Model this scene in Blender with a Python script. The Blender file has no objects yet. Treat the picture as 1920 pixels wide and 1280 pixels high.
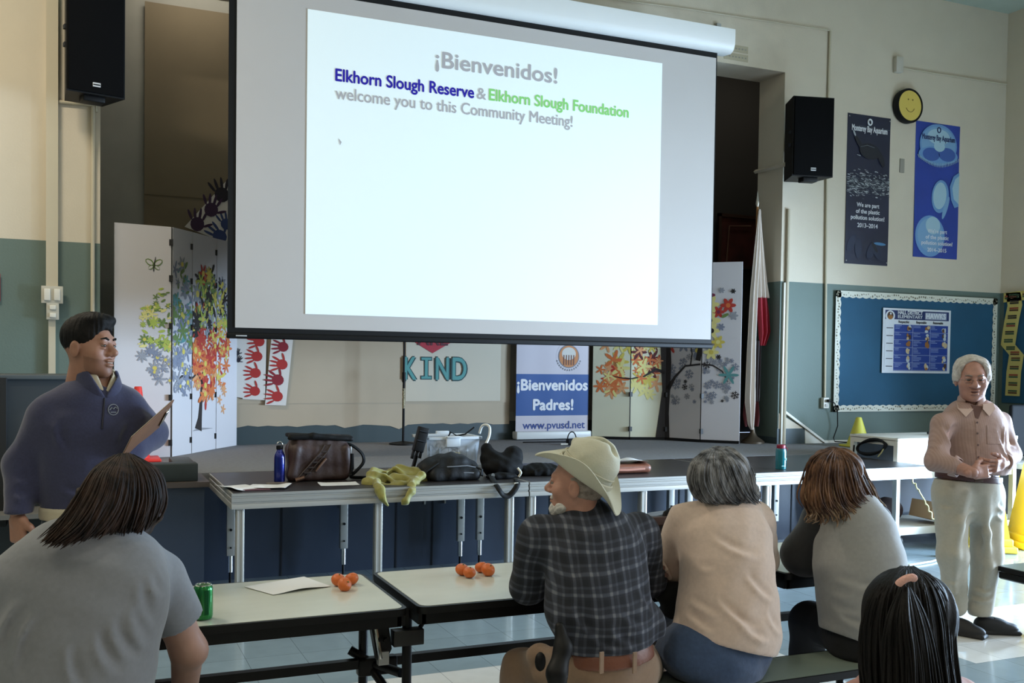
import bpy, bmesh, math, random
import numpy as np
from mathutils import Vector, Matrix
SC = bpy.context.scene
COL = SC.collection
# ------------------------------------------------------------------ camera, world, lights, exposure
FPX, PPX, PPY, CAMH = 1874.0, 960.0, 730.0, 1.65
def cam_basis(yaw, pitch, roll):
    cy, sy = math.cos(yaw), math.sin(yaw)
    f = Vector((sy*math.cos(pitch), cy*math.cos(pitch), math.sin(pitch)))
    r = Vector((cy, -sy, 0)); u = r.cross(f)
    return r*math.cos(roll)+u*math.sin(roll), -r*math.sin(roll)+u*math.cos(roll), f
CR, CU, CF = cam_basis(math.radians(23.55), math.radians(-1.65), math.radians(.80))
cd = bpy.data.cameras.new('camera'); camo = bpy.data.objects.new('camera', cd); COL.objects.link(camo)
camo.matrix_world = Matrix(((CR.x, CU.x, -CF.x, 0), (CR.y, CU.y, -CF.y, 0), (CR.z, CU.z, -CF.z, CAMH), (0, 0, 0, 1)))
cd.sensor_width = 36; cd.lens = 36*FPX/1920; cd.shift_y = (PPY-640)/1920; cd.clip_start = .05
SC.camera = camo
SC.view_settings.view_transform = 'Standard'; SC.view_settings.look = 'None'
SC.view_settings.gamma = 1; SC.view_settings.use_curve_mapping = False
SC.view_settings.exposure = 0.0
SC.cycles.use_denoising = True
SC.cycles.max_bounces = 6; SC.cycles.diffuse_bounces = 3; SC.cycles.glossy_bounces = 3; SC.cycles.transmission_bounces = 6
SC.cycles.transparent_max_bounces = 8; SC.cycles.sample_clamp_indirect = 6
SC.cycles.caustics_reflective = False; SC.cycles.caustics_refractive = False
w = bpy.data.worlds.new('world'); SC.world = w; w.use_nodes = True
w.node_tree.nodes['Background'].inputs[0].default_value = (.55, .72, 1, 1)
w.node_tree.nodes['Background'].inputs[1].default_value = 2.0
def area(name, loc, aim, sx, sy, power, col=(1, 1, 1), spread=180):
    l = bpy.data.lights.new(name, 'AREA'); l.shape = 'RECTANGLE'; l.size = sx; l.size_y = sy; l.energy = power; l.color = col
    l.spread = math.radians(spread)
    o = bpy.data.objects.new(name, l); COL.objects.link(o); o.location = loc
    o.rotation_euler = (Vector(aim)-Vector(loc)).to_track_quat('-Z', 'Y').to_euler(); return o
# daylight entering through the windows and the open door of the right wall, and unseen ceiling lamps added to light the room warmly
area('window_daylight', (9.95, 1.2, 2.6), (0, 3.4, .6), 4.4, 2.4, 250, (.80, .90, 1))
area('window_daylight', (9.95, -2.2, 2.6), (0, 1.5, .8), 2.4, 2.4, 50, (.80, .90, 1))
area('door_daylight', (9.98, 4.5, 1.15), (5.0, 5.6, 0.0), 1.6, 2.1, 620, (.54, .75, 1), 120)
LAMPS = [(-1.6, 6.2), (-1.6, 1.5), (3.2, 1.5), (7.2, 1.5), (-1.6, -2), (3.2, -2)]
for x, y in LAMPS:
    area('ceiling_fill_light', (x, y, 5.66), (x, y, 0), 1.15, .28, 34 if y < 5 else 125, (1, .88, .70))

for x, p in ((1.0, 8), (7.3, 5)): area('stage_fill_light', (x, 9.4, 5.38), (x, 9.4, 0), .9, .25, p, (1, .93, .8))  # fill added to brighten the stage back and dark wing, no fixture there

# ------------------------------------------------------------------ measuring: a photo pixel on a plane of the room
def ray(x, y): return CR*((x-PPX)/FPX) - CU*((y-PPY)/FPX) + CF
C0 = Vector((0, 0, CAMH))
def WY(x, y, Y): d = ray(x, y); return C0 + d*(Y/d.y)
def WZ(x, y, z): d = ray(x, y); return C0 + d*((z-CAMH)/d.z)
def WX(x, y, X): d = ray(x, y); return C0 + d*(X/d.x)
# ------------------------------------------------------------------ tags
def tag(o, label=None, cat=None, group=None, kind=None):
    if label: o['label'] = label
    if cat: o['category'] = cat
    if group: o['group'] = group
    if kind: o['kind'] = kind
    return o
def empty(name, loc, label=None, cat=None, group=None, rz=0):
    o = bpy.data.objects.new(name, None); COL.objects.link(o); o.location = loc; o.rotation_euler = (0, 0, rz)
    o.empty_display_size = .05
    return tag(o, label, cat, group)
# ------------------------------------------------------------------ materials
def lin(c): return tuple((v/12.92 if v <= .04045 else ((v+.055)/1.055)**2.4) for v in c)
def rgb(r, g, b): return lin((r/255, g/255, b/255))+(1,)
MATS = {}
def mat(name, col, rough=.6, metal=0, bump=0, bscale=40, var=0, vscale=6, emit=0, spec=None, sheen=0, alpha=1, trans=0, coat=0, stretch=(1,1,1)):
    if name in MATS: return MATS[name]
    m = bpy.data.materials.new(name); m.use_nodes = True; nt = m.node_tree; b = nt.nodes['Principled BSDF']
    c = rgb(*col); b.inputs['Base Color'].default_value = c; b.inputs['Roughness'].default_value = rough; b.inputs['Metallic'].default_value = metal
    if spec is not None: b.inputs['Specular IOR Level'].default_value = spec
    if sheen: b.inputs['Sheen Weight'].default_value = sheen
    if coat: b.inputs['Coat Weight'].default_value = coat
    if trans: b.inputs['Transmission Weight'].default_value = trans
    if alpha < 1: b.inputs['Alpha'].default_value = alpha
    if emit: b.inputs['Emission Color'].default_value = c; b.inputs['Emission Strength'].default_value = emit
    if var or bump:
        tc = nt.nodes.new('ShaderNodeTexCoord'); mp = nt.nodes.new('ShaderNodeMapping'); mp.inputs['Scale'].default_value = stretch
        nt.links.new(tc.outputs['Object'], mp.inputs['Vector'])
    if var:
        n = nt.nodes.new('ShaderNodeTexNoise'); n.inputs['Scale'].default_value = vscale; n.inputs['Detail'].default_value = 4
        nt.links.new(mp.outputs[0], n.inputs['Vector'])
        mx = nt.nodes.new('ShaderNodeMix'); mx.data_type = 'RGBA'
        mx.inputs['A'].default_value = tuple(v*(1-var) for v in c[:3])+(1,); mx.inputs['B'].default_value = tuple(min(1, v*(1+var)) for v in c[:3])+(1,)
        mr = nt.nodes.new('ShaderNodeMapRange'); mr.inputs['From Min'].default_value = .3; mr.inputs['From Max'].default_value = .7
        nt.links.new(n.outputs['Fac'], mr.inputs['Value']); nt.links.new(mr.outputs[0], mx.inputs['Factor']); nt.links.new(mx.outputs['Result'], b.inputs['Base Color'])
    if bump:
        n2 = nt.nodes.new('ShaderNodeTexNoise'); n2.inputs['Scale'].default_value = bscale; n2.inputs['Detail'].default_value = 5
        nt.links.new(mp.outputs[0], n2.inputs['Vector'])
        bp = nt.nodes.new('ShaderNodeBump'); bp.inputs['Strength'].default_value = bump; bp.inputs['Distance'].default_value = .02
        nt.links.new(n2.outputs['Fac'], bp.inputs['Height']); nt.links.new(bp.outputs[0], b.inputs['Normal'])
    MATS[name] = m; return m
# ------------------------------------------------------------------ mesh builder
class MB:
    def __init__(s): s.v = []; s.f = []; s.m = []; s.mats = []; s.sm = []
    def mi(s, m):
        if m not in s.mats: s.mats.append(m)
        return s.mats.index(m)
    def add(s, vs, fs, m, smooth=False, M=None):
        n = len(s.v); i = s.mi(m)
        s.v += [tuple(M @ Vector(v)) if M else tuple(v) for v in vs]
        s.f += [tuple(a+n for a in f) for f in fs]; s.m += [i]*len(fs); s.sm += [smooth]*len(fs)
        return s
    def box(s, c, d, m, M=None, bev=0):
        x, y, z = c; a, b, e = d[0]/2, d[1]/2, d[2]/2
        if bev:
            bm = bmesh.new(); bmesh.ops.create_cube(bm, size=1)
            for v in bm.verts: v.co = Vector((v.co.x*d[0], v.co.y*d[1], v.co.z*d[2]))
            bmesh.ops.bevel(bm, geom=bm.edges[:], offset=min(bev, a*.9, b*.9, e*.9), segments=3, affect='EDGES', profile=.5)
            bm.verts.index_update()
            vs = [(v.co.x+x, v.co.y+y, v.co.z+z) for v in bm.verts]; fs = [tuple(v.index for v in f.verts) for f in bm.faces]; bm.free()
            return s.add(vs, fs, m, True, M)
        vs = [(x+i*a, y+j*b, z+k*e) for k in (-1, 1) for j in (-1, 1) for i in (-1, 1)]
        return s.add(vs, [(0, 2, 3, 1), (4, 5, 7, 6), (0, 1, 5, 4), (2, 6, 7, 3), (0, 4, 6, 2), (1, 3, 7, 5)], m, False, M)
    def tube(s, pts, r, m, n=10, M=None, caps=True, flat=1.0):
        pts = [Vector(p) for p in pts]; N = len(pts)
        rs = r if isinstance(r, (list, tuple)) else [r]*N
        vs = []; fs = []; up = None
        for i, p in enumerate(pts):
            t = (pts[min(i+1, N-1)]-pts[max(i-1, 0)])
            t = t.normalized() if t.length > 1e-9 else Vector((0, 0, 1))
            if up is None: up = Vector((0, 0, 1)) if abs(t.z) < .9 else Vector((0, 1, 0))
            a = t.cross(up)
            a = a.normalized() if a.length > 1e-6 else t.orthogonal().normalized()
            b = a.cross(t).normalized(); up = b
            for k in range(n):
                q = 2*math.pi*k/n; vs.append(p+a*(math.cos(q)*rs[i])+b*(math.sin(q)*rs[i]*flat))
        for i in range(N-1):
            for k in range(n):
                k2 = (k+1) % n; fs.append((i*n+k, i*n+k2, (i+1)*n+k2, (i+1)*n+k))
        if caps: fs.append(tuple(reversed(range(n)))); fs.append(tuple((N-1)*n+k for k in range(n)))
        return s.add(vs, fs, m, True, M)
    def lathe(s, prof, m, n=28, M=None, c=(0, 0, 0)):
        vs = []; fs = []; P = len(prof)
        for r, z in prof:
            for k in range(n):
                q = 2*math.pi*k/n; vs.append((c[0]+r*math.cos(q), c[1]+r*math.sin(q), c[2]+z))
        for i in range(P-1):
            for k in range(n):
                k2 = (k+1) % n; fs.append((i*n+k, i*n+k2, (i+1)*n+k2, (i+1)*n+k))
        fs.append(tuple(reversed(range(n)))); fs.append(tuple((P-1)*n+k for k in range(n)))
        return s.add(vs, fs, m, True, M)
    def prism(s, poly, axis, lo, hi, m, M=None):
        # poly: 2D points in the other two axes (cyclic order), extruded along axis
        def mk(p, h): return {0: (h, p[0], p[1]), 1: (p[0], h, p[1]), 2: (p[0], p[1], h)}[axis]
        n = len(poly); vs = [mk(p, lo) for p in poly]+[mk(p, hi) for p in poly]
        fs = [tuple(range(n)), tuple(reversed(range(n, 2*n)))]+[(i, i+n, (i+1) % n+n, (i+1) % n) for i in range(n)]
        return s.add(vs, fs, m, False, M)
    def grid(s, fn, nu, nv, m, thick=0, M=None):
        vs = [fn(i/nu, j/nv) for j in range(nv+1) for i in range(nu+1)]; W = nu+1
        fs = [(j*W+i, j*W+i+1, (j+1)*W+i+1, (j+1)*W+i) for j in range(nv) for i in range(nu)]
        if thick:
            vv = [Vector(v) for v in vs]; nn = len(vv); nor = []
            for j in range(nv+1):
                for i in range(nu+1):
                    a = vv[j*W+min(i+1, nu)]-vv[j*W+max(i-1, 0)]; b = vv[min(j+1, nv)*W+i]-vv[max(j-1, 0)*W+i]
                    c = a.cross(b); nor.append(c.normalized() if c.length > 1e-12 else Vector((0, 0, 1)))
            vs = vv+[v-nr*thick for v, nr in zip(vv, nor)]
            fs = fs+[tuple(nn+k for k in reversed(f)) for f in fs]
            bd = [i for i in range(W)]+[j*W+nu for j in range(1, nv+1)]+[nv*W+i for i in range(nu-1, -1, -1)]+[j*W for j in range(nv-1, 0, -1)]
            for k in range(len(bd)):
                a, b = bd[k], bd[(k+1) % len(bd)]; fs.append((b, a, a+nn, b+nn))
        return s.add(vs, fs, m, True, M)
    def build(s, name, parent=None, M=None, loc=None):
        me = bpy.data.meshes.new(name); me.from_pydata(s.v, [], s.f)
        for m in s.mats: me.materials.append(m)
        me.polygons.foreach_set('material_index', s.m); me.polygons.foreach_set('use_smooth', s.sm)
        me.update()
        bm = bmesh.new(); bm.from_mesh(me); bmesh.ops.recalc_face_normals(bm, faces=bm.faces[:]); bm.to_mesh(me); bm.free()
        try: me.set_sharp_from_angle(angle=math.radians(38))
        except Exception: pass
        o = bpy.data.objects.new(name, me); COL.objects.link(o)
        if parent: o.parent = parent
        if loc is not None: o.location = loc
        return o
def children_of(o): return [c for c in bpy.data.objects if c.parent == o]
def copy_tree(o, parent=None):
    kids = list(o.children); c = o.copy(); COL.objects.link(c); c.parent = parent
    for k in kids: copy_tree(k, c)
    return c
def obox(name, lo, hi, m, parent=None, bev=0):
    c = tuple((a+b)/2 for a, b in zip(lo, hi)); d = tuple(abs(b-a) for a, b in zip(lo, hi))
    return MB().box(c, d, m, bev=bev).build(name, parent)
def struct(o): o['kind'] = 'structure'; return o
# lettering: outline text turned into thin mesh; placed by a matrix whose x is the writing direction, y is up, z faces the reader
def text_geo(txt, size, m, mb, M, align='CENTER', bold=0, sx=1.0, depth=.0006, fit=None, spacing=1.0, shear=0):
    cu = bpy.data.curves.new('t', 'FONT'); cu.body = txt; cu.size = size; cu.align_x = align; cu.extrude = depth; cu.space_character = spacing; cu.shear = shear
    cu.resolution_u = 4
    o = bpy.data.objects.new('t', cu); COL.objects.link(o); dg = bpy.context.evaluated_depsgraph_get()
    me = bpy.data.meshes.new_from_object(o.evaluated_get(dg)); vs = [v.co.copy() for v in me.vertices]; fs = [tuple(p.vertices) for p in me.polygons]
    bpy.data.objects.remove(o); bpy.data.curves.remove(cu); bpy.data.meshes.remove(me)
    if fit and vs:
        x0 = min(v.x for v in vs); x1 = max(v.x for v in vs); k = fit/(x1-x0)
        if align == 'CENTER': c = (x0+x1)/2; vs = [Vector(((v.x-c)*k, v.y, v.z)) for v in vs]
        else: vs = [Vector(((v.x-x0)*k, v.y, v.z)) for v in vs]
    else: vs = [Vector((v.x*sx, v.y, v.z)) for v in vs]
    offs = [(0, 0)] if bold <= 0 else [(0, 0), (bold, 0), (-bold, 0), (0, bold), (0, -bold)]
    for k, (ox, oy) in enumerate(offs): mb.add([Vector((v.x+ox, v.y+oy, v.z+.00003*k)) for v in vs], fs, m, False, M)
def frame(o, xdir, zdir):
    x = Vector(xdir).normalized(); z = Vector(zdir).normalized(); y = z.cross(x).normalized()
    return Matrix(((x.x, y.x, z.x, o[0]), (x.y, y.y, z.y, o[1]), (x.z, y.z, z.z, o[2]), (0, 0, 0, 1)))
def kid(o, p):
    o.parent = p; o.matrix_parent_inverse = p.matrix_basis.inverted(); return o
# ------------------------------------------------------------------ distance-field modelling: soft bodies, clothes, bags
def V(*a): return np.array(a[0] if len(a) == 1 else a, dtype=np.float64)
class Fld:
    def __init__(s): s.ops = []
    def cap(s, a, b, r1, r2=None, k=.02, sub=False):
        a, b = V(a), V(b); r2 = r1 if r2 is None else r2
        lo = np.minimum(a-r1, b-r2); hi = np.maximum(a+r1, b+r2); ab = b-a; L2 = max(ab@ab, 1e-12)
        def f(P):
            v = P-a; t = np.clip((v@ab)/L2, 0, 1); return np.linalg.norm(v-t[..., None]*ab, axis=-1)-(r1+(r2-r1)*t)
        s.ops.append((f, lo, hi, k, sub)); return s
    def ecap(s, a, b, wd1, wd2, side, k=.03, sub=False):
        a, b = V(a), V(b); side = V(side); ab = b-a; L = np.linalg.norm(ab); ax = ab/max(L, 1e-9)
        side = side-(side@ax)*ax; side = side/np.linalg.norm(side); nn = np.cross(ax, side)
        R = max(*wd1, *wd2); lo = np.minimum(a, b)-R; hi = np.maximum(a, b)+R; w1, d1 = wd1; w2, d2 = wd2
        def f(P):
            v = P-a; t = np.clip((v@ax)/max(L, 1e-9), 0, 1); q = v-(t*L)[..., None]*ax
            W = w1+(w2-w1)*t; D = d1+(d2-d1)*t; A = np.minimum(W, D)
            x, y, z = q@side, q@nn, q@ax
            k0 = np.sqrt((x/W)**2+(y/D)**2+(z/A)**2); k1 = np.sqrt((x/W**2)**2+(y/D**2)**2+(z/A**2)**2)+1e-9
            return k0*(k0-1)/k1
        s.ops.append((f, lo, hi, k, sub)); return s
    def ell(s, c, r, R=None, k=.02, sub=False):
        c = V(c); r = V(r); m = float(max(r)); R = np.eye(3) if R is None else np.array(R)
        def f(P):
            q = (P-c)@R; k0 = np.linalg.norm(q/r, axis=-1); k1 = np.linalg.norm(q/(r*r), axis=-1)+1e-9; return k0*(k0-1)/k1
        s.ops.append((f, c-m, c+m, k, sub)); return s
    def box(s, c, h, R=None, rnd=.01, k=.01, sub=False):
        c = V(c); h = V(h); R = np.eye(3) if R is None else np.array(R); m = float(np.linalg.norm(h))
        def f(P):
            q = np.abs((P-c)@R)-(h-rnd); return np.linalg.norm(np.maximum(q, 0), axis=-1)+np.minimum(q.max(-1), 0)-rnd
        s.ops.append((f, c-m, c+m, k, sub)); return s
    def fn(s, f, lo, hi, k=.01, sub=False): s.ops.append((f, V(lo), V(hi), k, sub)); return s
    def chain(s, pts, rs, k=.015, sub=False):
        for i in range(len(pts)-1): s.cap(pts[i], pts[i+1], rs[i], rs[i+1], k, sub)
        return s
    def folds(s, L, Y, amp=.0095, wd=.012, bow=.10):
        # soft creases: a raised line with a groove beside it, on the side that faces -Y
        for (a, b) in L:
            A, B = WY(a[0], a[1], Y), WY(b[0], b[1], Y); d = np.array([B.x-A.x, B.z-A.z]); n = float(np.hypot(*d)); d = d/n; m = np.array([-d[1], d[0]])
            def f(P, D, A=A, d=d, m=m, n=n, Y=Y):
                qx, qz = P[..., 0]-A.x, P[..., 2]-A.z; t = (qx*d[0]+qz*d[1])/n; sg = qx*m[0]+qz*m[1]+bow*n*4*t*(1-t)-bow*n*.5
                e = np.where((t > 0) & (t < 1), np.sin(np.pi*np.clip(t, 0, 1))**.7, 0)*np.clip((Y+.10-P[..., 1])/.06, 0, 1)
                return D-amp*e*(np.exp(-(sg/wd)**2)-.9*np.exp(-((sg-1.9*wd)/(1.2*wd))**2))
            s.post(f)
        return s
    def cut(s, p, n, soft=0): p = V(p); n = V(n)/np.linalg.norm(V(n)); s.ops.append((lambda P: (P-p)@n, None, None, soft, 'cut')); return s
    def post(s, f): s.ops.append((f, None, None, 0, 'post')); return s
    def shell(s, t): s.ops.append((lambda P, D: np.maximum(D, -(D+t)), None, None, 0, 'post')); return s
    def mesh(s, h):
        lo = np.min([o[1] for o in s.ops if o[1] is not None and not o[4]], axis=0)-4*h; hi = np.max([o[2] for o in s.ops if o[2] is not None and not o[4]], axis=0)+4*h
        n = np.ceil((hi-lo)/h).astype(int)+1
        ax = [lo[i]+h*np.arange(n[i]) for i in range(3)]
        D = np.full(tuple(n), 1.0, dtype=np.float64)
        for f, l, u, k, sub in s.ops:
            if sub in ('cut', 'post'): i0 = [0]*3; i1 = list(n)
            else:
                pad = k+4*h; i0 = [max(0, int((l[i]-pad-lo[i])/h)) for i in range(3)]; i1 = [min(n[i], int((u[i]+pad-lo[i])/h)+2) for i in range(3)]
                if any(a >= b for a, b in zip(i0, i1)): continue
            sl = tuple(slice(a, b) for a, b in zip(i0, i1))
            P = np.stack(np.meshgrid(*[ax[i][i0[i]:i1[i]] for i in range(3)], indexing='ij'), -1)
            A = D[sl]
            if sub == 'post': D[sl] = f(P, A); continue
            d = f(P)
            if sub == 'cut' or sub is True:
                B = d if sub == 'cut' else -d
                D[sl] = np.maximum(A, B) if k <= 0 else -(np.minimum(-A, -B)-np.maximum(k-np.abs(A-B), 0)**2/(4*k))
            else: D[sl] = np.minimum(A, d)-(np.maximum(k-np.abs(A-d), 0)**2/(4*k) if k > 0 else 0)
        return surface_nets(D, lo, h)
def surface_nets(D, lo, h):
    S = D < 0; nx, ny, nz = D.shape
    c = np.zeros((nx-1, ny-1, nz-1), dtype=np.int8)
    for i in (0, 1):
        for j in (0, 1):
            for k in (0, 1): c += S[i:nx-1+i, j:ny-1+j, k:nz-1+k]
    act = np.argwhere((c > 0) & (c < 8)); idx = np.full(c.shape, -1, dtype=np.int64); idx[tuple(act.T)] = np.arange(len(act))
    acc = np.zeros((len(act), 3)); cnt = np.zeros(len(act))
    cor = [(i, j, k) for i in (0, 1) for j in (0, 1) for k in (0, 1)]
    for a in cor:
        for ax in range(3):
            if a[ax]: continue
            b = list(a); b[ax] = 1
            da = D[act[:, 0]+a[0], act[:, 1]+a[1], act[:, 2]+a[2]]; db = D[act[:, 0]+b[0], act[:, 1]+b[1], act[:, 2]+b[2]]
            m = (da < 0) != (db < 0); t = np.where(m, da/np.where(m, da-db, 1), 0)
            p = np.tile(np.array(a, float), (len(act), 1)); p[:, ax] += t
            acc[m] += p[m]; cnt[m] += 1
    vs = lo+(act+acc/np.maximum(cnt, 1)[:, None])*h
    fs = []
    for ax in range(3):
        o = [q for q in range(3) if q != ax]
        A = S.take(range(0, S.shape[ax]-1), axis=ax); B = S.take(range(1, S.shape[ax]), axis=ax)
        e = np.argwhere(A != B); e = e[(e[:, o[0]] > 0) & (e[:, o[1]] > 0) & (e[:, o[0]] < D.shape[o[0]]-1) & (e[:, o[1]] < D.shape[o[1]]-1)]
        if not len(e): continue
        ins = S[tuple(e.T)]
        q = []
        for du, dv in ((-1, -1), (0, -1), (0, 0), (-1, 0)):
            t = e.copy(); t[:, o[0]] += du; t[:, o[1]] += dv; q.append(idx[tuple(t.T)])
        q = np.stack(q, 1); fl = ins if ax != 1 else ~ins
        q[~fl] = q[~fl][:, ::-1]; fs.append(q[(q >= 0).all(1)])
    return vs, np.concatenate(fs) if fs else np.zeros((0, 4), int)
def smooth_np(vs, fs, it=2):
    for _ in range(it):
        acc = np.zeros_like(vs); cnt = np.zeros(len(vs))
        for a, b in ((0, 1), (1, 2), (2, 3), (3, 0)):
            np.add.at(acc, fs[:, a], vs[fs[:, b]]); np.add.at(cnt, fs[:, a], 1); np.add.at(acc, fs[:, b], vs[fs[:, a]]); np.add.at(cnt, fs[:, b], 1)
        vs = .5*vs+.5*acc/np.maximum(cnt, 1)[:, None]
    return vs
def np_mesh(name, parts, parent=None):
    # parts: list of (verts, quads, material)
    me = bpy.data.meshes.new(name); vs = np.concatenate([p[0] for p in parts]); off = 0; q = []; mi = []; mats = []
    for v, f, m in parts:
        if m not in mats: mats.append(m)
        q.append(f+off); mi += [mats.index(m)]*len(f); off += len(v)
    q = np.concatenate(q)
    me.vertices.add(len(vs)); me.vertices.foreach_set('co', vs.astype(np.float32).ravel())
    me.loops.add(q.size); me.loops.foreach_set('vertex_index', q.ravel().astype(np.int32))
    me.polygons.add(len(q)); me.polygons.foreach_set('loop_start', np.arange(0, q.size, q.shape[1], dtype=np.int32)); me.polygons.foreach_set('material_index', np.array(mi, dtype=np.int32))
    me.polygons.foreach_set('use_smooth', np.ones(len(q), dtype=bool))
    for m in mats: me.materials.append(m)
    me.update(); me.validate()
    o = bpy.data.objects.new(name, me); COL.objects.link(o)
    if parent is not None: kid(o, parent)
    return o
def sdf_obj(name, fld, h, m, parent=None, it=1):
    v, f = fld.mesh(h); v = smooth_np(v, f, it); return np_mesh(name, [(v, f, m)], parent)
def spl(pts, n=6):
    P = [Vector(p) for p in pts]; out = []
    for i in range(len(P)-1):
        p0, p1, p2, p3 = P[max(i-1, 0)], P[i], P[i+1], P[min(i+2, len(P)-1)]
        for k in range(n): f = k/n; out.append(.5*((2*p1)+(p2-p0)*f+(2*p0-5*p1+4*p2-p3)*f*f+(3*p1-p0-3*p2+p3)*f**3))
    return out+[P[-1]]
from mathutils.bvhtree import BVHTree
def surface_of(o):
    me = o.data; t = BVHTree.FromPolygons([v.co.copy() for v in me.vertices], [tuple(p.vertices) for p in me.polygons])
    def hit(px, py, off=.002):
        h = t.ray_cast(C0, ray(px, py).normalized())
        return (h[0]+h[1]*off) if h[0] is not None else None
    return hit
def wrinkle(amp, sc, seed=0, n=5):
    r = np.random.RandomState(seed); K = [(r.randn(3)*sc*.55*(1+.5*i), r.rand()*6.28) for i in range(n)]
    return lambda P, D: D+amp*sum(np.sin(P@k+ph)/(1+.5*i) for i, (k, ph) in enumerate(K))
# ------------------------------------------------------------------ the room
YW, YB = 8.633, 9.9; ST = .80; CEIL = 5.83; XR = 10.1; XL = -3.6; YBK = -4.2
OX0, OX1, OZ = .17, 6.86, 4.735
def two_tone(name, up, low, z0, z1=None, base=None):
    m = bpy.data.materials.new(name); m.use_nodes = True; nt = m.node_tree; b = nt.nodes['Principled BSDF']; b.inputs['Roughness'].default_value = .62
    tc = nt.nodes.new('ShaderNodeTexCoord'); sp = nt.nodes.new('ShaderNodeSeparateXYZ'); nt.links.new(tc.outputs['Object'], sp.inputs[0])
    gt = nt.nodes.new('ShaderNodeMath'); gt.operation = 'GREATER_THAN'; gt.inputs[1].default_value = z0; nt.links.new(sp.outputs['Z'], gt.inputs[0])
    mx = nt.nodes.new('ShaderNodeMix'); mx.data_type = 'RGBA'; mx.inputs['A'].default_value = rgb(*low); mx.inputs['B'].default_value = rgb(*up)
    nt.links.new(gt.outputs[0], mx.inputs['Factor'])
    n = nt.nodes.new('ShaderNodeTexNoise'); n.inputs['Scale'].default_value = 3; n.inputs['Detail'].default_value = 8; nt.links.new(tc.outputs['Object'], n.inputs['Vector'])
    mr = nt.nodes.new('ShaderNodeMapRange'); mr.inputs['To Min'].default_value = .93; mr.inputs['To Max'].default_value = 1.07; nt.links.new(n.outputs['Fac'], mr.inputs['Value'])
    m2 = nt.nodes.new('ShaderNodeMix'); m2.data_type = 'RGBA'; m2.blend_type = 'MULTIPLY'; m2.inputs['Factor'].default_value = 1
    nt.links.new(mx.outputs['Result'], m2.inputs['A']); nt.links.new(mr.outputs[0], m2.inputs['B']); nt.links.new(m2.outputs['Result'], b.inputs['Base Color'])
    n2 = nt.nodes.new('ShaderNodeTexNoise'); n2.inputs['Scale'].default_value = 60; nt.links.new(tc.outputs['Object'], n2.inputs['Vector'])
    bp = nt.nodes.new('ShaderNodeBump'); bp.inputs['Strength'].default_value = .12; bp.inputs['Distance'].default_value = .01
    nt.links.new(n2.outputs['Fac'], bp.inputs['Height']); nt.links.new(bp.outputs[0], b.inputs['Normal'])
    return m
CREAM, GREEN = (206, 195, 174), (98, 114, 106)
M_wall = two_tone('wall_paint', CREAM, GREEN, 2.535)
M_cream = mat('cream_paint', CREAM, .62, bump=.1, bscale=60, var=.05)
M_ceil = mat('ceiling_paint', (170, 180, 165), .8, var=.04)
M_white = mat('white_paint', (225, 222, 210), .45)
M_slate = mat('slate_base_paint', (62, 76, 80), .5)
M_blue = mat('blue_laminate', (50, 60, 76), .38, var=.06, vscale=4, bump=.03, bscale=120)
M_stagec = mat('stage_carpet', (132, 133, 136), .95, bump=.3, bscale=300, var=.1, vscale=30)
M_dark = mat('stage_black', (52, 51, 49), .9)
M_backw = mat('stage_back_paint', (168, 168, 160), .8, var=.05)
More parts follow.
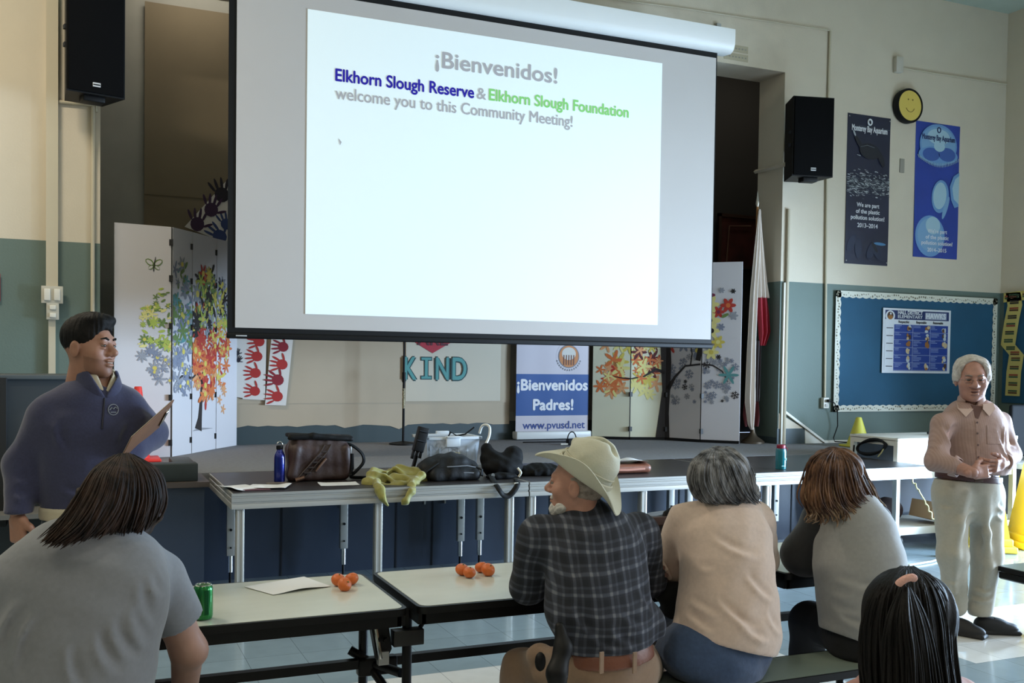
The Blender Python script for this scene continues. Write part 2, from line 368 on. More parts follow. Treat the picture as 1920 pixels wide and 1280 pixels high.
# floor: 12 inch tiles, green and white fields
def floor_mat():
    m = bpy.data.materials.new('vinyl_tiles'); m.use_nodes = True; nt = m.node_tree; b = nt.nodes['Principled BSDF']; N = nt.nodes.new; L = nt.links.new
    b.inputs['Roughness'].default_value = .16; b.inputs['Coat Weight'].default_value = .25; b.inputs['Coat Roughness'].default_value = .06
    tc = N('ShaderNodeTexCoord'); sp = N('ShaderNodeSeparateXYZ'); L(tc.outputs['Object'], sp.inputs[0])
    def mth(op, a, bb=None):
        n = N('ShaderNodeMath'); n.operation = op
        for i, q in enumerate((a, bb)):
            if q is None: continue
            if isinstance(q, (int, float)): n.inputs[i].default_value = q
            else: L(q, n.inputs[i])
        return n.outputs[0]
    X, Y = sp.outputs['X'], sp.outputs['Y']
    far = mth('GREATER_THAN', Y, 4.94)
    a = mth('MULTIPLY', mth('GREATER_THAN', X, 3.69), mth('LESS_THAN', X, 4.60))
    c = mth('MULTIPLY', mth('GREATER_THAN', X, 4.60), mth('LESS_THAN', Y, 4.025))
    g = mth('MAXIMUM', mth('MAXIMUM', far, a), c)
    br = N('ShaderNodeTexNoise'); br.inputs['Scale'].default_value = 9; br.inputs['Detail'].default_value = 7; L(tc.outputs['Object'], br.inputs['Vector'])
    mp = N('ShaderNodeMapping'); mp.inputs['Location'].default_value = (-.24, -.06, 0); L(tc.outputs['Object'], mp.inputs['Vector'])
    bk = N('ShaderNodeTexBrick'); bk.offset = 0; bk.inputs['Scale'].default_value = 1; bk.inputs['Brick Width'].default_value = .3048; bk.inputs['Row Height'].default_value = .3048
    bk.inputs['Mortar Size'].default_value = .0016; bk.inputs['Mortar Smooth'].default_value = .2; bk.inputs['Color1'].default_value = (.93, .93, .93, 1); bk.inputs['Color2'].default_value = (1.04, 1.04, 1.04, 1); bk.inputs['Mortar'].default_value = (.45, .45, .45, 1)
    L(mp.outputs[0], bk.inputs['Vector'])
    mx = N('ShaderNodeMix'); mx.data_type = 'RGBA'; mx.inputs['A'].default_value = rgb(228, 227, 222); mx.inputs['B'].default_value = rgb(142, 159, 166); L(g, mx.inputs['Factor'])
    mr = N('ShaderNodeMapRange'); mr.inputs['To Min'].default_value = .88; mr.inputs['To Max'].default_value = 1.1; L(br.outputs['Fac'], mr.inputs['Value'])
    m1 = N('ShaderNodeMix'); m1.data_type = 'RGBA'; m1.blend_type = 'MULTIPLY'; m1.inputs['Factor'].default_value = 1; L(mx.outputs['Result'], m1.inputs['A']); L(bk.outputs['Color'], m1.inputs['B'])
    m2 = N('ShaderNodeMix'); m2.data_type = 'RGBA'; m2.blend_type = 'MULTIPLY'; m2.inputs['Factor'].default_value = 1; L(m1.outputs['Result'], m2.inputs['A']); L(mr.outputs[0], m2.inputs['B'])
    L(m2.outputs['Result'], b.inputs['Base Color'])
    bp = N('ShaderNodeBump'); bp.inputs['Strength'].default_value = .05; bp.inputs['Distance'].default_value = .02; n3 = N('ShaderNodeTexNoise'); n3.inputs['Scale'].default_value = 5; L(tc.outputs['Object'], n3.inputs['Vector'])
    L(n3.outputs['Fac'], bp.inputs['Height']); L(bp.outputs[0], b.inputs['Normal'])
    return m
struct(obox('floor', (XL-.2, YBK-.2, -.2), (XR+.2, YW+1.5, 0), floor_mat()))
struct(obox('ceiling', (XL-.2, YBK-.2, CEIL), (XR+.2, YW+.5, CEIL+.15), M_ceil))
struct(obox('wall_front_left', (XL, YW, 0), (OX0, 9.06, CEIL), M_wall))
struct(obox('wall_front_right', (OX1, YW, 0), (XR, 9.06, CEIL), M_wall))
struct(obox('wall_front_header', (OX0, YW, OZ), (OX1, 9.06, CEIL), M_cream))
struct(obox('wall_left', (XL-.2, YBK, 0), (XL, 9.06, CEIL), M_wall))
struct(obox('wall_back', (XL, YBK-.2, 0), (XR, YBK, CEIL), M_wall))
# right wall with a door opening and window openings, all beyond the right edge of the photo
for k, (a, b, z0, z1) in enumerate(((5.35, 9.06, 0, CEIL), (3.65, 5.35, 2.25, CEIL), (3.5, 3.65, 0, CEIL), (-1, 3.5, 0, 1.3), (-1, 3.5, 3.9, CEIL), (-1.3, -1, 0, CEIL), (-3.6, -1.3, 0, 1.3), (-3.6, -1.3, 3.9, CEIL), (YBK, -3.6, 0, CEIL))):
    struct(obox('wall_right', (XR, a, z0), (XR+.2, b, z1), M_wall))
mbw = MB()
for a, b in ((-1, 3.5), (-3.6, -1.3)):
    n = 3 if b-a > 3 else 2
    for i in range(n+1): mbw.box((XR+.1, a+(b-a)*i/n, 2.6), (.06, .06, 2.6), M_white)
    for z in (1.33, 2.6, 3.87): mbw.box((XR+.1, (a+b)/2, z), (.06, b-a, .06), M_white)
    mwo = mbw.build('window_1' if b > 2 else 'window_2'); struct(mwo); mbw = MB()
struct(obox('ground_outside', (XR+.25, -8, -.25), (XR+14, 14, -.05), mat('asphalt', (120, 120, 118), .9, var=.1)))
# stage
struct(obox('stage_floor', (-2.2, YW, .70), (8.9, YB+.3, ST), M_stagec)); struct(obox('stage_floor_apron', (.12, 7.56, .70), (8.9, YW, ST), M_stagec))
struct(MB().box((4.51, 7.60, .35), (8.78, .05, .70), M_blue).build('stage_front'))
struct(obox('wall_stage_back', (-2.0, YB, ST), (6.38, YB+.12, 5.6), M_backw))
struct(obox('wall_stage_backdrop', (6.38, YB+.35, ST), (9.2, YB+.5, 5.6), M_dark))
struct(obox('wall_stage_return', (6.38, YB, ST), (6.42, YB+.35, 5.6), M_dark))
struct(obox('wall_stage_left', (-2.1, 9.06, ST), (-2.0, YB+.12, 5.6), M_dark))
struct(obox('wall_stage_right', (8.8, 9.06, ST), (8.9, YB+.5, 5.6), M_dark))
struct(obox('ceiling_stage', (-2.1, 9.06, 5.5), (8.9, YB+.5, 5.6), M_dark))
# the dark painted base band on the stage back wall and jamb, white trims
struct(obox('baseboard_stage', (-1.9, YB-.012, ST), (6.36, YB, ST+.2), M_slate))
struct(obox('baseboard_jamb', (OX1-.008, YW-.005, ST), (OX1+.36, YW, ST+.166), M_slate))
struct(obox('baseboard_jamb_side', (OX1-.01, YW, ST), (OX1, 9.06, ST+.07), M_slate))
tr = MB(); tr.prism([(6.93, 1.165), (7.50, .815), (7.50, .79), (6.93, 1.135)], 1, YW-.03, YW, M_white); tr.box((6.905, YW-.012, 1.66), (.03, .024, 1.72), M_white)
struct(tr.build('trim_1'))
struct(MB().prism([(6.86, .966), (7.23, .966), (7.49, .80), (7.23, .80), (7.22, .966-.001), (6.86, .965)], 1, YW-.008, YW, M_white).build('trim_2'))
struct(MB().prism([(6.87, 1.13), (7.2, .966), (6.87, .966)], 1, YW-.006, YW-.001, M_cream).build('trim_3'))
struct(obox('baseboard_right', (7.49, YW-.02, ST), (XR, YW, ST+.028), M_white))
struct(MB().prism([(7.23, ST), (7.49, ST), (7.23, .955)], 1, YW-.007, YW-.002, M_white).build('trim_4'))
# doors in the stage front
M_slot = mat('dark_gap', (22, 26, 34), .8)
sd = MB()
for x in (1.42, 2.32, 2.62, 3.45, 4.1, 4.95, 5.4, 6.2, 6.55): sd.box((x, 7.573, .35), (.012, .006, .70), M_slot)
for x in (1.9, 2.55, 2.72, 4.02, 4.18, 5.33, 5.47): sd.box((x, 7.565, .56), (.014, .02, .13), mat('brushed_steel', (170, 170, 168), .35, .9))
struct(sd.build('trim_5'))
# blue platform box at the left end of the risers, and the dark curb block on it
pl = empty('stage_step_box', (.3, 7.3, 0), 'blue laminate box beside the left end of the risers, dark block on top', 'platform')
M_brown = mat('dark_brown_edge', (72, 62, 56), .5)
kid(obox('body', (.14, 7.06, 0), (.80, 7.55, .765), M_blue), pl); kid(obox('top', (.12, 7.02, .765), (.83, 7.56, .80), M_brown), pl)
M_blk = mat('dark_green_black', (36, 44, 42), .5)
blk = MB(); blk.box((.50, 7.16, .86), (.52, .16, .12), M_blk, bev=.006); blk.box((.68, 7.40, .86), (.14, .34, .12), mat('dull_black_top', (70, 74, 76), .5), bev=.006)
tag(blk.build('curb_block'), 'low dark green angled block lying on the blue box by the stage edge', 'block')
# wall coverings on the stage back wall
M_paper = mat('butcher_paper', (188, 172, 148), .75, bump=.25, bscale=2.2, var=.05, vscale=2)
M_paper2 = mat('dull_brown_paper', (132, 120, 98), .8, bump=.25, bscale=2.2, var=.06, vscale=2)
pc = empty('paper_wall_covering', (2.5, YB-.01, 1), 'beige paper covering the back wall of the stage, torn bottom edge', 'paper')
random.seed(3)
bot = [(x, .975+random.uniform(-.012, .012)) for x in np.linspace(.57, 4.28, 40)]; bot[20] = (bot[20][0], .95); bot[26] = (bot[26][0], .93)
def strip(z0, z1, y, x0=.57, x1=4.28, amp=.006):
    return lambda u, v: (x0+(x1-x0)*u, y-amp*math.sin(9*u+3*v)*math.sin(7*v)-.004, z0+(z1-z0)*v)
pts = MB(); nb = len(bot)
pts.add([(x, YB-.02, z) for x, z in bot]+[(x, YB-.02, 1.22) for x, z in bot], [(i, i+1, nb+i+1, nb+i) for i in range(nb-1)], M_paper)
kid(pts.build('torn_strip'), pc)
for k, (z0, z1) in enumerate(((1.20, 2.45), (2.43, 3.16), (3.14, 4.9))):
    kid(MB().grid(strip(z0, z1, YB-.024-.004*k, amp=.008), 60, 20, M_paper if k == 0 else M_paper2, .002).build('paper_sheet'), pc)
kid(MB().grid(strip(1.1, 4.8, YB-.012, 4.28, 6.3), 20, 20, mat('grey_paper', (150, 144, 134), .8, bump=.2, bscale=2), .002).build('paper_sheet'), pc)
# ------------------------------------------------------------------ things on the walls and the stage
M_black = mat('black_plastic', (12, 12, 13), .55, spec=.25); M_blackm = mat('black_mesh', (7, 7, 8), .85, spec=.1, bump=.4, bscale=900)
M_steel = mat('brushed_steel', (170, 170, 168), .35, .9); M_alu = mat('aluminium', (178, 177, 172), .40, .5, var=.03, vscale=14, stretch=(.05, 1, 1)); M_chrome = mat('chrome', (210, 210, 210), .12, 1)
M_scr = mat('screen_fabric', (188, 182, 177), .85, var=.015, vscale=1.5); M_case = mat('white_case', (226, 226, 222), .35)
M_slide = mat('projected_white', (206, 218, 219), .9, emit=.44)
M_tg = mat('projected_grey', (148, 148, 151), .9, emit=.42); M_tb = mat('projected_blue', (30, 18, 140), .9, emit=.35); M_tgr = mat('projected_green', (120, 186, 104), .9, emit=.36)
def tpx(mb, txt, m, a, b, Y, size, bold=.0, off=.004):
    A, B = WY(a[0], a[1], Y), WY(b[0], b[1], Y)
    text_geo(txt, size, m, mb, frame((A.x, Y-off, (A.z+B.z)/2), (1, 0, 0), (0, -1, 0)), 'LEFT', bold, fit=B.x-A.x)
def thing(name, loc, label, cat, group=None): return empty(name, loc, label, cat, group)
# projection screen
YS = 8.0
sc = thing('projection_screen', (3.3, YS, 4.7), 'big pull-down projection screen with black border showing a Spanish and English welcome slide', 'projection screen')
kid(MB().grid(lambda u, v: (1.07+4.49*u, YS+.004+.004*math.sin(7*u)*math.sin(5*v), 1.81+2.9*v), 30, 20, M_black, .002).build('border'), sc)
kid(MB().grid(lambda u, v: (1.129+4.416*u, YS-.004, 1.878+2.66*v), 8, 8, M_scr, .002).build('fabric'), sc)
kid(MB().box((3.315, YS, 1.815), (4.5, .035, .045), M_black, bev=.01).build('weight_bar'), sc)
b = MB(); b.box((1.175, YS-.0185, 1.815), (.085, .002, .010), mat('badge_pale', (170, 170, 170), .5), bev=.001); kid(b.build('maker_plate'), sc)
case = MB(); case.prism([(YS-.10, 4.80), (YS+.10, 4.80), (YS+.10, 4.60), (YS-.03, 4.585), (YS-.075, 4.61), (YS-.098, 4.66)], 0, .92, 5.69, M_case)
kid(case.build('case'), sc)
br = MB(); br.tube([(5.66, YS, 4.80), (5.98, YW-.01, 4.98)], .012, M_alu); br.tube([(5.66, YS+.05, 4.80), (6.0, YW-.01, 5.07)], .009, M_alu); br.box((5.99, YW-.02, 5.03), (.05, .03, .16), M_alu)
br.tube([(1.2, YS+.05, 4.80), (1.2, YW-.01, 5.0)], .012, M_alu)
kid(br.build('wall_bracket'), sc)
sl = kid(MB().box((3.311, YS-.0085, 3.205), (3.276, .003, 2.41), M_slide).build('slide'), sc)
b = MB(); tpx(b, '¡Bienvenidos!', M_tg, (817, 127), (1044, 155), YS-.01, .190, .0035)
tpx(b, 'Elkhorn Slough Reserve', M_tb, (629, 151), (888, 184), YS-.01, .138, .0035); tpx(b, '&', M_tg, (894, 185), (911, 187), YS-.01, .138, .001); tpx(b, 'Elkhorn Slough Foundation', M_tgr, (917, 188), (1178, 220), YS-.01, .138, .003)
tpx(b, 'welcome you to this Community Meeting!', M_tg, (629, 184), (1073, 239), YS-.01, .138, .0012)
cu = WY(637, 266, YS-.01); b.add([(cu.x-.012, YS-.014, cu.z+.03), (cu.x+.014, YS-.014, cu.z), (cu.x+.002, YS-.014, cu.z-.028), (cu.x-.004, YS-.014, cu.z)], [(0, 1, 2, 3)], M_tg)
kid(b.build('lettering'), sl)
# loudspeakers
def speaker(loc, rz, label, w=.40, d=.36, hgt=.78):
    t = empty('loudspeaker', loc, label, 'loudspeaker', None, rz)
    b = MB(); b.prism([(-w/2, 0), (w/2, 0), (w/2-.07, d), (-w/2+.07, d)], 2, -hgt/2, hgt/2, M_black)
    c = b.build('cabinet', t)
    g = MB().box((0, -.008, .0), (w-.02, .016, hgt-.02), M_blackm, bev=.012).build('grille', t)
    bb = MB().box((.0, -.019, -hgt/2+.07), (.055, .006, .030), mat('badge_grey', (190, 190, 190), .4)).box((.0, -.0225, -hgt/2+.07), (.05, .002, .009), M_black); bb.build('badge', t)
    k = MB().box((0, .10, -hgt/2-.02), (.16, .12, .045), M_black, bev=.01).box((0, d+.12, 0), (.12, .28, .12), M_black).build('wall_mount', t)
    s = MB()
    for z in (.05, -.08): s.box((-w/2+.015, .07, z), (.03, .05, .03), M_slot)
    s.build('side_port', t)
    return t
pR = WY(1531, 256, 8.1); speaker((6.82, 8.12, pR.z), math.radians(-14), 'black loudspeaker high on the wall right of the projection screen', .44, .34, .80)
pL = WY(178, 60, 8.15); speaker((.13, 8.15, 4.02), math.radians(14), 'black loudspeaker high on the wall at the left edge, cut by the frame top', .42, .34, .86)
b = MB(); A = WY(1472, 308, 8.45); Bq = WX(1416, 322, 6.86)
cbr = MB().tube([(A.x, A.y, A.z), tuple(Bq)], .022, M_cream, n=4); tag(cbr.build('cable_channel'), 'thin cream cable channel running from the right loudspeaker to the stage jamb', 'cable channel')
# conduits
M_cond = mat('painted_conduit', (196, 186, 162), .5)
def conduit(label, pts, r=.018, boxes=()):
    m = MB(); m.tube(pts, r, M_cond, n=8)
    return tag(m.build('conduit'), label, 'conduit')
def wp(x, y, o=.02): q = WY(x, y, YW-o); return (q.x, q.y, q.z)
tag(MB().box((wp(98, 0)[0], YW-.025, 4.0), (.085, .05, 3.66), M_cond).build('conduit'), 'wide cream cable trunking above the light switches on the left wall', 'conduit')
tag(MB().box((wp(98, 0)[0], YW-.02, .95), (.05, .04, 1.98), M_cond).build('conduit'), 'narrow cream trunking dropping from the left wall socket behind the man', 'conduit')
conduit('thin cream pipe at the left edge of the stage opening', [wp(175, 200), wp(174, 400), (wp(174, 400)[0], YW-.02, .9)], .016)
conduit('cream pipe branching across the wall below the left loudspeaker', [wp(104, 190), wp(180, 197), wp(180, 210)], .014)
conduit('cream pipe at the right edge of the stage opening', [(6.93, YW-.02, 3.3), (6.93, YW-.02, ST)], .02)
conduit('cream pipe running down to the socket beside the bulletin board', [wp(1557, 58), (wp(1548, 400)[0], YW-.02, 4.0), (7.47, YW-.02, 1.3)], .014)
conduit('thin wire strung along the wall above the projection screen', [wp(1100, -8), wp(1290, 17), wp(1420, 37), wp(1556, 57)], .007)
conduit('thin wire from the white sensor box to the room corner', [wp(1692, 128), wp(1888, 158)], .008)
M_plate = mat('steel_plate', (150, 146, 134), .5)
def plate(name, label, cat, px, py, w, h, m, d=.03):
    q = wp(px, py); return empty(name, (q[0], YW, q[2]), label, cat), q
t, q = plate('light_switch', 'double rocker light switch plate with lit switches on the left wall', 'light switch', 98, 553, 0, 0, None)
kid(MB().box((q[0], YW-.06, q[2]), (.155, .03, .135), mat('switch_plate', (190, 186, 172), .5), bev=.004).build('plate'), t)
for dx in (-.035, .035): kid(MB().box((q[0]+dx, YW-.08, q[2]), (.045, .015, .09), M_white, bev=.004).build('switch'), t)
t, q = plate('socket', 'small double wall socket under the light switches', 'socket', 99, 584, 0, 0, None)
kid(MB().box((q[0], YW-.06, q[2]), (.09, .03, .13), MATS['switch_plate'], bev=.004).build('plate'), t)
for dz in (-.03, .03): kid(MB().box((q[0], YW-.08, q[2]+dz), (.045, .012, .035), M_white, bev=.004).build('outlet'), t)
t, q = plate('socket', 'white wall socket with a black plug beside the bulletin board', 'socket', 1546, 755, 0, 0, None)
kid(MB().box((q[0], YW-.025, q[2]), (.075, .05, .115), M_white, bev=.004).build('plate'), t)
for dz in (-.025, .025): kid(MB().box((q[0], YW-.053, q[2]+dz), (.035, .008, .03), mat('pale_grey', (180, 180, 176), .5), bev=.003).build('outlet'), t)
pc_ = MB(); pc_.box((q[0]+.01, YW-.075, q[2]+.025), (.03, .04, .03), M_black, bev=.005)
pc_.tube([(q[0]+.02, YW-.09, q[2]+.025), (q[0]+.07, YW-.1, q[2]+.0), (q[0]+.12, YW-.09, q[2]-.1), (q[0]+.145, YW-.07, q[2]-.25), (q[0]+.10, YW-.06, q[2]-.38), (q[0]+.10, YW-.08, ST+.02), (q[0]+.3, YW-.2, ST+.012), (q[0]+.45, 8.1, ST+.012)], .006, M_black)
tag(pc_.build('black_cable'), 'black power cord plugged into the socket left of the bulletin board', 'cord')
q = wp(1683, 122); tag(MB().box((q[0], YW-.03, q[2]), (.10, .06, .17), mat('sensor_white', (196, 190, 176), .5), bev=.006).build('sensor_box'), 'small white box on the wall above the smiling clock', 'sensor box')
q = wp(1693, 310); tag(MB().box((q[0], YW-.006, q[2]), (.065, .012, .155), M_plate, bev=.003).build('blank_plate'), 'small grey blank plate on the wall between the two aquarium posters', 'wall plate')
for y0, lab in ((90, 'upper row of small holes and old tape on the wall beside the screen case'), (106, 'lower row of small holes and old tape on the wall beside the screen case')):
    q = wp(1382, y0); m = MB(); m.box((q[0], YW-.002, q[2]), (.30, .004, .07), mat('old_tape', (178, 168, 142), .7))
    for i in range(7): m.box((q[0]-.12+.04*i, YW-.005, q[2]), (.018, .003, .014), M_plate)
    tag(m.build('wall_strip'), lab, 'wall marks')
# clock with a smiling face
q = wp(1699, 200); t = thing('wall_clock', (q[0], YW, q[2]), 'round clock with a yellow smiling face and thick black rim', 'clock')
MR = frame((q[0], YW, q[2]), (1, 0, 0), (0, -1, 0))
kid(MB().lathe([(.17, 0), (.19, .01), (.193, .07), (.185, .085), (.168, .085), (.165, .075)], M_black, 48, MR).build('rim'), t)
M_yel = mat('smiley_yellow', (216, 190, 92), .5)
kid(MB().lathe([(.167, .05), (.167, .078), (.0, .080)], M_yel, 48, MR).build('face'), t)
f = MB(); MF = MR @ Matrix.Translation((0, 0, .082))
for dx in (-.03, .035): f.lathe([(.009, 0), (.009, .002), (0, .002)], mat('smiley_brown', (140, 112, 50), .6), 12, MF @ Matrix.Translation((dx, .065, 0)))
f.tube([(.062*math.cos(a), -.01+.062*math.sin(a), .001) for a in np.linspace(math.radians(200), math.radians(340), 14)], .003, MATS['smiley_brown'], 6, MF)
kid(f.build('smile'), t)
# posters
def poster(label, X0, X1, Z0, Z1, bg):
    t = thing('poster', ((X0+X1)/2, YW, (Z0+Z1)/2), label, 'poster', 'aquarium posters')
    kid(MB().grid(lambda u, v: (X0+(X1-X0)*u, YW-.006-.004*math.sin(6*v), Z0+(Z1-Z0)*v), 6, 14, bg, .002).build('sheet'), t)
    return t, (X0, Z0, X1-X0, Z1-Z0)
def disc(mb, c, rx, rz, m, y, n=28, rot=0, start=0, end=360):
    a = [math.radians(start+(end-start)*i/(n-1 if end-start < 360 else n)) for i in range(n)]; vs = [(c[0]+rx*math.cos(q)*math.cos(rot)-rz*math.sin(q)*math.sin(rot), y, c[1]+rx*math.cos(q)*math.sin(rot)+rz*math.sin(q)*math.cos(rot)) for q in a]
    mb.add(vs, [tuple(range(len(vs)))], m)
def line(mb, p, r, m, y): mb.tube([(a, y, b_) for a, b_ in p], r, m, 4)
PY_ = YW-.013
M_p1 = mat('poster_navy', (34, 38, 58), .35, var=.15, vscale=3); M_txt = mat('print_white', (215, 218, 222), .6)
t, (x0, z0, w_, h_) = poster('dark navy aquarium poster dated 2013-2014 with a silvery fish shoal', 7.713, 8.325, 2.768, 4.406, M_p1)
art = MB(); U = lambda u, v: (x0+u*w_, z0+(1-v)*h_)
random.seed(5)
sil = [mat('fish_silver_%s' % n, c, .4) for n, c in (('light', (170, 176, 180)), ('mid', (112, 120, 126)), ('dark', (70, 78, 86)))]
for i in range(420):
    u, v = random.uniform(.02, .98), random.gauss(.46, .045)
    if abs(v-.46) > .1: continue
    disc(art, U(u, v), random.uniform(.008, .028), random.uniform(.003, .006), random.choice(sil), PY_-.0004*(i % 4), 8, random.uniform(-.4, .2))
tur = mat('turtle_dark', (20, 24, 34), .5)
disc(art, U(.52, .24), .15, .085, tur, PY_-.0005, 24, -.1); disc(art, U(.78, .28), .10, .035, tur, PY_-.0006, 16, -1.1); disc(art, U(.26, .19), .10, .025, tur, PY_-.0006, 16, -.9); disc(art, U(.15, .13), .012, .035, sil[0], PY_-.001, 12, .5)
line(art, [U(.3, .215), U(.45, .20), U(.62, .212)], .003, sil[1], PY_); line(art, [U(.22, .27), U(.30, .275)], .004, sil[0], PY_)
for i, (u, v) in enumerate(((.14, .86), (.3, .89), (.72, .90), (.6, .90))): disc(art, U(u, v), .05, .11, mat('kelp_blue', (26, 36, 60), .5), PY_-.0002*i, 14, .5*(i % 3-1))
disc(art, U(.80, .855), .085, .016, mat('fish_blue', (70, 120, 160), .5), PY_-.001, 16, -.05); disc(art, U(.68, .88), .07, .022, tur, PY_-.001, 16, -.9)
MRg = frame((U(.5, .045)[0], PY_, U(.5, .045)[1]), (1, 0, 0), (0, -1, 0)); art.tube([(.026*math.cos(a), .03*math.sin(a), .001) for a in np.linspace(0, 2*math.pi, 20)], .010, M_txt, 6, MRg)
line(art, [U(.26, .076), U(.98, .082)], .0012, sil[1], PY_)
def ptxt(mb, txt, u, v, wid, size, bold=.001): text_geo(txt, size, M_txt, mb, frame((x0+u*w_, PY_-.001, z0+(1-v)*h_), (1, 0, 0), (0, -1, 0)), 'CENTER', bold, fit=wid*w_)
ptxt(art, 'Monterey Bay Aquarium', .5, .112, .82, .095, .002)
for s_, v, wd in (('We are part', .615, .52), ('of the plastic', .658, .55), ('pollution solution!', .70, .78), ('2013–2014', .752, .47)): ptxt(art, s_, .5, v, wd, .066, .0012)
for u, v in ((.03, .02), (.97, .02), (.03, .98), (.97, .98)): disc(art, U(u, v), .008, .008, M_steel, PY_-.001, 10)
kid(art.build('printed_picture'), t)
M_p2 = mat('poster_blue', (42, 66, 150), .35, var=.12, vscale=3)
t, (x0, z0, w_, h_) = poster('bright blue aquarium poster dated 2014-2015 with pale jellyfish', 8.70, 9.374, 2.895, 4.428, M_p2)
art = MB()
J = [mat('jelly_%s' % n, c, .5) for n, c in (('rim', (104, 148, 196)), ('pale', (120, 160, 196)), ('glow', (160, 192, 206)), ('deep', (60, 92, 160)))]
disc(art, U(.5, .16), .285, .235, J[0], PY_, 36); disc(art, U(.5, .155), .262, .20, J[1], PY_-.0005, 36); disc(art, U(.5, .10), .17, .09, J[2], PY_-.0008, 30)
disc(art, U(.5, .235), .30, .10, J[0], PY_-.001, 36); disc(art, U(.34, .235), .13, .075, J[3], PY_-.0014, 24); disc(art, U(.70, .225), .13, .078, J[3], PY_-.0014, 24); disc(art, U(.52, .17), .085, .06, J[2], PY_-.0018, 20)
for i in range(26):
    a = i/25; line(art, [U(.04+.92*a, .245+.05*math.sin(a*3.14)), U(.07+.88*a, .27+.055*math.sin(a*3.14))], .004, J[2], PY_-.002)
disc(art, U(.57, .54), .13, .19, J[0], PY_-.0005, 28, -.15); disc(art, U(.56, .535), .10, .155, J[2], PY_-.001, 28, -.15); disc(art, U(.70, .62), .03, .14, J[1], PY_-.0007, 20, -.35)
vs = [U(.995, .345), U(.86, .38), U(.78, .46), U(.82, .56), U(.90, .615), U(.995, .60)]; art.add([(a, PY_-.001, c) for a, c in vs], [tuple(range(6))], J[0]); art.add([(a+.02, PY_-.0014, c) for a, c in [U(.965, .37), U(.87, .40), U(.81, .47), U(.85, .55), U(.965, .585)]], [tuple(range(5))], J[2])
disc(art, U(.36, .84), .225, .235, J[0], PY_-.0005, 34, .2); disc(art, U(.36, .83), .19, .19, J[1], PY_-.001, 34, .2); disc(art, U(.42, .76), .11, .10, J[2], PY_-.0013, 26)
MRg = frame((U(.5, .05)[0], PY_, U(.5, .05)[1]), (1, 0, 0), (0, -1, 0)); art.tube([(.024*math.cos(a), .028*math.sin(a), .003) for a in np.linspace(0, 2*math.pi, 20)], .007, mat('logo_navy', (40, 56, 100), .5), 6, MRg)
text_geo('Monterey Bay Aquarium', .088, MATS['logo_navy'], art, frame((x0+.5*w_, PY_-.003, z0+(1-.128)*h_), (1, 0, 0), (0, -1, 0)), 'CENTER', .002, fit=.74*w_)
for s_, v, wd in (("We're part", .815, .44), ('of the plastic', .86, .52), ('pollution solution!', .903, .70), ('2014–2015', .955, .43)): text_geo(s_, .062, M_txt, art, frame((x0+.52*w_, PY_-.003, z0+(1-v)*h_), (1, 0, 0), (0, -1, 0)), 'CENTER', .0012, fit=wd*w_)
kid(art.build('printed_picture'), t)
# bulletin boards
M_bb = mat('blue_board_paper', (30, 80, 108), .8, bump=.25, bscale=3, var=.10, vscale=2); M_bd = mat('border_white', (214, 214, 200), .7); M_bd2 = mat('border_grey', (120, 116, 96), .7)
t = thing('bulletin_board', (8.8, YW, 1.8), 'blue paper bulletin board with scalloped white border on the front wall', 'bulletin board')
kid(MB().grid(lambda u, v: (7.595+2.42*u, YW-.02-.006*math.sin(14*v+3*u)*math.sin(9*u+2*v)*(1-v), 1.145+1.31*v), 50, 30, M_bb, .004).build('backing_paper'), t)
def border(mb, pts_, wdt, inward, mk, ma, mb2, nsc):
    # a strip with scallops on the inner side and small dark marks
    (ax, az), (bx, bz) = pts_; L = math.hypot(bx-ax, bz-az); d = ((bx-ax)/L, (bz-az)/L); nrm = inward
    out = [(ax, az), (bx, bz)]; inn = []
    for i in range(nsc*4+1):
        t_ = 1-i/(nsc*4); ww = wdt*(.82+.18*abs(math.sin(math.pi*nsc*t_))); inn.append((ax+d[0]*L*t_+nrm[0]*ww, az+d[1]*L*t_+nrm[1]*ww))
    vs = [mk(p) for p in out+inn]; mb.add(vs, [tuple(range(len(vs)))], ma)
    random.seed(int(abs(ax*100+bz*77)))
    for i in range(nsc*3):
        tt = (i+.5)/(nsc*3); w2 = wdt*random.uniform(.25, .75); c = (ax+d[0]*L*tt+nrm[0]*w2, az+d[1]*L*tt+nrm[1]*w2); r = wdt*random.uniform(.08, .2)
        vs = [mk((c[0]+r*math.cos(k)*random.uniform(.5, 1.3), c[1]+r*math.sin(k)*random.uniform(.5, 1.3)), .0015) for k in np.linspace(0, 5.3, 6)]; mb.add(vs, [tuple(range(6))], mb2)
bd = MB(); mk = lambda p, o=0: (p[0], YW-.031-o, p[1])
border(bd, ((7.585, 2.465), (10.02, 2.465)), .075, (0, -1), mk, M_bd, M_bd2, 26); border(bd, ((10.02, 1.14), (7.585, 1.14)), .075, (0, 1), mk, M_bd, M_bd2, 26)
border(bd, ((7.585, 1.14), (7.585, 2.465)), .075, (1, 0), mk, M_bd, M_bd2, 14); border(bd, ((10.02, 2.465), (10.02, 1.14)), .075, (-1, 0), mk, M_bd, M_bd2, 14)
kid(bd.build('scalloped_border'), t)
t = thing('bulletin_board', (XR, 7.5, 1.8), 'dark blue bulletin board with wavy yellow picture border at the right edge', 'bulletin board')
kid(MB().grid(lambda u, v: (XR-.02, 8.56-2.6*u, 1.235+1.30*v), 4, 4, M_bb, .004).build('backing_paper'), t)
bd = MB(); M_by = mat('border_yellow', (206, 190, 110), .7); cols = [mat('border_pic_%s' % n, c, .7) for n, c in (('brown', (96, 62, 40)), ('green', (60, 84, 60)), ('red', (150, 70, 50)), ('dark', (50, 44, 40)))]
path = [(8.53, 2.53), (8.50, 2.38), (8.54, 2.2), (8.58, 1.92), (8.50, 1.84), (8.46, 1.80), (8.49, 1.6), (8.50, 1.32)]
